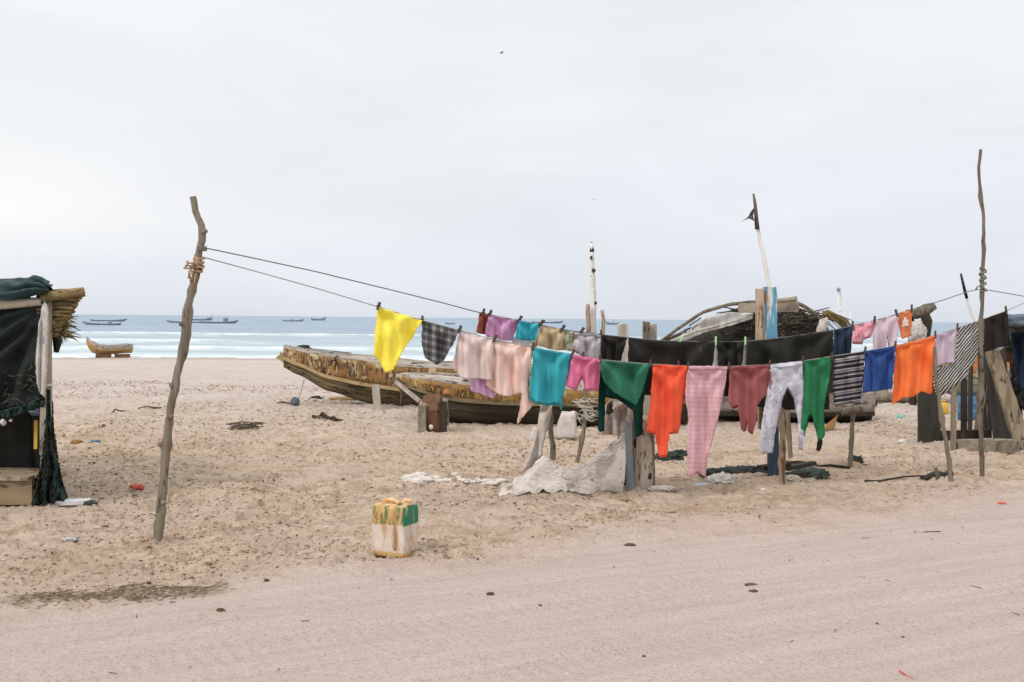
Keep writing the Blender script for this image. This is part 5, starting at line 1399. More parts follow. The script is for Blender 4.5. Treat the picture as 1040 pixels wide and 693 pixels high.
    -80, 132, 14, -50, 130, 29, -16, 126, 17, 20, 121, 26, 47, 122, 42, 24, 132, 77, 58, 134, 103, 94, 131, 96, 116, 130, 132, 150, 130, 156, 187, 131, 166, 218, 130, 185, 252, 131, 181, 280, 123, 196, 315, 121, 188, 344, 108, 181, 375, 91, 189, 407, 83, 176, 438, 63, 191, 472, 62, 167, 499, 49, 180, 532, 44, 174, 547, 22, 196, 582, 19, 180, 607, 1, 197, 634, -19, 218, 672, -21, 236, 708, -16, 243, 736, -19, 269, 780, -26, 265, 819, -38, 285, 852, -47, 302, 894, -38, 324, 939, -52, 340, 986, -32, 351, 1023, 0, 356, 1062, 12, 371, 1096, -9, 400, 1133, -28, 427,
    -80, 125, 30, -50, 119, 16, -18, 112, 26, 18, 106, 18, 44, 106, 44, 23, 116, 79, 55, 118, 106, 92, 115, 94, 114, 114, 130, 146, 114, 156, 185, 114, 163, 216, 113, 185, 250, 115, 180, 278, 107, 196, 313, 106, 182, 348, 96, 192, 382, 90, 174, 414, 71, 188, 438, 54, 178, 469, 50, 158, 493, 34, 180, 527, 32, 168, 545, 10, 188, 578, 5, 179, 616, 4, 184, 643, -19, 205, 672, -34, 228, 710, -29, 236, 737, -33, 263, 774, -36, 277, 817, -52, 282, 848, -56, 314, 893, -50, 314, 936, -35, 329, 984, -29, 337, 1022, 0, 343, 1063, 4, 360, 1096, -17, 388, 1133, -35, 415,
    -82, 110, 38, -57, 104, 18, -22, 96, 24, 14, 91, 22, 40, 90, 46, 21, 100, 81, 52, 102, 108, 89, 98, 93, 116, 99, 124, 146, 97, 152, 182, 98, 168, 218, 101, 173, 250, 100, 188, 286, 100, 182, 313, 90, 186, 344, 79, 190, 379, 75, 168, 409, 55, 185, 445, 56, 163, 476, 39, 170, 496, 26, 167, 523, 17, 166, 554, 9, 175, 576, -7, 189, 613, -10, 180, 650, -15, 192, 679, -33, 214, 712, -44, 236, 745, -28, 250, 772, -52, 274, 810, -61, 294, 850, -66, 304, 894, -64, 318, 939, -49, 323, 980, -24, 322, 1023, -2, 330, 1063, -4, 349, 1096, -24, 377, 1132, -43, 403,
    -86, 103, 22, -54, 95, 33, -26, 82, 16, 9, 78, 30, 37, 75, 48, 18, 83, 83, 48, 86, 110, 85, 82, 92, 117, 83, 118, 146, 81, 146, 180, 82, 166, 217, 85, 168, 249, 83, 186, 284, 83, 179, 317, 74, 192, 353, 74, 173, 385, 61, 178, 410, 46, 171, 441, 45, 152, 472, 23, 167, 506, 24, 155, 524, 2, 173, 556, 1, 162, 572, -21, 187, 610, -24, 181, 650, -28, 184, 686, -31, 200, 718, -43, 222, 751, -40, 242, 783, -45, 264, 812, -72, 283, 855, -62, 291, 896, -67, 304, 941, -58, 312, 984, -36, 313, 1024, -6, 317, 1062, -13, 338, 1096, -32, 365, 1132, -50, 391,
    -86, 89, 14, -59, 79, 33, -31, 68, 22, 4, 63, 33, 34, 58, 48, 16, 67, 84, 45, 70, 112, 82, 66, 96, 116, 66, 112, 146, 65, 140, 180, 65, 161, 216, 67, 166, 249, 66, 180, 284, 66, 186, 320, 66, 177, 350, 58, 170, 387, 44, 174, 421, 44, 158, 443, 28, 151, 468, 13, 156, 503, 13, 145, 520, -11, 168, 555, -10, 153, 574, -30, 175, 606, -36, 190, 645, -42, 188, 685, -45, 194, 723, -44, 207, 756, -41, 229, 790, -51, 252, 817, -62, 271, 860, -59, 278, 899, -66, 290, 942, -62, 298, 982, -38, 298, 1024, -12, 305, 1062, -22, 328, 1096, -40, 353, 1132, -58, 378,
    -93, 76, 23, -58, 68, 20, -33, 62, 38, -1, 47, 30, 30, 43, 50, 14, 50, 84, 43, 53, 112, 83, 54, 108, 120, 52, 104, 147, 49, 133, 179, 48, 155, 215, 50, 167, 251, 52, 170, 285, 49, 182, 320, 51, 170, 356, 44, 179, 386, 38, 156, 422, 34, 144, 449, 14, 158, 479, 11, 144, 501, -2, 141, 518, -20, 156, 554, -26, 158, 584, -31, 162, 603, -51, 188, 640, -50, 200, 680, -55, 205, 720, -58, 210, 758, -54, 222, 782, -65, 252, 821, -75, 265, 861, -66, 266, 900, -74, 280, 943, -65, 284, 981, -40, 284, 1025, -19, 292, 1060, -32, 317, 1096, -48, 340, 1131, -66, 364,
    -97, 59, 24, -62, 52, 18, -40, 49, 45, -7, 34, 39, 28, 27, 51, 13, 34, 85, 42, 36, 111, 82, 39, 117, 118, 35, 102, 149, 34, 125, 180, 32, 149, 215, 33, 163, 251, 36, 164, 285, 33, 175, 318, 34, 164, 355, 27, 172, 382, 23, 150, 420, 20, 134, 450, -2, 154, 478, 0, 132, 500, -16, 148, 528, -20, 142, 551, -41, 156, 588, -39, 150, 608, -57, 175, 636, -66, 199, 674, -66, 213, 714, -64, 223, 753, -67, 226, 790, -60, 239, 822, -82, 252, 861, -82, 266, 902, -72, 264, 941, -65, 270, 980, -43, 270, 1026, -28, 280, 1058, -42, 307, 1096, -55, 328, 1130, -74, 350,
    -102, 43, 22, -68, 36, 19, -44, 32, 42, -11, 26, 53, 22, 12, 51, 13, 17, 85, 43, 23, 100, 80, 23, 112, 119, 23, 114, 154, 22, 114, 182, 18, 139, 216, 17, 157, 251, 19, 165, 286, 23, 160, 322, 17, 168, 357, 22, 154, 394, 10, 159, 421, 3, 134, 443, -15, 146, 474, -12, 122, 498, -31, 144, 531, -26, 128, 551, -52, 146, 586, -54, 155, 618, -51, 164, 640, -74, 187, 674, -80, 206, 710, -80, 223, 748, -78, 237, 789, -76, 241, 828, -72, 241, 862, -91, 256, 903, -80, 253, 941, -68, 255, 980, -48, 255, 1026, -37, 269, 1058, -52, 296, 1096, -63, 315, 1130, -82, 337,
    -104, 27, 16, -71, 24, 31, -37, 21, 32, -19, 13, 60, 14, -2, 53, 13, 1, 84, 44, 7, 97, 82, 12, 99, 116, 7, 119, 154, 6, 109, 188, 9, 125, 217, 3, 146, 252, 2, 159, 286, 8, 152, 320, 3, 159, 355, 6, 147, 391, -6, 151, 418, -13, 129, 451, -20, 131, 476, -28, 120, 499, -40, 130, 529, -42, 124, 562, -47, 134, 586, -70, 149, 622, -60, 152, 647, -74, 173, 677, -88, 194, 713, -89, 210, 750, -89, 225, 789, -90, 234, 828, -83, 231, 863, -89, 240, 904, -92, 244, 941, -72, 241, 980, -53, 240, 1026, -48, 259, 1057, -62, 285, 1095, -71, 302, 1129, -89, 323,
    -106, 10, 14, -75, 8, 30, -40, 6, 28, -25, -2, 55, 7, -16, 57, 14, -15, 83, 46, -10, 96, 84, 0, 88, 117, -4, 106, 152, -10, 118, 188, -5, 115, 222, -1, 129, 253, -10, 145, 288, -11, 152, 321, 0, 141, 354, -13, 148, 393, -10, 134, 428, -21, 142, 455, -27, 116, 486, -40, 124, 508, -38, 117, 530, -58, 130, 565, -56, 121, 596, -65, 136, 626, -74, 149, 653, -75, 159, 680, -94, 180, 716, -90, 196, 752, -88, 209, 791, -84, 220, 828, -98, 226, 864, -92, 226, 905, -96, 230, 940, -75, 226, 980, -61, 226, 1024, -59, 250, 1057, -71, 273, 1094, -79, 288, 1128, -97, 308,
    -106, -2, 26, -73, -5, 19, -42, -10, 35, -18, -13, 44, -1, -27, 68, 24, -28, 75, 49, -26, 97, 84, -17, 85, 122, -10, 91, 149, -26, 114, 186, -21, 122, 223, -16, 120, 257, -11, 128, 288, -25, 141, 324, -18, 139, 359, -12, 129, 392, -27, 135, 424, -36, 134, 451, -43, 118, 486, -54, 116, 512, -45, 103, 526, -70, 122, 562, -70, 130, 598, -70, 120, 630, -81, 137, 662, -72, 146, 684, -98, 165, 719, -98, 182, 755, -90, 194, 794, -88, 204, 829, -105, 213, 864, -96, 212, 904, -98, 214, 940, -80, 211, 980, -70, 214, 1021, -72, 241, 1057, -76, 258, 1093, -88, 274, 1126, -105, 294,
    -106, -18, 30, -77, -22, 17, -43, -25, 28, -14, -26, 34, -7, -42, 66, 28, -42, 68, 50, -43, 96, 86, -34, 86, 124, -25, 83, 156, -30, 99, 186, -38, 119, 223, -33, 123, 257, -26, 119, 292, -25, 123, 326, -34, 133, 358, -24, 118, 390, -39, 123, 428, -39, 118, 457, -52, 132, 481, -61, 102, 514, -52, 90, 530, -75, 107, 560, -86, 126, 597, -82, 133, 631, -85, 121, 666, -74, 131, 690, -98, 151, 722, -109, 172, 756, -105, 190, 794, -97, 192, 834, -99, 199, 868, -110, 206, 903, -96, 199, 941, -88, 198, 979, -82, 203, 1016, -84, 235, 1057, -82, 244, 1091, -96, 261, 1125, -114, 279,
    -103, -27, 16, -74, -29, 32, -46, -36, 15, -11, -39, 26, -6, -56, 58, 26, -57, 64, 52, -58, 88, 88, -49, 93, 125, -42, 87, 162, -35, 84, 189, -49, 107, 224, -48, 116, 260, -43, 117, 293, -33, 108, 324, -46, 122, 357, -39, 111, 394, -38, 107, 424, -55, 120, 456, -67, 128, 491, -69, 113, 512, -67, 85, 544, -68, 102, 565, -93, 114, 596, -98, 129, 633, -97, 134, 668, -86, 123, 698, -86, 143, 727, -110, 157, 759, -115, 178, 794, -113, 194, 832, -106, 185, 868, -116, 192, 902, -99, 184, 939, -91, 183, 977, -95, 194, 1018, -91, 221, 1056, -89, 230, 1090, -105, 247, 1124, -122, 264,
    -107, -43, 14, -76, -46, 33, -48, -52, 18, -12, -54, 19, -1, -69, 48, 24, -72, 71, 59, -64, 74, 89, -65, 94, 127, -58, 91, 162, -51, 80, 196, -52, 92, 224, -54, 101, 260, -56, 106, 292, -46, 99, 324, -55, 108, 360, -55, 111, 394, -48, 94, 420, -66, 112, 453, -66, 112, 488, -83, 111, 515, -81, 90, 546, -73, 87, 576, -86, 104, 600, -103, 114, 633, -108, 122, 664, -98, 135, 701, -94, 130, 732, -97, 150, 764, -110, 164, 796, -118, 180, 834, -122, 182, 870, -110, 178, 901, -107, 171, 940, -101, 172, 975, -110, 186, 1016, -104, 212, 1055, -97, 217, 1088, -114, 234, 1122, -129, 249,
    -110, -60, 14, -79, -62, 32, -47, -67, 26, -16, -71, 21, 11, -76, 38, 24, -88, 67, 60, -78, 67, 90, -81, 90, 127, -72, 82, 164, -67, 85, 199, -62, 78, 226, -70, 95, 260, -58, 90, 294, -63, 98, 327, -57, 92, 360, -69, 105, 393, -62, 89, 429, -66, 98, 452, -82, 114, 484, -84, 95, 521, -94, 96, 544, -88, 92, 580, -90, 89, 604, -110, 102, 630, -98, 110, 665, -106, 121, 698, -108, 138, 734, -96, 135, 768, -103, 151, 800, -116, 164, 835, -130, 170, 871, -118, 166, 906, -122, 170, 939, -113, 164, 978, -110, 170, 1017, -112, 200, 1054, -106, 204, 1086, -123, 220, 1120, -137, 234,
    -112, -77, 17, -81, -79, 30, -47, -83, 30, -17, -86, 14, 16, -88, 28, 28, -102, 60, 63, -94, 61, 92, -95, 82, 127, -87, 78, 163, -83, 82, 195, -75, 70, 226, -81, 83, 259, -70, 78, 292, -75, 87, 326, -68, 81, 359, -78, 92, 396, -76, 98, 430, -74, 85, 450, -96, 109, 480, -98, 97, 514, -97, 81, 543, -102, 92, 576, -105, 88, 613, -100, 92, 635, -113, 106, 672, -102, 107, 698, -119, 128, 734, -108, 126, 768, -110, 138, 798, -127, 155, 835, -132, 156, 868, -131, 156, 902, -126, 156, 940, -128, 162, 970, -126, 170, 1014, -115, 185, 1053, -114, 190, 1084, -131, 206, 1119, -145, 218,
    -113, -92, 27, -80, -94, 19, -50, -100, 33, -19, -103, 14, 17, -102, 20, 33, -113, 48, 65, -110, 57, 95, -109, 74, 130, -103, 82, 163, -92, 69, 198, -91, 74, 229, -80, 67, 262, -86, 77, 294, -76, 71, 326, -84, 84, 361, -80, 76, 393, -89, 92, 427, -89, 83, 459, -96, 96, 485, -109, 108, 513, -111, 88, 546, -110, 79, 576, -118, 97, 610, -113, 85, 640, -124, 98, 671, -111, 96, 700, -124, 115, 736, -124, 125, 765, -123, 131, 799, -129, 140, 834, -126, 141, 868, -128, 142, 902, -129, 142, 937, -136, 150, 972, -122, 153, 1014, -122, 171, 1050, -125, 178, 1082, -140, 192, 1117, -153, 203,
    -116, -108, 31, -82, -110, 18, -53, -116, 34, -20, -119, 18, 12, -118, 26, 43, -116, 35, 68, -126, 58, 101, -112, 60, 131, -118, 79, 162, -107, 63, 196, -105, 68, 227, -92, 56, 260, -97, 66, 293, -88, 61, 324, -96, 74, 360, -96, 80, 396, -95, 77, 426, -100, 94, 462, -104, 83, 486, -123, 105, 522, -115, 101, 546, -124, 73, 576, -127, 85, 611, -128, 90, 642, -118, 85, 671, -126, 100, 706, -122, 100, 736, -136, 117, 771, -127, 117, 797, -144, 136, 834, -134, 128, 867, -141, 137, 904, -146, 142, 938, -133, 135, 973, -132, 142, 1013, -126, 156, 1050, -131, 163, 1080, -149, 178, 1115, -160, 187,
    -117, -126, 30, -81, -124, 28, -47, -125, 19, -18, -130, 31, 12, -130, 14, 48, -126, 22, 70, -140, 50, 102, -125, 49, 132, -132, 70, 167, -122, 68, 194, -110, 52, 230, -108, 52, 262, -98, 49, 293, -104, 63, 328, -98, 58, 357, -110, 73, 392, -110, 72, 424, -115, 93, 458, -119, 82, 486, -131, 91, 520, -129, 97, 548, -136, 81, 580, -126, 70, 612, -140, 82, 643, -126, 74, 672, -139, 93, 708, -126, 87, 734, -144, 105, 772, -136, 106, 798, -151, 122, 834, -150, 130, 868, -142, 122, 904, -154, 132, 936, -142, 124, 972, -144, 134, 1012, -134, 143, 1049, -138, 149, 1079, -156, 163, 1113, -167, 171,
    -119, -143, 28, -82, -142, 32, -49, -141, 17, -19, -147, 30, 12, -146, 19, 49, -140, 14, 75, -148, 36, 105, -139, 41, 134, -143, 58, 169, -138, 64, 192, -122, 42, 229, -118, 40, 263, -108, 36, 292, -117, 54, 328, -114, 63, 363, -110, 57, 388, -124, 78, 425, -128, 84, 459, -132, 91, 493, -131, 78, 519, -144, 96, 556, -140, 94, 581, -140, 67, 615, -134, 67, 645, -139, 68, 673, -146, 81, 707, -140, 80, 742, -139, 91, 768, -152, 109, 804, -145, 108, 835, -162, 122, 868, -153, 112, 904, -150, 117, 938, -158, 126, 973, -149, 121, 1011, -142, 130, 1048, -146, 135, 1076, -166, 150, 1111, -174, 156,
    -119, -160, 26, -83, -159, 31, -47, -157, 25, -13, -154, 16, 15, -156, 34, 49, -152, 27, 84, -150, 22, 106, -155, 46, 138, -147, 42, 169, -154, 59, 195, -138, 38, 228, -128, 27, 264, -122, 28, 299, -118, 37, 327, -130, 57, 360, -126, 53, 395, -127, 64, 421, -143, 83, 458, -147, 90, 490, -145, 72, 520, -154, 84, 555, -156, 93, 588, -150, 78, 613, -142, 55, 648, -152, 63, 678, -145, 67, 706, -155, 83, 743, -147, 79, 771, -160, 96, 804, -154, 96, 835, -168, 108, 872, -168, 116, 905, -156, 103, 938, -167, 116, 972, -159, 111, 1011, -150, 116, 1046, -154, 121, 1072, -176, 136, 1109, -180, 140,
    -118, -177, 22, -84, -176, 32, -48, -174, 28, -14, -172, 14, 12, -172, 35, 44, -168, 24, 81, -166, 16, 106, -170, 40, 138, -161, 33, 168, -166, 49, 199, -155, 37, 229, -143, 21, 265, -138, 24, 299, -134, 30, 334, -131, 41, 360, -141, 61, 396, -139, 52, 428, -144, 68, 457, -161, 83, 494, -157, 82, 526, -152, 70, 553, -170, 86, 582, -158, 65, 611, -154, 48, 646, -151, 47, 682, -152, 54, 706, -168, 76, 742, -161, 73, 777, -157, 82, 805, -170, 98, 839, -162, 93, 872, -177, 105, 903, -168, 97, 940, -164, 101, 972, -174, 114, 1008, -162, 106, 1045, -162, 107, 1070, -184, 123, 1107, -187, 124,
    -118, -194, 19, -84, -193, 32, -50, -190, 24, -14, -188, 18, 16, -187, 29, 44, -186, 25, 75, -180, 25, 112, -184, 32, 136, -178, 32, 169, -179, 37, 200, -171, 31, 230, -160, 22, 266, -154, 22, 297, -150, 35, 331, -145, 34, 358, -154, 53, 394, -154, 61, 430, -152, 53, 459, -167, 68, 494, -173, 81, 526, -166, 65, 555, -176, 73, 588, -172, 70, 611, -170, 45, 646, -164, 40, 683, -161, 42, 708, -174, 62, 741, -177, 76, 777, -168, 72, 805, -181, 87, 839, -175, 84, 875, -173, 90, 904, -183, 104, 938, -174, 91, 971, -181, 102, 1009, -178, 106, 1042, -170, 95, 1068, -192, 109, 1104, -194, 110,
    -118, -210, 16, -84, -210, 28, -50, -207, 23, -15, -205, 17, 20, -202, 20, 49, -199, 34, 76, -195, 16, 104, -198, 40, 139, -193, 40, 170, -190, 24, 198, -186, 23, 231, -177, 22, 266, -170, 28, 301, -163, 26, 332, -160, 43, 364, -156, 37, 392, -170, 55, 430, -168, 60, 465, -168, 52, 497, -179, 66, 530, -182, 70, 559, -174, 56, 588, -187, 73, 614, -185, 49, 647, -179, 35, 680, -176, 44, 715, -171, 48, 742, -187, 65, 777, -184, 75, 811, -179, 72, 838, -190, 89, 873, -184, 80, 904, -191, 90, 940, -189, 98, 971, -177, 88, 1007, -190, 97, 1040, -182, 86, 1065, -196, 94, 1101, -201, 95,
    -116, -228, 18, -82, -224, 20, -50, -223, 29, -16, -222, 14, 20, -218, 17, 50, -216, 38, 77, -212, 14, 109, -208, 27, 140, -210, 42, 168, -206, 20, 202, -202, 26, 234, -192, 16, 267, -187, 29, 301, -180, 24, 330, -177, 40, 362, -170, 30, 398, -172, 38, 428, -185, 56, 463, -184, 48, 501, -183, 50, 530, -197, 64, 560, -186, 47, 589, -198, 62, 622, -188, 63, 648, -194, 39, 682, -185, 31, 716, -178, 34, 748, -183, 51, 774, -199, 69, 809, -192, 63, 841, -196, 75, 875, -198, 86, 906, -185, 76, 938, -198, 88, 971, -188, 78, 1006, -193, 82, 1041, -198, 89, 1069, -190, 79, 1095, -214, 88,
    -113, -240, 29, -82, -241, 16, -50, -240, 31, -17, -239, 17, 20, -235, 14, 50, -233, 34, 80, -228, 22, 114, -220, 14, 140, -228, 40, 169, -224, 24, 202, -219, 22, 236, -210, 15, 272, -202, 20, 302, -194, 35, 334, -186, 26, 366, -186, 38, 400, -184, 27, 434, -189, 40, 464, -201, 54, 499, -198, 45, 527, -210, 55, 559, -202, 44, 594, -198, 46, 622, -203, 65, 657, -198, 53, 683, -200, 30, 716, -193, 33, 752, -188, 36, 781, -196, 55, 808, -206, 72, 844, -201, 61, 873, -208, 75, 906, -199, 70, 941, -194, 74, 972, -202, 82, 1007, -198, 68, 1037, -209, 78, 1068, -192, 64, 1092, -219, 74,
    -107, -254, 38, -84, -258, 16, -50, -256, 27, -15, -253, 26, 19, -252, 14, 54, -247, 24, 85, -241, 31, 115, -237, 14, 148, -235, 26, 173, -238, 34, 204, -236, 16, 238, -228, 16, 274, -219, 20, 304, -212, 36, 333, -203, 20, 365, -204, 35, 400, -201, 26, 436, -200, 27, 465, -214, 45, 501, -214, 51, 533, -212, 39, 562, -217, 50, 595, -210, 36, 621, -218, 60, 654, -213, 50, 688, -208, 43, 716, -206, 24, 749, -203, 40, 784, -199, 40, 809, -216, 58, 845, -216, 68, 877, -207, 60, 908, -214, 72, 940, -198, 60, 969, -212, 74, 1006, -213, 73, 1039, -210, 64, 1065, -202, 55, 1093, -221, 59,
    -111, -264, 24, -75, -263, 30, -48, -270, 16, -15, -269, 30, 19, -268, 18, 50, -264, 29, 86, -258, 34, 116, -254, 21, 152, -249, 14, 176, -254, 42, 206, -252, 24, 240, -243, 26, 272, -228, 37, 304, -227, 25, 335, -221, 16, 367, -221, 30, 402, -218, 33, 437, -216, 22, 472, -218, 29, 500, -230, 48, 531, -224, 30, 562, -232, 46, 594, -224, 32, 622, -232, 54, 650, -220, 36, 684, -223, 42, 716, -220, 27, 746, -219, 40, 781, -214, 37, 816, -209, 44, 844, -228, 58, 876, -217, 50, 908, -223, 62, 938, -210, 54, 973, -203, 63, 1002, -224, 66, 1039, -222, 58, 1061, -212, 45, 1095, -220, 46,
    -112, -281, 20, -77, -280, 31, -50, -286, 16, -16, -286, 26, 20, -283, 28, 54, -279, 22, 85, -276, 37, 115, -270, 17, 151, -267, 16, 175, -270, 34, 208, -259, 42, 242, -258, 37, 274, -246, 43, 304, -244, 30, 337, -239, 22, 370, -236, 20, 404, -236, 32, 436, -234, 22, 473, -230, 18, 500, -242, 37, 530, -240, 31, 562, -244, 36, 594, -238, 28, 623, -242, 44, 657, -231, 44, 686, -230, 28, 720, -230, 40, 750, -223, 25, 779, -228, 44, 813, -223, 38, 848, -222, 44, 878, -232, 53, 909, -218, 48, 940, -225, 61, 968, -208, 49, 1005, -214, 56, 1034, -234, 53, 1068, -224, 47, 1094, -213, 32,
    -112, -298, 23, -76, -294, 21, -42, -293, 30, -15, -299, 16, 18, -300, 30, 53, -296, 20, 85, -292, 36, 115, -288, 16, 150, -283, 23, 182, -277, 19, 212, -275, 34, 242, -272, 49, 277, -264, 47, 312, -257, 42, 335, -256, 15, 372, -253, 16, 404, -254, 31, 436, -249, 15, 471, -246, 18, 507, -246, 22, 535, -254, 39, 563, -248, 20, 593, -252, 36, 625, -244, 29, 659, -245, 39, 686, -243, 21, 718, -242, 32, 750, -238, 23, 780, -242, 37, 815, -238, 44, 846, -228, 30, 879, -240, 42, 910, -226, 36, 941, -234, 52, 974, -220, 57, 1003, -209, 42, 1033, -228, 42, 1070, -238, 43, 1092, -216, 21,
    -112, -315, 26, -78, -312, 21, -44, -310, 30, -16, -316, 16, 18, -316, 26, 53, -312, 19, 85, -310, 34, 119, -299, 29, 150, -299, 14, 182, -295, 19, 216, -292, 25, 244, -291, 46, 280, -283, 47, 311, -276, 36, 335, -275, 15, 372, -271, 14, 405, -270, 28, 438, -266, 16, 468, -259, 28, 499, -260, 19, 531, -268, 34, 560, -262, 16, 592, -267, 32, 622, -258, 24, 658, -252, 24, 690, -254, 33, 722, -248, 16, 751, -253, 28, 784, -244, 22, 815, -252, 39, 844, -242, 26, 881, -236, 28, 912, -240, 38, 944, -225, 41, 976, -233, 52, 1002, -216, 31, 1038, -216, 37, 1066, -240, 31, 1098, -226, 25,
    -109, -332, 25, -76, -324, 33, -44, -326, 22, -9, -323, 30, 18, -330, 16, 53, -330, 23, 86, -326, 28, 121, -317, 31, 150, -318, 14, 183, -313, 23, 218, -310, 19, 246, -301, 29, 280, -294, 30, 312, -294, 44, 337, -294, 17, 372, -289, 18, 408, -284, 16, 440, -282, 23, 466, -274, 32, 496, -275, 21, 530, -281, 26, 565, -274, 27, 596, -273, 18, 624, -270, 33, 656, -264, 18, 689, -268, 32, 719, -263, 18, 751, -268, 31, 783, -258, 16, 817, -254, 24, 848, -253, 36, 878, -246, 20, 914, -249, 28, 944, -227, 27, 976, -235, 38, 1002, -230, 32, 1036, -220, 25, 1071, -228, 24, 1100, -234, 18,
    -100, -340, 12, -78, -340, 39, -46, -343, 24, -12, -339, 36, 16, -347, 15, 53, -345, 17, 88, -338, 16, 121, -322, 12, 148, -330, 28, 183, -332, 23, 218, -329, 14, 247, -311, 12, 283, -310, 18, 309, -313, 42, 338, -312, 22, 374, -308, 20, 409, -302, 14, 437, -295, 12, 468, -290, 27, 499, -286, 33, 529, -290, 13, 559, -288, 29, 590, -286, 18, 624, -285, 31, 657, -280, 21, 690, -274, 17, 722, -273, 29, 750, -271, 14, 782, -269, 27, 816, -266, 17, 846, -265, 33, 877, -260, 19, 912, -251, 16, 946, -241, 27, 977, -222, 32, 1006, -234, 45, 1034, -233, 24, 1070, -229, 15, 1100, -240, 12,
)
cd = np.array(CANVAS_MM).reshape(53, 39, 3) / 1000.0


def finer(g, k):
    # bilinear refinement of the draped grid
    for ax_ in (0, 1):
        n = g.shape[ax_]; p_ = np.linspace(0, n - 1, (n - 1) * k + 1); i0 = np.minimum(p_.astype(int), n - 2); f_ = p_ - i0
        f_ = f_.reshape([-1, 1, 1] if ax_ == 0 else [1, -1, 1])
        g = np.take(g, i0, ax_) * (1 - f_) + np.take(g, i0 + 1, ax_) * f_
    return g


cg = finer(cd, 2)
nr_, nc_ = cg.shape[:2]
mb = MB()
for j in range(nr_):
    for i in range(nc_):
        x_, y_, z_ = cg[j, i]
        q = Vector((x_ * 5.2 + z_ * 2, y_ * 4 - x_ * 1.5, z_ * 5))
        cr = (.30 - abs(mn.noise(q * .8))) * .075 + .012 * mn.noise(q * 2.1)
        e = min(1, z_ * 9 + .12) * min(1, (1.08 - x_) * 9 + .1)
        zz = z_ * (1 + .22 * math.exp(-((x_ - .31) / .2) ** 2))
        mb.v.append((x_ * .94, y_ * .6 + DT - .10 - cr * e * 1.2, zz - .012 + cr * e * .9))
gh = height(np.array([v[0] for v in mb.v]), np.array([v[1] for v in mb.v]))
mb.v = [(v[0], v[1], max(v[2], .004) + float(h_)) for v, h_ in zip(mb.v, gh)]
mb.f = [(j * nc_ + i, j * nc_ + i + 1, (j + 1) * nc_ + i + 1, (j + 1) * nc_ + i) for j in range(nr_ - 1) for i in range(nc_ - 1)]
tag(mb.build('canvas_heap', M['canvas'], solid=.005, sub=1), 'crumpled pale canvas rising from the sand to the stumps', 'canvas sheet')
garment('fabric_strip', [(549, 411), (561, 411), (559, 424), (555, 438), (551, 452), (549, 464), (541, 474), (532, 478), (538, 462), (543, 446), (547, 430)], 'F', M['grey_sheet'],
        'twisted whitish fabric strip rising from the canvas heap to the teal shirt', 'fabric strip', 83, .05, 1.3, dcon=lambda x: DT + .25, top=411, free=True, thick=.02)
pole('prop_stick', [(558, 408), (558.5, 425), (559.5, 444), (562, 452), (561, 467)], None, (2.2, 3.0), M['pole_dark'], 'dark jointed stick beside the whitish fabric strip', 'stick', 33, knots=2, sink=.2)
ts, DTS = pole('prop_stick', [(594, 395), (595, 410), (594, 430), (590, 452), (586, 470)], None, (2.0, 2.0), M['pole'], 'bent stick with a tuft of twigs below the bright pink shorts', 'stick', 34, knots=2, sink=.2)
mb = MB(); rn = random.Random(3)
for i in range(46):
    a = U(594 + rn.uniform(-6, 8), 415 + rn.uniform(-9, 11), DTS + rn.uniform(-.15, .15)); L = rn.uniform(.08, .26)
    v = Vector((rn.uniform(-1, 1), rn.uniform(-.6, .6), rn.uniform(-.35, .35))).normalized() * L
    mb.tube([a - v * .5, a + Vector((0, 0, rn.uniform(-.03, .03))), a + v * .5], [.003, .006, .003], 4)
mb.build('twig_tuft', M['grey_wood'], ts)
for (x, y, r, sd, lb) in ((576, 421, (.125, .12, .18), 3, 'full white sack standing behind the teal shirt tail'), (545, 425, (.075, .07, .09), 4, 'small white sack behind the whitish fabric strip')):
    p = U(x, y, 13.2); z0 = gz(p.x, p.y)
    p.z = z0 + r[2] * .85
    mb = MB().lump((0, 0, 0), (1, 1, 1), sd, .25, 1.5, 4)
    vv = []
    for v in mb.v:
        q = Vector(v); m_ = max(abs(q.x), abs(q.y) * .7, abs(q.z)); q = q.lerp(q / max(m_, .01), .62)
        w_ = 1 - .22 * q.z
        vv.append((p.x + q.x * r[0] * w_ + .02 * q.z, p.y + q.y * r[1] * w_, z0 + (q.z + .97) * r[2] + .03 * abs(q.x) * (q.z > 0)))
    mb.v = vv
    tag(mb.build('white_sack', M['sack_white']), lb, 'sack', 'white sacks by the boats')
mb = MB(); rn = random.Random(9)
for i in range(110):
    k = i / 109
    p = GG(416 + 96 * k, 488.0 + 2.4 * k + rn.uniform(-.45, .45))
    s = (.040 if k < .25 else .021) * rn.uniform(.6, 1.2)
    mb.lump(p + Vector((0, 0, s * .1)), (s * 1.7, s * 1.1, s * (.7 if k < .28 else .5)), i, .9, 2.4, 3, ridged=True)
tag(mb.build('net_strand', M['white_foam']), 'long whitish net strand on the sand left of the canvas heap', 'net strand')


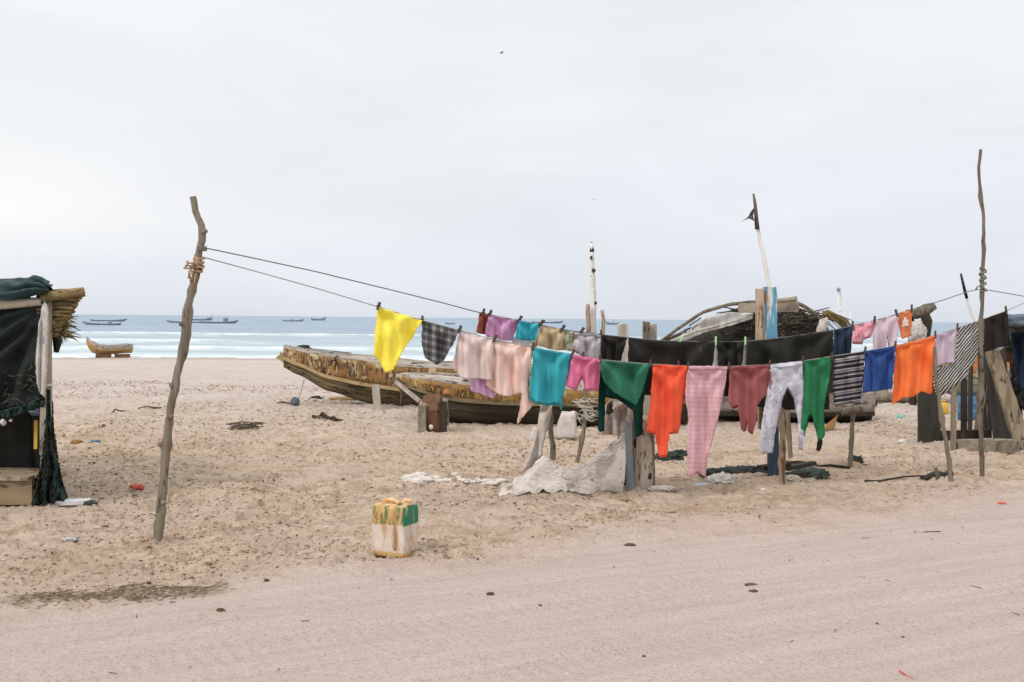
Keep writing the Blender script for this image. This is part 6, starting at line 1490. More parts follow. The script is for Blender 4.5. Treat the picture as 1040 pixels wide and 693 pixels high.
# ------------------------------------------------------------------ propped ends of the boats
a = GG(384, 416); d0 = a.y; a.z -= .15
tag(MB().beam(a, U(381.5, 391, d0 + .02), .125, .05, up=(0, 1, 0), n=8, jit=.05, seed=2).build('prop_plank', M['grey_wood'], smooth=False, origin=(a.x, a.y, a.z + .15)),
    'pale upright plank propping the side of the larger weathered boat', 'prop')
a = U(407, 392, DB2 + .3); b = GG(406.5, 414)
tag(MB().tube([a, a.lerp(b, .5) + Vector((.01, 0, 0)), b], .007, 5).build('mooring_rope', M['rope']), 'thin rope hanging from the yellow boat bow to the sand', 'rope')
a = U(309, 385, DB1 + .3); b = GG(303, 407)
tag(MB().tube([a, a.lerp(b, .5) + Vector((.01, 0, -.01)), b], .007, 5).build('mooring_rope', M['rope']), 'thin rope from the larger weathered boat down beside the slate float', 'rope')
tc = GG(440, 438)
tr_ = empty('bow_block', tc, 'rusty brown bow block on dark posts under the yellow boat bow', 'support block')
dz = tc.y
MB().beam(U(440, 420, dz + .05), U(438, 403, dz + .2), .25, .14, up=(0, 1, 0), n=6, jit=.05, seed=3).build('bow_block_face', M['stem_brown'], tr_, smooth=False)
for (x, w_, mt, sd, yt, dd) in ((429, .11, 'concrete', 1, 411, 0), (450, .10, 'dark_wood', 2, 408, 0), (440, .18, 'stem_brown', 3, 417, .06)):
    a = U(x, 438, dz + dd); a.z -= .1
    MB().beam(a, U(x, yt, dz + dd), w_, .13, up=(0, 1, 0), n=7, jit=.06, seed=sd).build('support_post', M[mt], tr_, smooth=False)
MB().beam(U(453.5, 432, dz + .1), U(452, 405, dz + .1), .07, .1, up=(0, 1, 0), n=6, jit=.06, seed=7).build('support_post', M['plank_grey'], tr_, smooth=False)
MB().lump(U(438, 434, dz - .06), (.03, .02, .035), 2, .2).build('pale_stone', M['white_foam'], tr_)
MB().beam(U(402, 388, DB2 - .02), U(433, 413, dz + .02), .055, .05, up=(0, 1, 0), n=6, jit=.1, seed=9).build('stem_plank', M['plank_grey'], boat2, smooth=False)
for (x, y, sz, mt, lb, k) in ((470, 424, (.16, .1, .06), 'concrete', 'pale broken block wedged under the yellow boat', 2), (484, 428, (.22, .12, .07), 'stone', 'grey rubble lump under the yellow boat near its keel', 4)):
    p = GG(x, y); tag(MB().lump(p + Vector((0, .1, sz[2] * .5)), sz, k, .5, 2).build('rubble_lump', M[mt]), lb, 'rubble')

# pale weathered hull and rubble seen below the maroon shirt
g3 = GG(735, 433)
pirogue('low pale weathered boat with dark keel behind the maroon shirt and floral trousers', 'boats drawn up on the sand', (g3.x - .75, g3.y + .62, g3.z), R_(2), 3.2, .64,
        lerp_tab([(0, .62), (.1, .55), (.5, .5), (1, .52)]), lerp_tab([(0, .4), (.08, .12), (.2, .02), (1, .02)]),
        dict(hull=M['boat_dark'], band=M['boat_pale'], inner=M['boat_olive'], rail=M['grey_wood'], trim=M['dark_wood']), band_from=.28, seed=15, thw=(.4,), ns=30, stern=.5)
for (x, y, L_, mt, lb, sd) in ((842, 414, 1.25, 'dark_wood', 'long dark log lying behind the striped shirt, parallel to the shore', 1), (912, 409, .9, 'pole', 'grey driftwood log lying left of the dark board post', 2)):
    p = GG(x, y); tag(MB().tube([p + Vector((-L_ * .7, .2, .08)), p + Vector((-L_ * .2, 0, .10)), p + Vector((L_ * .3, .05, .08)), p + Vector((L_ * .7, -.05, .09))], [.07, .10, .09, .06], 9, .12, sd).build('driftwood_log', M[mt]), lb, 'log')
for (x, y, sz, mt, lb, k) in ((896, 408, (.22, .16, .16), 'concrete', 'rounded grey brown lump beside the driftwood logs', 5), (700, 414, (.34, .2, .26), 'dark_rag', 'dark net heap between orange red dress and pink checked trousers', 8), (878, 397, (.5, .3, .26), 'plank_grey', 'low brownish mound of scrap wood behind the royal blue cloth', 11)):
    p = GG(x, y); tag(MB().lump(p + Vector((0, .1, sz[2] * .4)), sz, k, .5, 2.2).build('rubble_lump', M[mt]), lb, 'rubble')

# ------------------------------------------------------------------ small beached boat on the left and boats at sea
gb = GG(92, 363.5)
sb = pirogue('small yellowish boat on blocks at the waterline, left of the crooked clothesline pole', None, (gb.x - .32, gb.y + .3, gb.z + .16), R_(40), 2.2, .46,
             lerp_tab([(0, .84), (.08, .66), (.25, .48), (.6, .42), (1, .50)]), lerp_tab([(0, .55), (.06, .3), (.15, .08), (.3, 0), (1, .06)]),
             dict(hull=M['boat_tan'], band=M['boat_pale'], inner=M['boat_pale'], rail=M['boat_pale'], trim=M['boat_tan']), band_from=.5, seed=21, thw=(.45, .7), ns=24, stern=.75)
for k, (ox, lb) in enumerate(((.45, 'block under the raised bow of the small yellowish boat'), (1.25, 'block under the square stern of the small yellowish boat'))):
    p = Vector((gb.x + ox, gb.y + .25 + ox * .5, gb.z))
    tag(MB().beam(p + Vector((-.35, -.1, .08)), p + Vector((.35, .1, .08)), .18, .2, n=3, jit=.08, seed=k).build('keel_block', M['stem_brown'], smooth=False), lb, 'block', 'blocks under the small boat')


def sea_boat(x0, x1, y, h_px, label, pale=False, extras=(), flip=False, skew=0):
    d = (CAM_H - SEA) * F_PX / (y - (318.35 + .00925 * (x0 + x1) / 2))
    L = (x1 - x0) * d / F_PX; H = h_px * d / F_PX
    a = U(x0 if not flip else x1, y, d); a.z = SEA - .12
    up_ = 1.0
    r = pirogue(label, 'boats anchored offshore', a, R_(180 + skew) if flip else R_(skew), L, L * .085,
                lerp_tab([(0, H * 1.35), (.12, H * 1.0), (.4, H * .72), (.8, H * .72), (1, H * .95)]), lerp_tab([(0, H * .9), (.08, .2), (.2, 0), (.9, 0), (1, .3)]),
                dict(hull=M['sea_boat'], band=M['sea_boat_light' if pale else 'sea_boat'], inner=M['sea_boat'], rail=M['sea_boat'], trim=M['sea_boat']), simple=True, ns=16, seed=int(x0), jit=.02, name='fishing_boat')
    for (kind, x, yt, w) in extras:
        p = U(x, y, d); top_ = U(x, yt, d)
        if kind == 'mast':
            MB().tube([Vector((p.x, p.y, SEA + .1)), Vector((p.x + .1, p.y, top_.z))], [w * .6, w * .35], 6).build('mast', M['sea_boat'], r)
        elif kind == 'cabin':
            hh = top_.z - SEA
            MB().box((p.x, p.y, SEA + hh * .6), (w * 1.4, w, hh * .6), taper=.85).build('deck_load', M['sea_boat'], r, bevel=.05, smooth=False)
            MB().box((p.x, p.y, SEA + hh * .95), (w * 1.7, w * 1.2, .1)).build('awning', M['sea_boat_light'], r, smooth=False)
    return r


sea_boat(84, 122, 330.3, 3.2, 'grey open boat offshore, nearer of the two beside the thatched eave', skew=4, extras=(('cabin', 112, 327.2, .5), ('mast', 100, 326, .10)))
sea_boat(92, 129, 326.6, 2.6, 'grey open boat offshore, farther of the two beside the thatched eave', flip=True)
sea_boat(169, 209, 328, 2.6, 'long low grey boat offshore directly behind the crooked pole', skew=-3, pale=True)
sea_boat(188, 216, 325.6, 2.4, 'small grey boat farthest out beside the crooked pole', extras=(('mast', 215, 319.5, .22), ('cabin', 212, 322.6, .9)), flip=True)
sea_boat(203, 242, 328.6, 3.0, 'grey boat with small awning offshore just right of the crooked pole', extras=(('cabin', 229, 323, .8), ('mast', 231, 320.8, .16)), flip=True)
sea_boat(287, 309, 326.6, 2.3, 'low grey boat offshore above the bow of the larger weathered boat', extras=(('mast', 306, 322.5, .14), ('cabin', 297, 324.6, .7)), flip=True, pale=True)
sea_boat(316, 331, 325.6, 2.8, 'short grey boat offshore, right of the low grey boat', extras=(('mast', 329, 320.8, .2),), flip=True)
sea_boat(452, 462, 329.5, 2.3, 'tiny dark boat offshore above the grey plaid cloth', pale=False)
sea_boat(540, 572, 328.4, 2.2, 'long grey boat offshore behind the beige cloth', pale=False, flip=True)
sea_boat(615, 629, 330, 3.2, 'small masted grey boat offshore between white mast and grey plank post', extras=(('mast', 623, 323.5, .16),))
# far white lattice mast
fm = empty('signal_mast', Vector((U(853, 325, 62).x, 62, -.75)), 'faint thin white lattice mast far behind the net shelter', 'mast')
b0 = LOC[fm.name]
tz = U(853, 297, 62).z
mb = MB()
hw = .42
for sx in (-1, 1):
    for sy in (-1, 1):
        mb.tube([b0 + Vector((sx * hw, sy * hw, 0)), Vector((b0.x + sx * .10, b0.y + sy * .10, tz))], .025, 5)
for i in range(10):
    k0, k1 = i / 10, (i + 1) / 10; h0 = b0.z + (tz - b0.z) * k0; h1 = b0.z + (tz - b0.z) * k1; w0 = hw + (.1 - hw) * k0; w1 = hw + (.1 - hw) * k1
    mb.tube([Vector((b0.x - w0, b0.y - w0, h0)), Vector((b0.x + w1, b0.y - w1, h1))], .015, 4); mb.tube([Vector((b0.x + w0, b0.y + w0, h0)), Vector((b0.x - w1, b0.y + w1, h1))], .015, 4)
mb.build('lattice', M['white_pole'], fm)
MB().lump((b0.x - .18, b0.y - .2, tz + .15), (.12, .1, .14), 2, .2).build('lamp', M['sea_boat'], fm)
MB().tube([(b0.x, b0.y, tz - .1), (b0.x + .05, b0.y, tz + .45)], .025, 5).build('aerial', M['white_pole'], fm)
mb = MB().tube([U(864.5, 331, 40), U(864, 318, 40)], .03, 5); mb.v[0:5] = [(v[0], v[1], -.6) for v in mb.v[0:5]]
tag(mb.build('thin_post', M['white_pole']), 'faint thin white post right of the far lattice mast', 'post')

# ------------------------------------------------------------------ the shack at the left edge
gk = GG(45, 512); DK = gk.y
shk = empty('beach_shack', (U(45, 512, DK).x, DK, gk.z), 'tarpaulin covered shack with thatched eave at the left edge', 'shack')
pm = DK / F_PX


def K(px, py, dd=0.0): return U(px, py, DK + dd)


pts = [K(50, 300), K(49.5, 330), K(49, 360), K(48.5, 395), K(47.5, 420), K(46, 470), K(45, 514)]
pts.append(pts[-1] + Vector((0, 0, -.2)))
MB().tube(pts, [.027, .03, .03, .033, .038, .038, .04, .04], 9, .08, 3).build('corner_pole', M['plank_grey'], shk)
MB().beam(K(46, 414, -.03), K(45.5, 462, -.03), .075, .03, up=(0, 1, 0), n=6, jit=.06, seed=3).build('corner_board', M['plank_grey'], shk, smooth=False)
MB().tube([K(40, 391, -.06), K(45, 392, -.09), K(51, 391, -.06), K(52, 392, .05)], .012, 6).build('white_tie', M['white_foam'], shk)


def roof(u, v):
    # u: far left outside the picture -> corner; v: hem -> ridge -> back
    px = -210 + 262 * u
    hem = 307 - 7 * sstep(.8, 1.0, np.array(u)).item() - 2 * math.sin(u * 9)
    topy = 283.5 + (1 - u) * 1.5
    if u > .9: topy += 1.2 * math.sin((u - .9) / .1 * 3.1) * -1 + 9 * max(0, (u - .975) / .025)
    bk = 1.35
    if v < .45:
        k = v / .45
        p = K(px, hem, -.10).lerp(K(px, topy, .08), k)
        p.y -= .07 * math.sin(k * math.pi)
    else:
        k = (v - .45) / .55
        p = K(px, topy, .08) + Vector((-.9 * bk * k / 1.35, bk * k, -.10 * k))
    fold = mn.noise(Vector((px * .03 + v * 1.5, v * 7, 2.2))) * .05 + (.4 - abs(mn.noise(Vector((px * .05 - v * 2, v * 9, 5))))) * .05
    pinch = max(0, (u - .78) / .22)
    fold += pinch * .05 * math.sin(v * 34 + u * 20) * (1 if v < .5 else .4)
    return p + Vector((0, -fold, fold * .5))


MB().grid(roof, 90, 46).build('roof_tarp', M['green_tarp'], shk, solid=.012)
MB().lump(K(42, 289, .12), (.06, .1, .035), 3, .5, 1.8).build('tarp_bunch', M['green_tarp'], shk)


def band(u, v):
    px = -210 + 253 * u
    a = K(px, 307.5 - 5 * u, -.03); b = K(px, 320 - 10 * u ** 3, -.035)
    p = a.lerp(b, v)
    return p + Vector((0, -.02 * mn.noise(Vector((px * .05, v * 2, 3))) - .025 * math.sin(v * 3.1), 0))


MB().grid(band, 50, 5).build('cream_band', M['cream_cloth'], shk, solid=.008)


def wall(u, v):
    px = -210 + 254 * u
    x_top = px; yb = 424 - 18 * sstep(.75, 1, np.array(u)).item() + 3 * math.sin(u * 21)
    p = K(px, 311, 0).lerp(K(px - 4 * v * u, yb, .02), v)
    dx = (44 - px) * .02; dy = v * 3
    an = math.atan2(v * 115, max(1, 44 - px))
    f = .075 * math.sin(an * 17 + 2 * mn.noise(Vector((dx, dy, 1)))) * min(1, (44 - px) / 30) * min(1, .3 + v)
    f += .05 * mn.noise(Vector((dx * 1.5, dy, 4))) + .02 * mn.noise(Vector((dx * 7, dy * 3, 7)))
    return p + Vector((0, f, 0))


MB().grid(wall, 80, 44).build('plastic_wall', M['black_sheet'], shk, solid=.006)
mb = MB(); rn = random.Random(14)
for i in range(40):                                             # frayed pale threads caught on the sheet
    px, py = rn.uniform(0, 36), rn.choice((rn.uniform(350, 420), rn.uniform(376, 412)))
    p = K(px, py, -.06); pts = [p]; a = rn.uniform(-.5, .9)
    for k in range(rn.randint(1, 3)):
        a += rn.uniform(-.7, .7); pts.append(pts[-1] + Vector((math.cos(a) * .028, rn.uniform(-.004, .004), math.sin(a) * .022)))
    mb.tube(pts, .0010, 4)
mb.build('frayed_threads', M['concrete'], shk)['kind'] = 'stuff'
garment('sack_strip', [(45, 306), (49, 312), (49, 335), (48, 360), (47.5, 385), (45, 403), (41, 400), (37.5, 390), (36.5, 365), (39, 335), (42, 314)], 'F', M['sack_white'], '', '', 91, .02, 1.4, parent=shk, dcon=lambda x: DK - .10, top=306, part='sack_strip', step=1.5)
mb = MB()
for (y, w_) in ((343, 1.5), (345.2, 1.1), (347, 1.6), (348.8, 1.2)):
    mb.beam(K(44.0, y, -.155), K(44.0 + w_, y, -.155), .008, .004, up=(0, 1, 0), n=2)
mb.build('faded_print', M['slate_float'], shk)
# shade inside painted as near-black sheets, back sheet and floor
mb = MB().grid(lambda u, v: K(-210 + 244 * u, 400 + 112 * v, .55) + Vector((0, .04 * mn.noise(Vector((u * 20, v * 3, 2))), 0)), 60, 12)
mb.build('inner_shade_sheet', M['dark_interior'], shk, solid=.006)
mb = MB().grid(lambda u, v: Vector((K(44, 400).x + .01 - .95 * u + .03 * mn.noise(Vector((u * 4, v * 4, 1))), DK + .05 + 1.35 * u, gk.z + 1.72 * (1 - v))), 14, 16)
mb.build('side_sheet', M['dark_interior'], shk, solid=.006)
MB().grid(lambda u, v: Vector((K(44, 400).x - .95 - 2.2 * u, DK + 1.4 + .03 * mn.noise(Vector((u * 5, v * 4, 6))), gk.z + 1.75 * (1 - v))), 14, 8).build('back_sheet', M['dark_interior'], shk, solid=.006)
MB().beam(K(37, 427, .1), K(36.5, 456, .1), .03, .02, up=(0, 1, 0), n=3).build('yellow_stick', M['yellow_plastic'], shk, smooth=False)
MB().lump(K(36, 418, -.02), (.06, .04, .03), 5, .5).build('blue_rag', M['slate_float'], shk)
MB().lump(K(3, 429, -.03), (.025, .02, .025), 5, .5).lump(K(11, 427, -.03), (.014, .01, .014), 6, .5).build('white_knot', M['white_foam'], shk)
MB().tube([K(-200, 428, -.03), K(-60, 424, -.04), K(0, 419, -.05), K(25, 412, -.05), K(44, 404, -.04)], .012, 6, .1).build('hem_pole', M['net_green'], shk)
garment('hem_cloth', [(0, 418), (14, 414), (30, 409), (44, 403), (45, 410), (36, 416), (20, 421), (0, 426)], 'F', M['net_green'], '', '', 92, .03, 3, parent=shk, dcon=lambda x: DK - .04, top=404, part='hem_cloth', step=1.8)
# green net skirt flaring at the corner
def skirt(u, v):
    tp = (47.5 + 3.5 * u, 396); bt = (32 + 38 * u, 514 - 5 * u)
    k = v ** 1.0
    px = tp[0] + (bt[0] - tp[0]) * (k ** 2.2); py = tp[1] + (bt[1] - tp[1]) * k
    f = (.02 + .04 * k) * math.sin(u * 15 + 4 * mn.noise(Vector((u * 3, v * 4, 1)))) + .05 * mn.noise(Vector((u * 9, v * 9, 3))) + .03 * mn.noise(Vector((u * 22, v * 22, 3)))
    return K(px, py, -.05 + .22 * u * k - .12 * k + f)


MB().grid(skirt, 46, 50).build('net_skirt', M['net_green'], shk, solid=.006)
mb = MB(); rn = random.Random(22)
for i in range(420):
    k = rn.random() ** .8
    px = 49.5 + 16 * k ** 2.0 + rn.uniform(-6 * k, 1); py = 400 + 110 * k
    a = K(px, py, .1 + .1 * k); L = rn.uniform(4, 17)
    b = K(px + rn.uniform(.5, 4) + 3 * k, min(514, py + L), .12 + rn.uniform(0, .1))
    mb.tube([a, a.lerp(b, .5) + Vector((.015, 0, 0)), b], [.0035, .0035, .0015], 4)
for i in range(260):
    u, v = rn.random(), rn.uniform(.25, 1)
    a = skirt(u, v) + Vector((0, -.015, 0)); L = rn.uniform(.03, .10)
    dv = Vector((rn.uniform(-.5, .6), rn.uniform(-.35, .05), -rn.uniform(.4, 1))) * L
    mb.tube([a, a + dv * .5 + Vector((0, -.008, 0)), a + dv], [.004, .0035, .001], 4)
mb.build('net_fringe', M['net_black'], shk)['kind'] = 'stuff'
# thatch
mb = MB(); rn = random.Random(31)
for i in range(330):
    k = rn.random()
    yy = rn.uniform(296, 342)
    w_ = max(.0, 1 - (yy - 295) / 43)
    x1 = 58 + 29 * (w_ ** .75) + rn.uniform(-6, 1.5)
    a = K(40 + rn.uniform(-3, 6), yy - 1 + rn.uniform(-1, 2), rn.uniform(-.02, .3)); b = K(x1, yy - 1.5 + rn.uniform(-2.5, 2) , rn.uniform(-.02, .35))
    mb.tube([a, a.lerp(b, .5) + Vector((0, 0, rn.uniform(-.01, .015))), b], [.010, .011, .008], 5)
for i in range(90):
    a = K(52 + rn.uniform(-2, 14), rn.uniform(318, 340), rn.uniform(0, .5)); b = a + Vector((rn.uniform(.02, .16), rn.uniform(-.05, .05), rn.uniform(-.10, .02)))
    mb.tube([a, (a + b) / 2, b], [.007, .006, .002], 4)
mb.build('thatch_eave', M['thatch'], shk)
MB().tube([K(42, 303, -.05), K(60, 300, -.03), K(78, 297.5, 0), K(86, 296.5, .02)], [.03, .04, .042, .04], 8, .1, 2).build('eave_roll', M['thatch'], shk)
mb = MB().grid(lambda u, v: K(40 + 26 * u * (1 - .55 * v), 298 + 44 * v, .32) + Vector((0, .05 * mn.noise(Vector((u * 6, v * 6, 1))), 0)), 16, 16)
mb.build('thatch_backing', M['stem_brown'], shk, solid=.04)
MB().tube([K(56, 335, .5), K(58.5, 346, .5), K(57, 358, .5)], [.03, .035, .02], 6, .25, 3).tube([K(55, 336, .5), K(62, 334, .5), K(69, 337, .5)], [.02, .018, .008], 6, .2, 3).build('dark_rag', M['dark_rag'], shk)
MB().lump(K(60, 335, .48), (.045, .03, .022), 3, .4).build('white_rag', M['white_foam'], shk)

# platform in front
a = GG(14, 514)
pf = empty('wooden_platform', (K(-60, 512).x, DK - .02, gk.z), 'low wooden platform with tan front board inside the shack opening', 'platform')
MB().beam(K(-190, 500, -.05), K(33.5, 500, -.05), .205, .04, up=(0, 1, 0), n=20, jit=.03, seed=3).build('front_board', M['platform_tan'], pf, smooth=False)
for k in range(4):
    MB().beam(K(-190, 488.2, .06 + .125 * k) , K(33.5, 488.2, .06 + .125 * k) + Vector((rn.uniform(-.05, .02), 0, 0)), .115, .03, up=(0, 0, 1), n=14, jit=.03, seed=k)
mb = MB()
ztop = K(0, 488.0, -.07).z
for k in range(4):
    y_ = DK - .03 + .13 * k
    mb.beam((K(-190, 488).x, y_, ztop + .016), (K(33.5, 488).x + .01 * k, y_, ztop + .016), .124, .03, up=(0, 0, 1), n=14, jit=.03, seed=k)
mb.build('top_boards', M['tan_board'], pf, smooth=False)
p = GG(75, 515)
tag(MB().beam(p + Vector((-.13, -.02, .025)), p + Vector((.13, .02, .03)), .12, .035, up=(0, 0, 1), n=4, jit=.06, seed=4).build('slab', M['plastic_pale'], smooth=False), 'pale grey slab on the sand at the shack corner', 'slab')
p = GG(89, 514)
tag(MB().lump(p + Vector((0, .05, .02)), (.06, .05, .03), 3, .5).build('dark_lump', M['dark_rag']), 'small dark lump beside the pale grey slab', 'lump')

# ------------------------------------------------------------------ jerrycan
gj = GG(401, 562)
jr = empty('jerrycan', gj, 'battered square jerrycan in white, green and orange paint on the sand', 'jerrycan')
JR = Matrix.Rotation(R_(-27), 3, 'Z')
Lx, Ly, Hz = .262, .19, .345
bm = bmesh.new()
bmesh.ops.create_cube(bm, size=1)
bmesh.ops.subdivide_edges(bm, edges=bm.edges, cuts=9, use_grid_fill=True)
mb = MB()
for v in bm.verts:
    x, y, z = v.co
    # rounded box
    rr = .17
    def rd(c, h, r): return c
    sx, sy, sz = x * 2, y * 2, z * 2
    ex = 8
    n_ = (abs(sx) ** ex + abs(sy) ** ex + abs(sz) ** (ex * 1.6)) ** (1 / ex)
    m_ = max(abs(sx), abs(sy), abs(sz))
    k = m_ / n_ if n_ else 1
    k = .55 + .45 * k if n_ else 1
    p = Vector((sx * Lx / 2 * k, sy * Ly / 2 * k, (sz * .5 * (.4 + .6 * k) + .5) * Hz))
    # vertical recess to one side of the broad face, and dents
    gx = (p.x - .055) / .028
    if abs(sy) > .5 or sz > .6: p.y -= math.copysign(.013 * math.exp(-gx * gx), p.y) * (1 if abs(sz) < .85 else .4)
    if sz > .9: p.z -= .012 * math.exp(-gx * gx)
    p.z += .012 * mn.noise(p * 12)
    p += Vector((mn.noise(p * 9 + Vector((1, 2, 3))), mn.noise(p * 9 + Vector((4, 2, 3))), mn.noise(p * 9 + Vector((7, 2, 3))) * .5)) * .009
    p.z += .012 * (p.x / Lx) * (1 if p.z < .1 else 0)
    mb.v.append(tuple(JR @ p + gj + Vector((0, 0, -.02))))
mb.f = [tuple(v.index for v in f.verts) for f in bm.faces]
bm.free()
body = mb.build('body', M['jerry'], jr, sub=1)
# give paint its own axes: object coordinates follow the can
def jp(x, y, z): return JR @ Vector((x, y, z)) + gj
MB().tube([jp(-.10, 0, .31), jp(-.085, 0, .336), jp(-.03, 0, .344), jp(.02, 0, .34), jp(.035, 0, .31)], [.018, .017, .016, .017, .018], 8, .04, 2).build('handle', M['jerry'], body, sub=1)
mb = MB().tube([jp(.105, -.01, .325), jp(.105, -.01, .342), jp(.105, -.01, .345), jp(.105, -.01, .358), jp(.105, -.01, .361)], [.030, .028, .034, .034, .026], 14)
mb.build('cap', M['jerry'], body, flat_angle=40)
MB().tube([jp(.055, -.088, .02), jp(.055, -.080, .12), jp(.055, -.078, .22), jp(.055, -.078, .33)], [.011, .012, .013, .011], 8, .05, 4).build('rib', M['rope_tan'], jr, sub=1)

# ------------------------------------------------------------------ props under the lower line, right
tp_, DTP = pole('prop_pole', [(871, 374), (869, 395), (866.5, 420), (864.5, 450), (863.5, 474)], None, (1.8, 2.3), M['pole'], 'short pole with a crosspiece under the striped shirt', 'prop pole', 36, knots=2, sink=.2)
MB().tube([U(855, 419, DTP - .07), U(864, 416.5, DTP - .07), U(875.5, 415.5, DTP - .07)], [.035, .042, .036], 8, .14, 4).build('crosspiece', M['pole_dark'], tp_, flat_angle=50)
pole('prop_pole', [(949, 352), (951, 385), (954, 410), (959, 440), (963, 460), (966, 489)], None, (1.4, 2.4), M['pole'], 'leaning prop pole below the black and white striped shirt', 'prop pole', 37, knots=4, sink=.2)
pole('green_tipped_pole', [(976, 279), (980, 296), (985, 314), (1001, 352), (1021, 400), (1037, 446)], None, (1.0, 2.2), M['white_pole'], 'slim leaning white pole with dark green tip behind the towel', 'pole', 38, sink=.2)
gtip = bpy.data.objects['green_tipped_pole']
dgt = GG(1037, 446).y
MB().tube([U(975.8, 278, dgt - .01), U(980, 296, dgt - .01), U(982, 303, dgt - .01)], [.014, .021, .020], 7).build('dark_tip', M['net_green'], gtip)

# ------------------------------------------------------------------ scrap timber stand at the right edge
gs2 = GG(943, 449.5); DQ = gs2.y
q_ = lambda x, y, dd=0.0: U(x, y, DQ + dd)


def board(nm, x0, y0, x1, y1, w_, t_, mt, lb, dd=0.0, dd2=None, sd=0, ground=True, cat='board', parent=None, jit=.04, grp=None):
    a = q_(x0, y0, dd); b = q_(x1, y1, dd if dd2 is None else dd2)
    if ground: a.z = min(a.z, gz(a.x, a.y)) - .08
    o = MB().beam(a, b, w_, t_, up=(0, 1, 0), n=10, jit=jit, seed=sd).build(nm, M[mt], parent, smooth=False, origin=None if parent else (a.x, a.y, a.z + .08))
    if not parent: tag(o, lb, cat, grp)
    return o


board('board_post', 943.5, 450, 944, 372, .29, .05, 'blackpost', 'broad charred board standing below the large orange cloth', sd=3)
stand = empty('timber_stand', q_(990, 449, -.3), 'dark timber stand with blue bundle on top at the right edge', 'stand')
for i, (x0, y0, x1, y1, w_, mt, dd) in enumerate(((968, 462, 969, 372, .038, 'pole', -1.0), (979, 452, 979, 385, .05, 'dark_wood', -.5), (1000, 440, 996, 345, .07, 'blackpost', 1.0), (1011, 440, 1019, 338, .05, 'dark_wood', .9), (990, 436, 1000, 372, .03, 'pole_dark', .6), (1028, 445, 1016, 352, .06, 'pole_dark', .2), (985, 440, 986, 372, .035, 'blackpost', 1.3), (1017, 452, 1003, 350, .13, 'blackpost', -.3), (1024, 456, 1012, 330, .14, 'blackpost', -.6), (1034, 456, 1030, 325, .12, 'dark_wood', .5), (1008, 425, 1006, 340, .10, 'dark_wood', 1.6), (1052, 456, 1050, 322, .12, 'dark_wood', -.6))):
    board('post', x0, y0, x1, y1, w_, .08, mt, '', dd, sd=i + 3, parent=stand)
board('low_beam', 950, 443, 1006, 441, .13, .06, 'dark_wood', '', -.1, sd=11, parent=stand, ground=False)
board('top_beam', 1012, 334, 1064, 333, .10, .08, 'dark_wood', '', -.65, sd=12, parent=stand, ground=False)
board('top_beam', 1010, 357, 1064, 375, .16, .05, 'stem_brown', '', .4, sd=13, parent=stand, ground=False)
board('top_beam', 992, 378, 1060, 376, .08, .05, 'boat_pale', '', 1.2, sd=14, parent=stand, ground=False)
MB().lump(q_(1034, 326, -.62), (.24, .2, .085), 4, .4, 1.8).lump(q_(1054, 327, -.62), (.26, .2, .10), 7, .4, 1.8).build('blue_bundle', M['slate_float'], stand)
MB().lump(q_(1034, 347, .1), (.2, .2, .10), 4, 1.0, 2.4, 4, ridged=True).lump(q_(1042, 395, .5), (.14, .2, .2), 9, 1.0, 2.4, 4, ridged=True).build('net_bundle', M['dark_rag'], stand)
garment('dark_rag', [(1027, 336), (1046, 335), (1048, 372), (1041, 398), (1033, 390), (1029, 368)], 'F', C['navy'], '', '', 95, .05, 2, parent=stand, dcon=lambda x: DQ - .4, top=335, part='hanging_rag', step=2)
garment('pale_rag', [(1018, 376), (1034, 380), (1038, 396), (1026, 402), (1019, 392)], 'F', C['lightlilac'], '', '', 96, .04, 2, parent=stand, dcon=lambda x: DQ + .5, top=376, part='hanging_rag', step=2)
p = q_(1007, 352, -.9)
mb = MB().lump(q_(1013, 351, -.9), (.06, .05, .07), 3, .4); mb.build('blue_white_rag', M['bluegrey_sheet'], stand)
# the big leaning plank
a = q_(1042, 447, -1.0); a.z = gz(a.x, a.y) - .03
tag(MB().beam(a, q_(1006.5, 354.5, -.75), .20, .06, up=(0, 1, 0), n=16, jit=.10, seed=5, taper=.8).build('leaning_plank', M['plank_dark'], smooth=True, flat_angle=35), 'wide sunbleached plank leaning against the timber stand', 'plank')
for i, (x0, x1, y, r, mt, lb) in enumerate(((971, 1008, 452, .085, 'stone', 'grey squared log at the foot of the timber stand'), (1006, 1030, 455, .095, 'concrete', 'mossy log section right of the grey squared log'), (1029, 1062, 453, .09, 'stone', 'last grey log section at the right edge of the sand'))):
    a = GG(x0, y + 5); b = GG(x1, y + 5)
    m = 9
    mb = MB().beam(a + Vector((0, 0, r * .7)), b + Vector((0, 0, r * (.6 + .15 * i))), r * 1.7, r * 1.5, up=(0, 1, 0), n=9, jit=.16, seed=i + 2)
    tag(mb.build('log', M[mt], flat_angle=40), lb, 'log', 'logs under the timber stand')
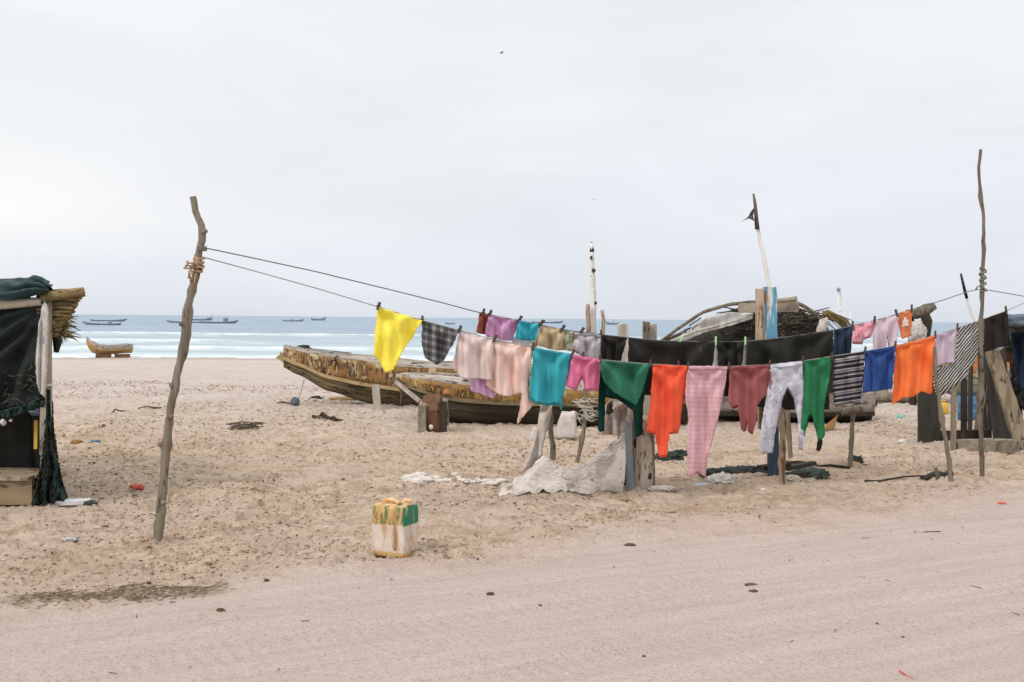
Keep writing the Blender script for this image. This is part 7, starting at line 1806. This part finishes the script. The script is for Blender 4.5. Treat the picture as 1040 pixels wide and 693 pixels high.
# things behind the stand
p = GG(982, 425.5)
br = empty('blue_barrel', p, 'blue plastic barrel behind the striped shirt and tall thin pole', 'barrel')
hgt, rad = .40, .145
mb = MB().tube([p + Vector((0, 0, z * hgt)) for z in (0, .04, .28, .31, .34, .62, .65, .68, .95, 1)], [rad * k for k in (.9, 1, 1, 1.05, 1, 1, 1.05, 1, 1, .9)], 20)
drum = mb.build('drum', M['blue_plastic'], br, flat_angle=60)
MB().tube([p + Vector((0, 0, hgt)), p + Vector((0, 0, hgt + .035))], [rad * .96, rad * .93], 20).build('lid', M['deep_blue_post'], drum, flat_angle=40)
p = GG(921, 409)
bc = empty('blue_crate', p, 'small dark blue crate left of the broad charred board', 'crate')
MB().box(p + Vector((0, .1, .13)), (.30, .24, .26), taper=1.06).build('box', M['deep_blue_post'], bc, bevel=.015, smooth=False)
MB().box(p + Vector((0, .1, .272)), (.34, .28, .03)).build('rim', M['blue_plastic'], bc, bevel=.008, smooth=False)
p = GG(961, 421)
yj = empty('yellow_can', p, 'small yellow can between charred board and grey post', 'can')
MB().box(p + Vector((0, .1, .10)), (.17, .12, .20), taper=.9).build('body', M['yellow_plastic'], yj, bevel=.03)
MB().tube([p + Vector((-.05, .1, .19)), p + Vector((-.04, .1, .235)), p + Vector((.02, .1, .235)), p + Vector((.03, .1, .19))], .012, 6).build('handle', M['yellow_plastic'], yj)
MB().tube([p + Vector((.055, .1, .19)), p + Vector((.055, .1, .225))], .018, 8).build('cap', M['stem_brown'], yj)
# a boat further back on the right
p = GG(968, 411)
pirogue('orange and green painted boat partly hidden behind the timber stand', 'boats drawn up on the sand', (p.x - .5, p.y + .5, p.z), R_(8), 6.0, .8,
        lerp_tab([(0, 1.25), (.1, 1.05), (.4, .88), (1, 1.0)]), lerp_tab([(0, .9), (.06, .4), (.16, .08), (.3, 0), (1, .1)]),
        dict(hull=M['green_hull'], band=M['orange_blob'], inner=M['boat_pale'], rail=M['boat_pale'], trim=M['boat_trim']), band_from=.5, seed=44, thw=(.4, .6), ns=30, stern=.6)
# weathered branch frame above the rear washing
p = GG(938, 414)
bfx = empty('branch_frame', p, 'forked weathered branch frame above the large orange cloth', 'frame')
d0 = p.y
MB().tube([U(920, 318, d0), U(930, 319, d0), U(940, 315, d0), U(949, 311, d0)], [.06, .09, .10, .085], 8, .2, 1).build('top_branch', M['pole_dark'], bfx)
MB().tube([U(938, 316, d0), U(941, 326, d0), U(940, 345, d0), U(938, 414, d0), U(938, 420, d0)], [.08, .10, .09, .10, .1], 8, .15, 2).build('upright', M['dark_wood'], bfx)
MB().tube([U(925, 319, d0 + .1), U(926, 345, d0 + .1), U(927, 414, d0 + .1), U(927, 420, d0 + .1)], [.06, .06, .07, .07], 8, .15, 3).build('upright', M['dark_wood'], bfx)
mb = MB().lump(U(931, 338, d0 - .1), (.13, .1, .15), 3, 1.0, 2.2, 4, ridged=True)
mb.build('white_bag', M['sack_white'], bfx)

M['clod_dark'] = W('dark_husk', lin((92, 74, 56)), lin((72, 58, 46)), None, 3, rough=.98)


# ------------------------------------------------------------------ things lying on the sand
def on_sand(nm, px, py, sz, mat, lb, cat, sd=0, amp=.5, freq=2.0, grp=None, rot=0, zf=.3, sub=3, ridged=False):
    if ridged: amp, freq, sub = 1.0, 2.6, 4
    p = GG(px, py)
    o = MB().lump(p + Vector((0, 0, sz[2] * zf)), sz, sd, amp, freq, sub, rotz=rot, ridged=ridged).build(nm, M[mat])
    return tag(o, lb, cat, grp)


def stick_on(px0, py0, px1, py1, r, mat, lb, cat='stick', sd=0, nm='driftwood_stick', arch=.02, grp=None):
    a, b = GG(px0, py0), GG(px1, py1); rn = random.Random(sd)
    pts = []
    for i in range(8):
        k = i / 7; p = a.lerp(b, k); p.z = gz(p.x, p.y) + r * .6 + arch * math.sin(k * 3.14) + rn.uniform(-.006, .006); p.y += rn.uniform(-.02, .02)
        pts.append(p)
    o = MB().tube(pts, [r * (1 + rn.uniform(-.25, .25)) for _ in pts], 7, .15, sd).build(nm, M[mat])
    return tag(o, lb, cat, grp)


stick_on(791, 472.5, 864, 473.5, .014, 'dark_wood', 'long dark stick on the sand reaching the crosspiece pole', sd=1)
on_sand('dark_lump', 870, 473, (.07, .05, .045), 'dark_rag', 'small dark lump beside the foot of the crosspiece pole', 'lump', 5)
stick_on(879, 490, 968, 486.5, .011, 'dark_wood', 'long dark thin stick running to the leaning prop pole', sd=2, arch=.03)
stick_on(936, 488, 967, 487, .024, 'blackpost', 'thick dark stick overlapping the thin one by the leaning prop pole', sd=3, arch=.02)
a = GG(953, 487); o = MB().tube([a + Vector((0, 0, -.1)), a + Vector((-.01, 0, .05)), a + Vector((-.03, 0, .12))], [.02, .022, .018], 7, .1, 1).build('stake', M['pole_dark']); tag(o, 'short stake stub standing by the thick dark stick', 'stake')
for i, (x0, y0, x1, y1, w_, mt, lb) in enumerate(((796, 486, 832, 484, .10, 'dark_wood', 'dark board in the pile right of the blue post, lowest'), (798, 481, 826, 476, .08, 'blackpost', 'dark board slanting across the pile right of the blue post'), (772, 484, 800, 482, .09, 'dark_wood', 'dark board end left of the blue post foot'))):
    a, b = GG(x0, y0), GG(x1, y1); a.z += .04 + .02 * i; b.z += .04 + .03 * i
    tag(MB().beam(a, b, w_, .04, up=(0, 0, 1), n=8, jit=.08, seed=i).build('scrap_board', M[mt], smooth=False), lb, 'board', 'scrap boards by the blue post')
on_sand('green_rag', 823, 485, (.13, .09, .055), 'dark_green_rag', 'crumpled dark green rag on the boards right of the blue post', 'rag', 3, ridged=True)
on_sand('dark_net', 691, 464, (.10, .08, .04), 'dark_rag', 'dark flat net lying right of the orange red dress', 'net', 4, ridged=True)
on_sand('dark_net', 678, 467, (.13, .09, .06), 'dark_rag', 'dark net piled under the leg of the orange red dress', 'net', 9, ridged=True)
on_sand('dark_net', 728, 481.5, (.13, .08, .035), 'dark_rag', 'dark net scrap right of the pink checked trousers hem', 'net', 12, ridged=True)
on_sand('dark_net', 757, 482, (.22, .10, .05), 'dark_rag', 'long dark net heap left of the blue post', 'net', 14, ridged=True)
on_sand('white_plastic', 733, 491, (.11, .07, .06), 'white_foam', 'crumpled white plastic bag on the sand below the pink checked trousers', 'plastic bag', 3, .7, ridged=True)
on_sand('white_plastic', 713, 492.5, (.10, .06, .022), 'bluegrey_sheet', 'flat pale plastic scrap beside the crumpled white plastic bag', 'plastic', 5, .7, ridged=True)
on_sand('white_plastic', 776, 491, (.045, .03, .025), 'white_foam', 'tiny white plastic scrap beside the blue post foot', 'plastic', 6, .6)
on_sand('pale_rag', 803, 488.5, (.08, .05, .035), 'cream_cloth', 'pale tan rag right of the knotty stick', 'rag', 7, ridged=True)
on_sand('white_plastic', 673, 497, (.10, .05, .02), 'white_foam', 'thin whitish scrap on the sand right of the stump foot', 'plastic', 8, .6, ridged=True)
p = GG(845, 438)
o = MB().add([p + Vector((-.10, 0, .0)), p + Vector((.03, 0, .02)), p + Vector((.10, .05, .22)), p + Vector((.0, .08, .12)), p + Vector((-.08, .1, .02))], [(0, 1, 2), (0, 2, 3), (0, 3, 4)]).build('bark_shard', M['brown_scrap'], solid=.02, smooth=False)
tag(o, 'brown curled bark shard right of the bright green shirt tails', 'bark')
on_sand('buoy', 299.5, 412, (.085, .075, .085), 'slate_float', 'slate blue float on the sand below the larger weathered boat', 'float', 2, .12, 1.2, zf=.7)
stick_on(281, 412.5, 297, 411.5, .016, 'stick', 'stick poking left from the slate blue float', sd=8)
stick_on(318, 424.5, 342, 428, .03, 'dark_wood', 'short dark driftwood piece in front of the larger weathered boat', sd=9)
on_sand('flat_board', 355, 407, (.42, .10, .05), 'boat_trim', 'low sandy board under the larger weathered boat', 'board', 4, .2)
on_sand('seaweed_clump', 321, 406, (.10, .06, .04), 'dark_rag', 'dark clump under the bow rope of the larger weathered boat', 'seaweed', 4, .6)
mb = MB(); rn = random.Random(17)
for i in range(34):
    a = GG(250 + rn.uniform(-11, 12), 436 + rn.uniform(-3, 2)); L = rn.uniform(.08, .28); an = rn.uniform(-.5, .5)
    v = Vector((math.cos(an), math.sin(an), rn.uniform(-.05, .15))) * L; a.z += rn.uniform(.01, .07)
    mb.tube([a - v / 2, a + Vector((0, 0, .015)), a + v / 2], [.007, .009, .004], 5)
tag(mb.build('twig_pile', M['stick']), 'small pile of grey twigs between crooked pole and larger weathered boat', 'twig pile')
stick_on(318, 428, 348, 430, .014, 'stick', 'thin stick lying below the short dark driftwood piece', sd=12)
on_sand('red_scrap', 140, 496, (.055, .04, .028), 'red_litter', 'red plastic scrap left of the crooked pole', 'plastic', 2, .7)
on_sand('white_plastic', 131, 497, (.02, .02, .018), 'white_foam', 'tiny white scrap beside the red plastic scrap', 'plastic', 11, .5)
on_sand('blue_scrap', 97, 450, (.06, .04, .03), 'blue_plastic', 'blue plastic scrap on the sand right of the shack', 'plastic', 3, .6)
on_sand('brown_scrap', 79, 450, (.09, .05, .03), 'brown_scrap', 'brown husk left of the blue plastic scrap', 'husk', 6, .6)
on_sand('white_plastic', 71, 555, (.05, .03, .014), 'bluegrey_sheet', 'pale flat plastic scrap low on the sand, left of the crooked pole foot', 'plastic', 13, .6)
on_sand('teal_scrap', 915, 425, (.07, .05, .05), 'teal_plastic', 'pale teal plastic pot on the sand left of the charred board', 'plastic', 3, .25)
on_sand('white_plastic', 917, 451, (.06, .04, .03), 'white_foam', 'white scrap on open sand left of the charred board', 'plastic', 14, .5)
on_sand('red_scrap', 1017, 512, (.035, .025, .014), 'red_litter', 'small red scrap at the road edge on the right', 'plastic', 15, .6)
on_sand('red_scrap', 636, 508, (.05, .03, .012), 'brown_scrap', 'flat reddish husk on the sand before the stumps', 'husk', 16, .6)
on_sand('pebble', 763, 594.5, (.035, .022, .010), 'stem_brown', 'dark flat chip on the sandy road, upper of the two', 'chip', 2, .4)
on_sand('pebble', 765, 601, (.025, .018, .009), 'stem_brown', 'dark flat chip on the sandy road, lower of the two', 'chip', 3, .4)
on_sand('pebble', 224, 620.5, (.022, .016, .012), 'stem_brown', 'dark stone on the sandy road below the seaweed stain', 'stone', 4, .4)
on_sand('pebble', 151, 592, (.014, .012, .012), 'stem_brown', 'small dark stone just above the seaweed stain', 'stone', 5, .4)
on_sand('pebble', 271, 590, (.017, .012, .010), 'clod_dark', 'small brown stone right of the seaweed stain', 'stone', 6, .4)
on_sand('pebble', 498, 604, (.022, .016, .010), 'clod_dark', 'brown stone on the road right of and below the jerrycan', 'stone', 7, .4)
on_sand('stick_husk', 640, 554, (.035, .025, .012), 'stick', 'dark husk lying in the churned sand edge below the stumps', 'husk', 8, .5)
stick_on(928, 540.5, 956, 541, .004, 'stick', 'thin twig on the sandy road at right', sd=22, arch=0, nm='twig')
stick_on(915, 684, 926, 689, .0035, 'red_litter', 'reddish twig at the bottom right of the road', sd=23, arch=0, nm='twig')
stick_on(140, 418, 164, 415, .012, 'stick', 'bleached stick left of the crooked pole, far sand', sd=24)
stick_on(112, 420, 128, 418, .012, 'stick', 'short stick on far sand right of the shack', sd=25)

# sand clods and husks broken up by feet: too many to count
def scatter(n, seed, name, mat, label, smin, smax, ymax, thresh):
    g = np.random.default_rng(seed)
    y = 5.0 + (ymax - 5.0) * g.random(n) ** 1.1; x = y * np.tan(g.uniform(-.6, .6, n))
    keep = (road_mask(x, y) < g.uniform(.02, .6, n)) & (fbm(x * .7, y * .9, 4, 201) + .25 * fbm(x * 3, y * 3, 3, 207) > thresh + g.uniform(-.12, .12, n))
    x, y = x[keep], y[keep]; n = len(x)
    z = height(x, y)
    bm = bmesh.new(); bmesh.ops.create_icosphere(bm, subdivisions=1, radius=1)
    V = np.array([v.co[:] for v in bm.verts]); F_ = np.array([[v.index for v in f.verts] for f in bm.faces]); bm.free()
    s_ = g.uniform(smin, smax, n) * (.5 + g.random(n)) * (.6 + y * .05)
    an = g.uniform(0, 6.28, n); ax_ = s_ * g.uniform(.9, 2.2, n); ay_ = s_ * g.uniform(.7, 1.2, n); az_ = s_ * g.uniform(.35, .75, n)
    J = 1 + .28 * (g.random((n, len(V), 3)) - .5)
    P = V[None] * J
    lx, ly, lz = P[:, :, 0] * ax_[:, None], P[:, :, 1] * ay_[:, None], P[:, :, 2] * az_[:, None]
    ca, sa = np.cos(an)[:, None], np.sin(an)[:, None]
    co = np.stack([x[:, None] + lx * ca - ly * sa, y[:, None] + lx * sa + ly * ca, z[:, None] + lz + az_[:, None] * .2], 2).reshape(-1, 3)
    fs = (F_[None] + (np.arange(n) * len(V))[:, None, None]).reshape(-1, 3)
    me = bpy.data.meshes.new(name); me.vertices.add(len(co)); me.vertices.foreach_set('co', co.astype(np.float32).ravel())
    me.loops.add(fs.size); me.loops.foreach_set('vertex_index', fs.astype(np.int32).ravel())
    me.polygons.add(len(fs)); me.polygons.foreach_set('loop_start', (np.arange(len(fs)) * 3).astype(np.int32))
    me.update(calc_edges=True); me.materials.append(mat)
    o = bpy.data.objects.new(name, me); COL.objects.link(o)
    return tag(o, label, 'litter', kind='stuff')


M['clod'] = W('damp_sand_clod', lin((164, 138, 112)), lin((136, 112, 88)), lin((184, 162, 136)), 3, rough=.98)
scatter(60000, 1, 'sand_clods', M['clod'], 'small damp sand clods kicked up across the beach', .0035, .0105, 24, .02)
scatter(16000, 2, 'dark_husks', M['clod_dark'], 'small dark husks and crumbs strewn over the churned sand', .0025, .007, 26, .0)
scatter(9000, 3, 'pale_crumbs', M['white_foam'], 'small pale crumbs strewn over the churned sand', .0025, .007, 26, -.03)

# uncountable small litter: straw, shells and chips
rn = random.Random(77)
mbd, mbp = MB(), MB()
LY = [4.2 + 20 * rn.random() ** 1.25 for _ in range(5200)]; LX = [y * math.tan(rn.uniform(-.56, .56)) for y in LY]
LRD = road_mask(np.array(LX), np.array(LY)); LZ = height(np.array(LX), np.array(LY))
for i in range(5200):
    x, y, z = LX[i], LY[i], float(LZ[i])
    if LRD[i] > .5 and rn.random() < .93: continue
    s = rn.uniform(.002, .008) * (1 + .02 * y)
    if rn.random() < .45:
        an = rn.uniform(0, 6.28); L = rn.uniform(.008, .035); v = Vector((math.cos(an) * L, math.sin(an) * L, rn.uniform(-.004, .012)))
        c_ = Vector((x, y, z + .006))
        (mbd if rn.random() < .6 else mbp).tube([c_ - v, c_ + v], [.0025, .0015], 4)
    else:
        (mbd if rn.random() < .62 else mbp).lump((x, y, z + s * .2), (s * rn.uniform(.8, 2), s * rn.uniform(.8, 1.4), s * rn.uniform(.4, .8)), i % 50, .5, 1.5, 1, rotz=rn.uniform(0, 3))
tag(mbd.build('beach_litter', M['stick']), 'dark straw bits and husks strewn over the sand', 'litter', kind='stuff')
tag(mbp.build('shell_bits', M['white_foam']), 'pale shell bits and straws strewn over the sand', 'litter', kind='stuff')
mb = MB()
WX, WY = [], []
for i in range(900):
    k = rn.random() * 3; j = min(2, int(k)); p = ST[j].lerp(ST[j + 1], k - j)
    WX.append(p.x + rn.gauss(0, .07)); WY.append(p.y + rn.gauss(0, .085))
WZ = height(np.array(WX), np.array(WY))
for i in range(900):
    x, y = WX[i], WY[i]
    an = rn.gauss(.25, .5); L = rn.uniform(.006, .022)
    v = Vector((math.cos(an) * L, math.sin(an) * L, rn.uniform(-.001, .005))); c_ = Vector((x, y, float(WZ[i]) + .004))
    mb.tube([c_ - v, c_ + v], [.0022, .0012], 4)
tag(mb.build('dry_seaweed', M['seaweed']), 'dry brown seaweed shreds on the road edge', 'seaweed', kind='stuff')


# ------------------------------------------------------------------ birds
def bird(px, py, d, span, mat, lb, ang, up_):
    c_ = U(px, py, d)
    Rz = Matrix.Rotation(ang, 3, 'Z')
    r = empty('flying_bird', c_, lb, 'bird', None)
    mb = MB()
    ln = span * .42
    pts = [c_ + Rz @ Vector((x * ln, 0, z * ln)) for x, z in ((-.55, 0.02), (-.35, 0), (-.1, 0), (.2, .0), (.36, .03), (.46, .04), (.56, .02))]
    mb.tube(pts, [ln * k for k in (.02, .05, .11, .11, .07, .06, .012)], 8)
    for sd in (-1, 1):
        prof = [(0, .16, -.14, 0), (.25, .20, -.12, up_ * .6), (.5, .16, -.10, up_), (.78, .02, -.14, up_ * .9), (1, -.16, -.2, up_ * .7)]
        vs = []; fs = []
        for (s_, lead, trail, z) in prof:
            for xx in (lead, trail):
                for t_ in (-1, 1): vs.append(c_ + Rz @ Vector((xx * ln, sd * s_ * span / 2, z * span / 2 + t_ * .012 * span * (1 - s_ * .8))))
        for i in range(4):
            b = i * 4
            fs += [(b, b + 4, b + 6, b + 2), (b + 1, b + 3, b + 7, b + 5), (b, b + 1, b + 5, b + 4), (b + 2, b + 6, b + 7, b + 3)]
        fs.append((16, 17, 19, 18)); fs.append((0, 2, 3, 1))
        mb.add(vs, fs)
    mb.add([c_ + Rz @ Vector(v) * ln for v in ((-.5, -.03, 0), (-.5, .03, 0), (-.8, .09, .01), (-.8, -.09, .01), (-.8, 0, -.02))], [(0, 1, 2, 3), (0, 3, 4), (1, 4, 2), (0, 4, 1), (3, 2, 4)])
    mb.build('body', M[mat], r)
    return r


bird(509.5, 54, 70, .75, 'bird', 'dark bird flying high in the upper sky', R_(200), .18)
bird(603.5, 203, 140, .8, 'bird_pale', 'tiny pale bird low in the sky above the white ragged mast', R_(30), .25)
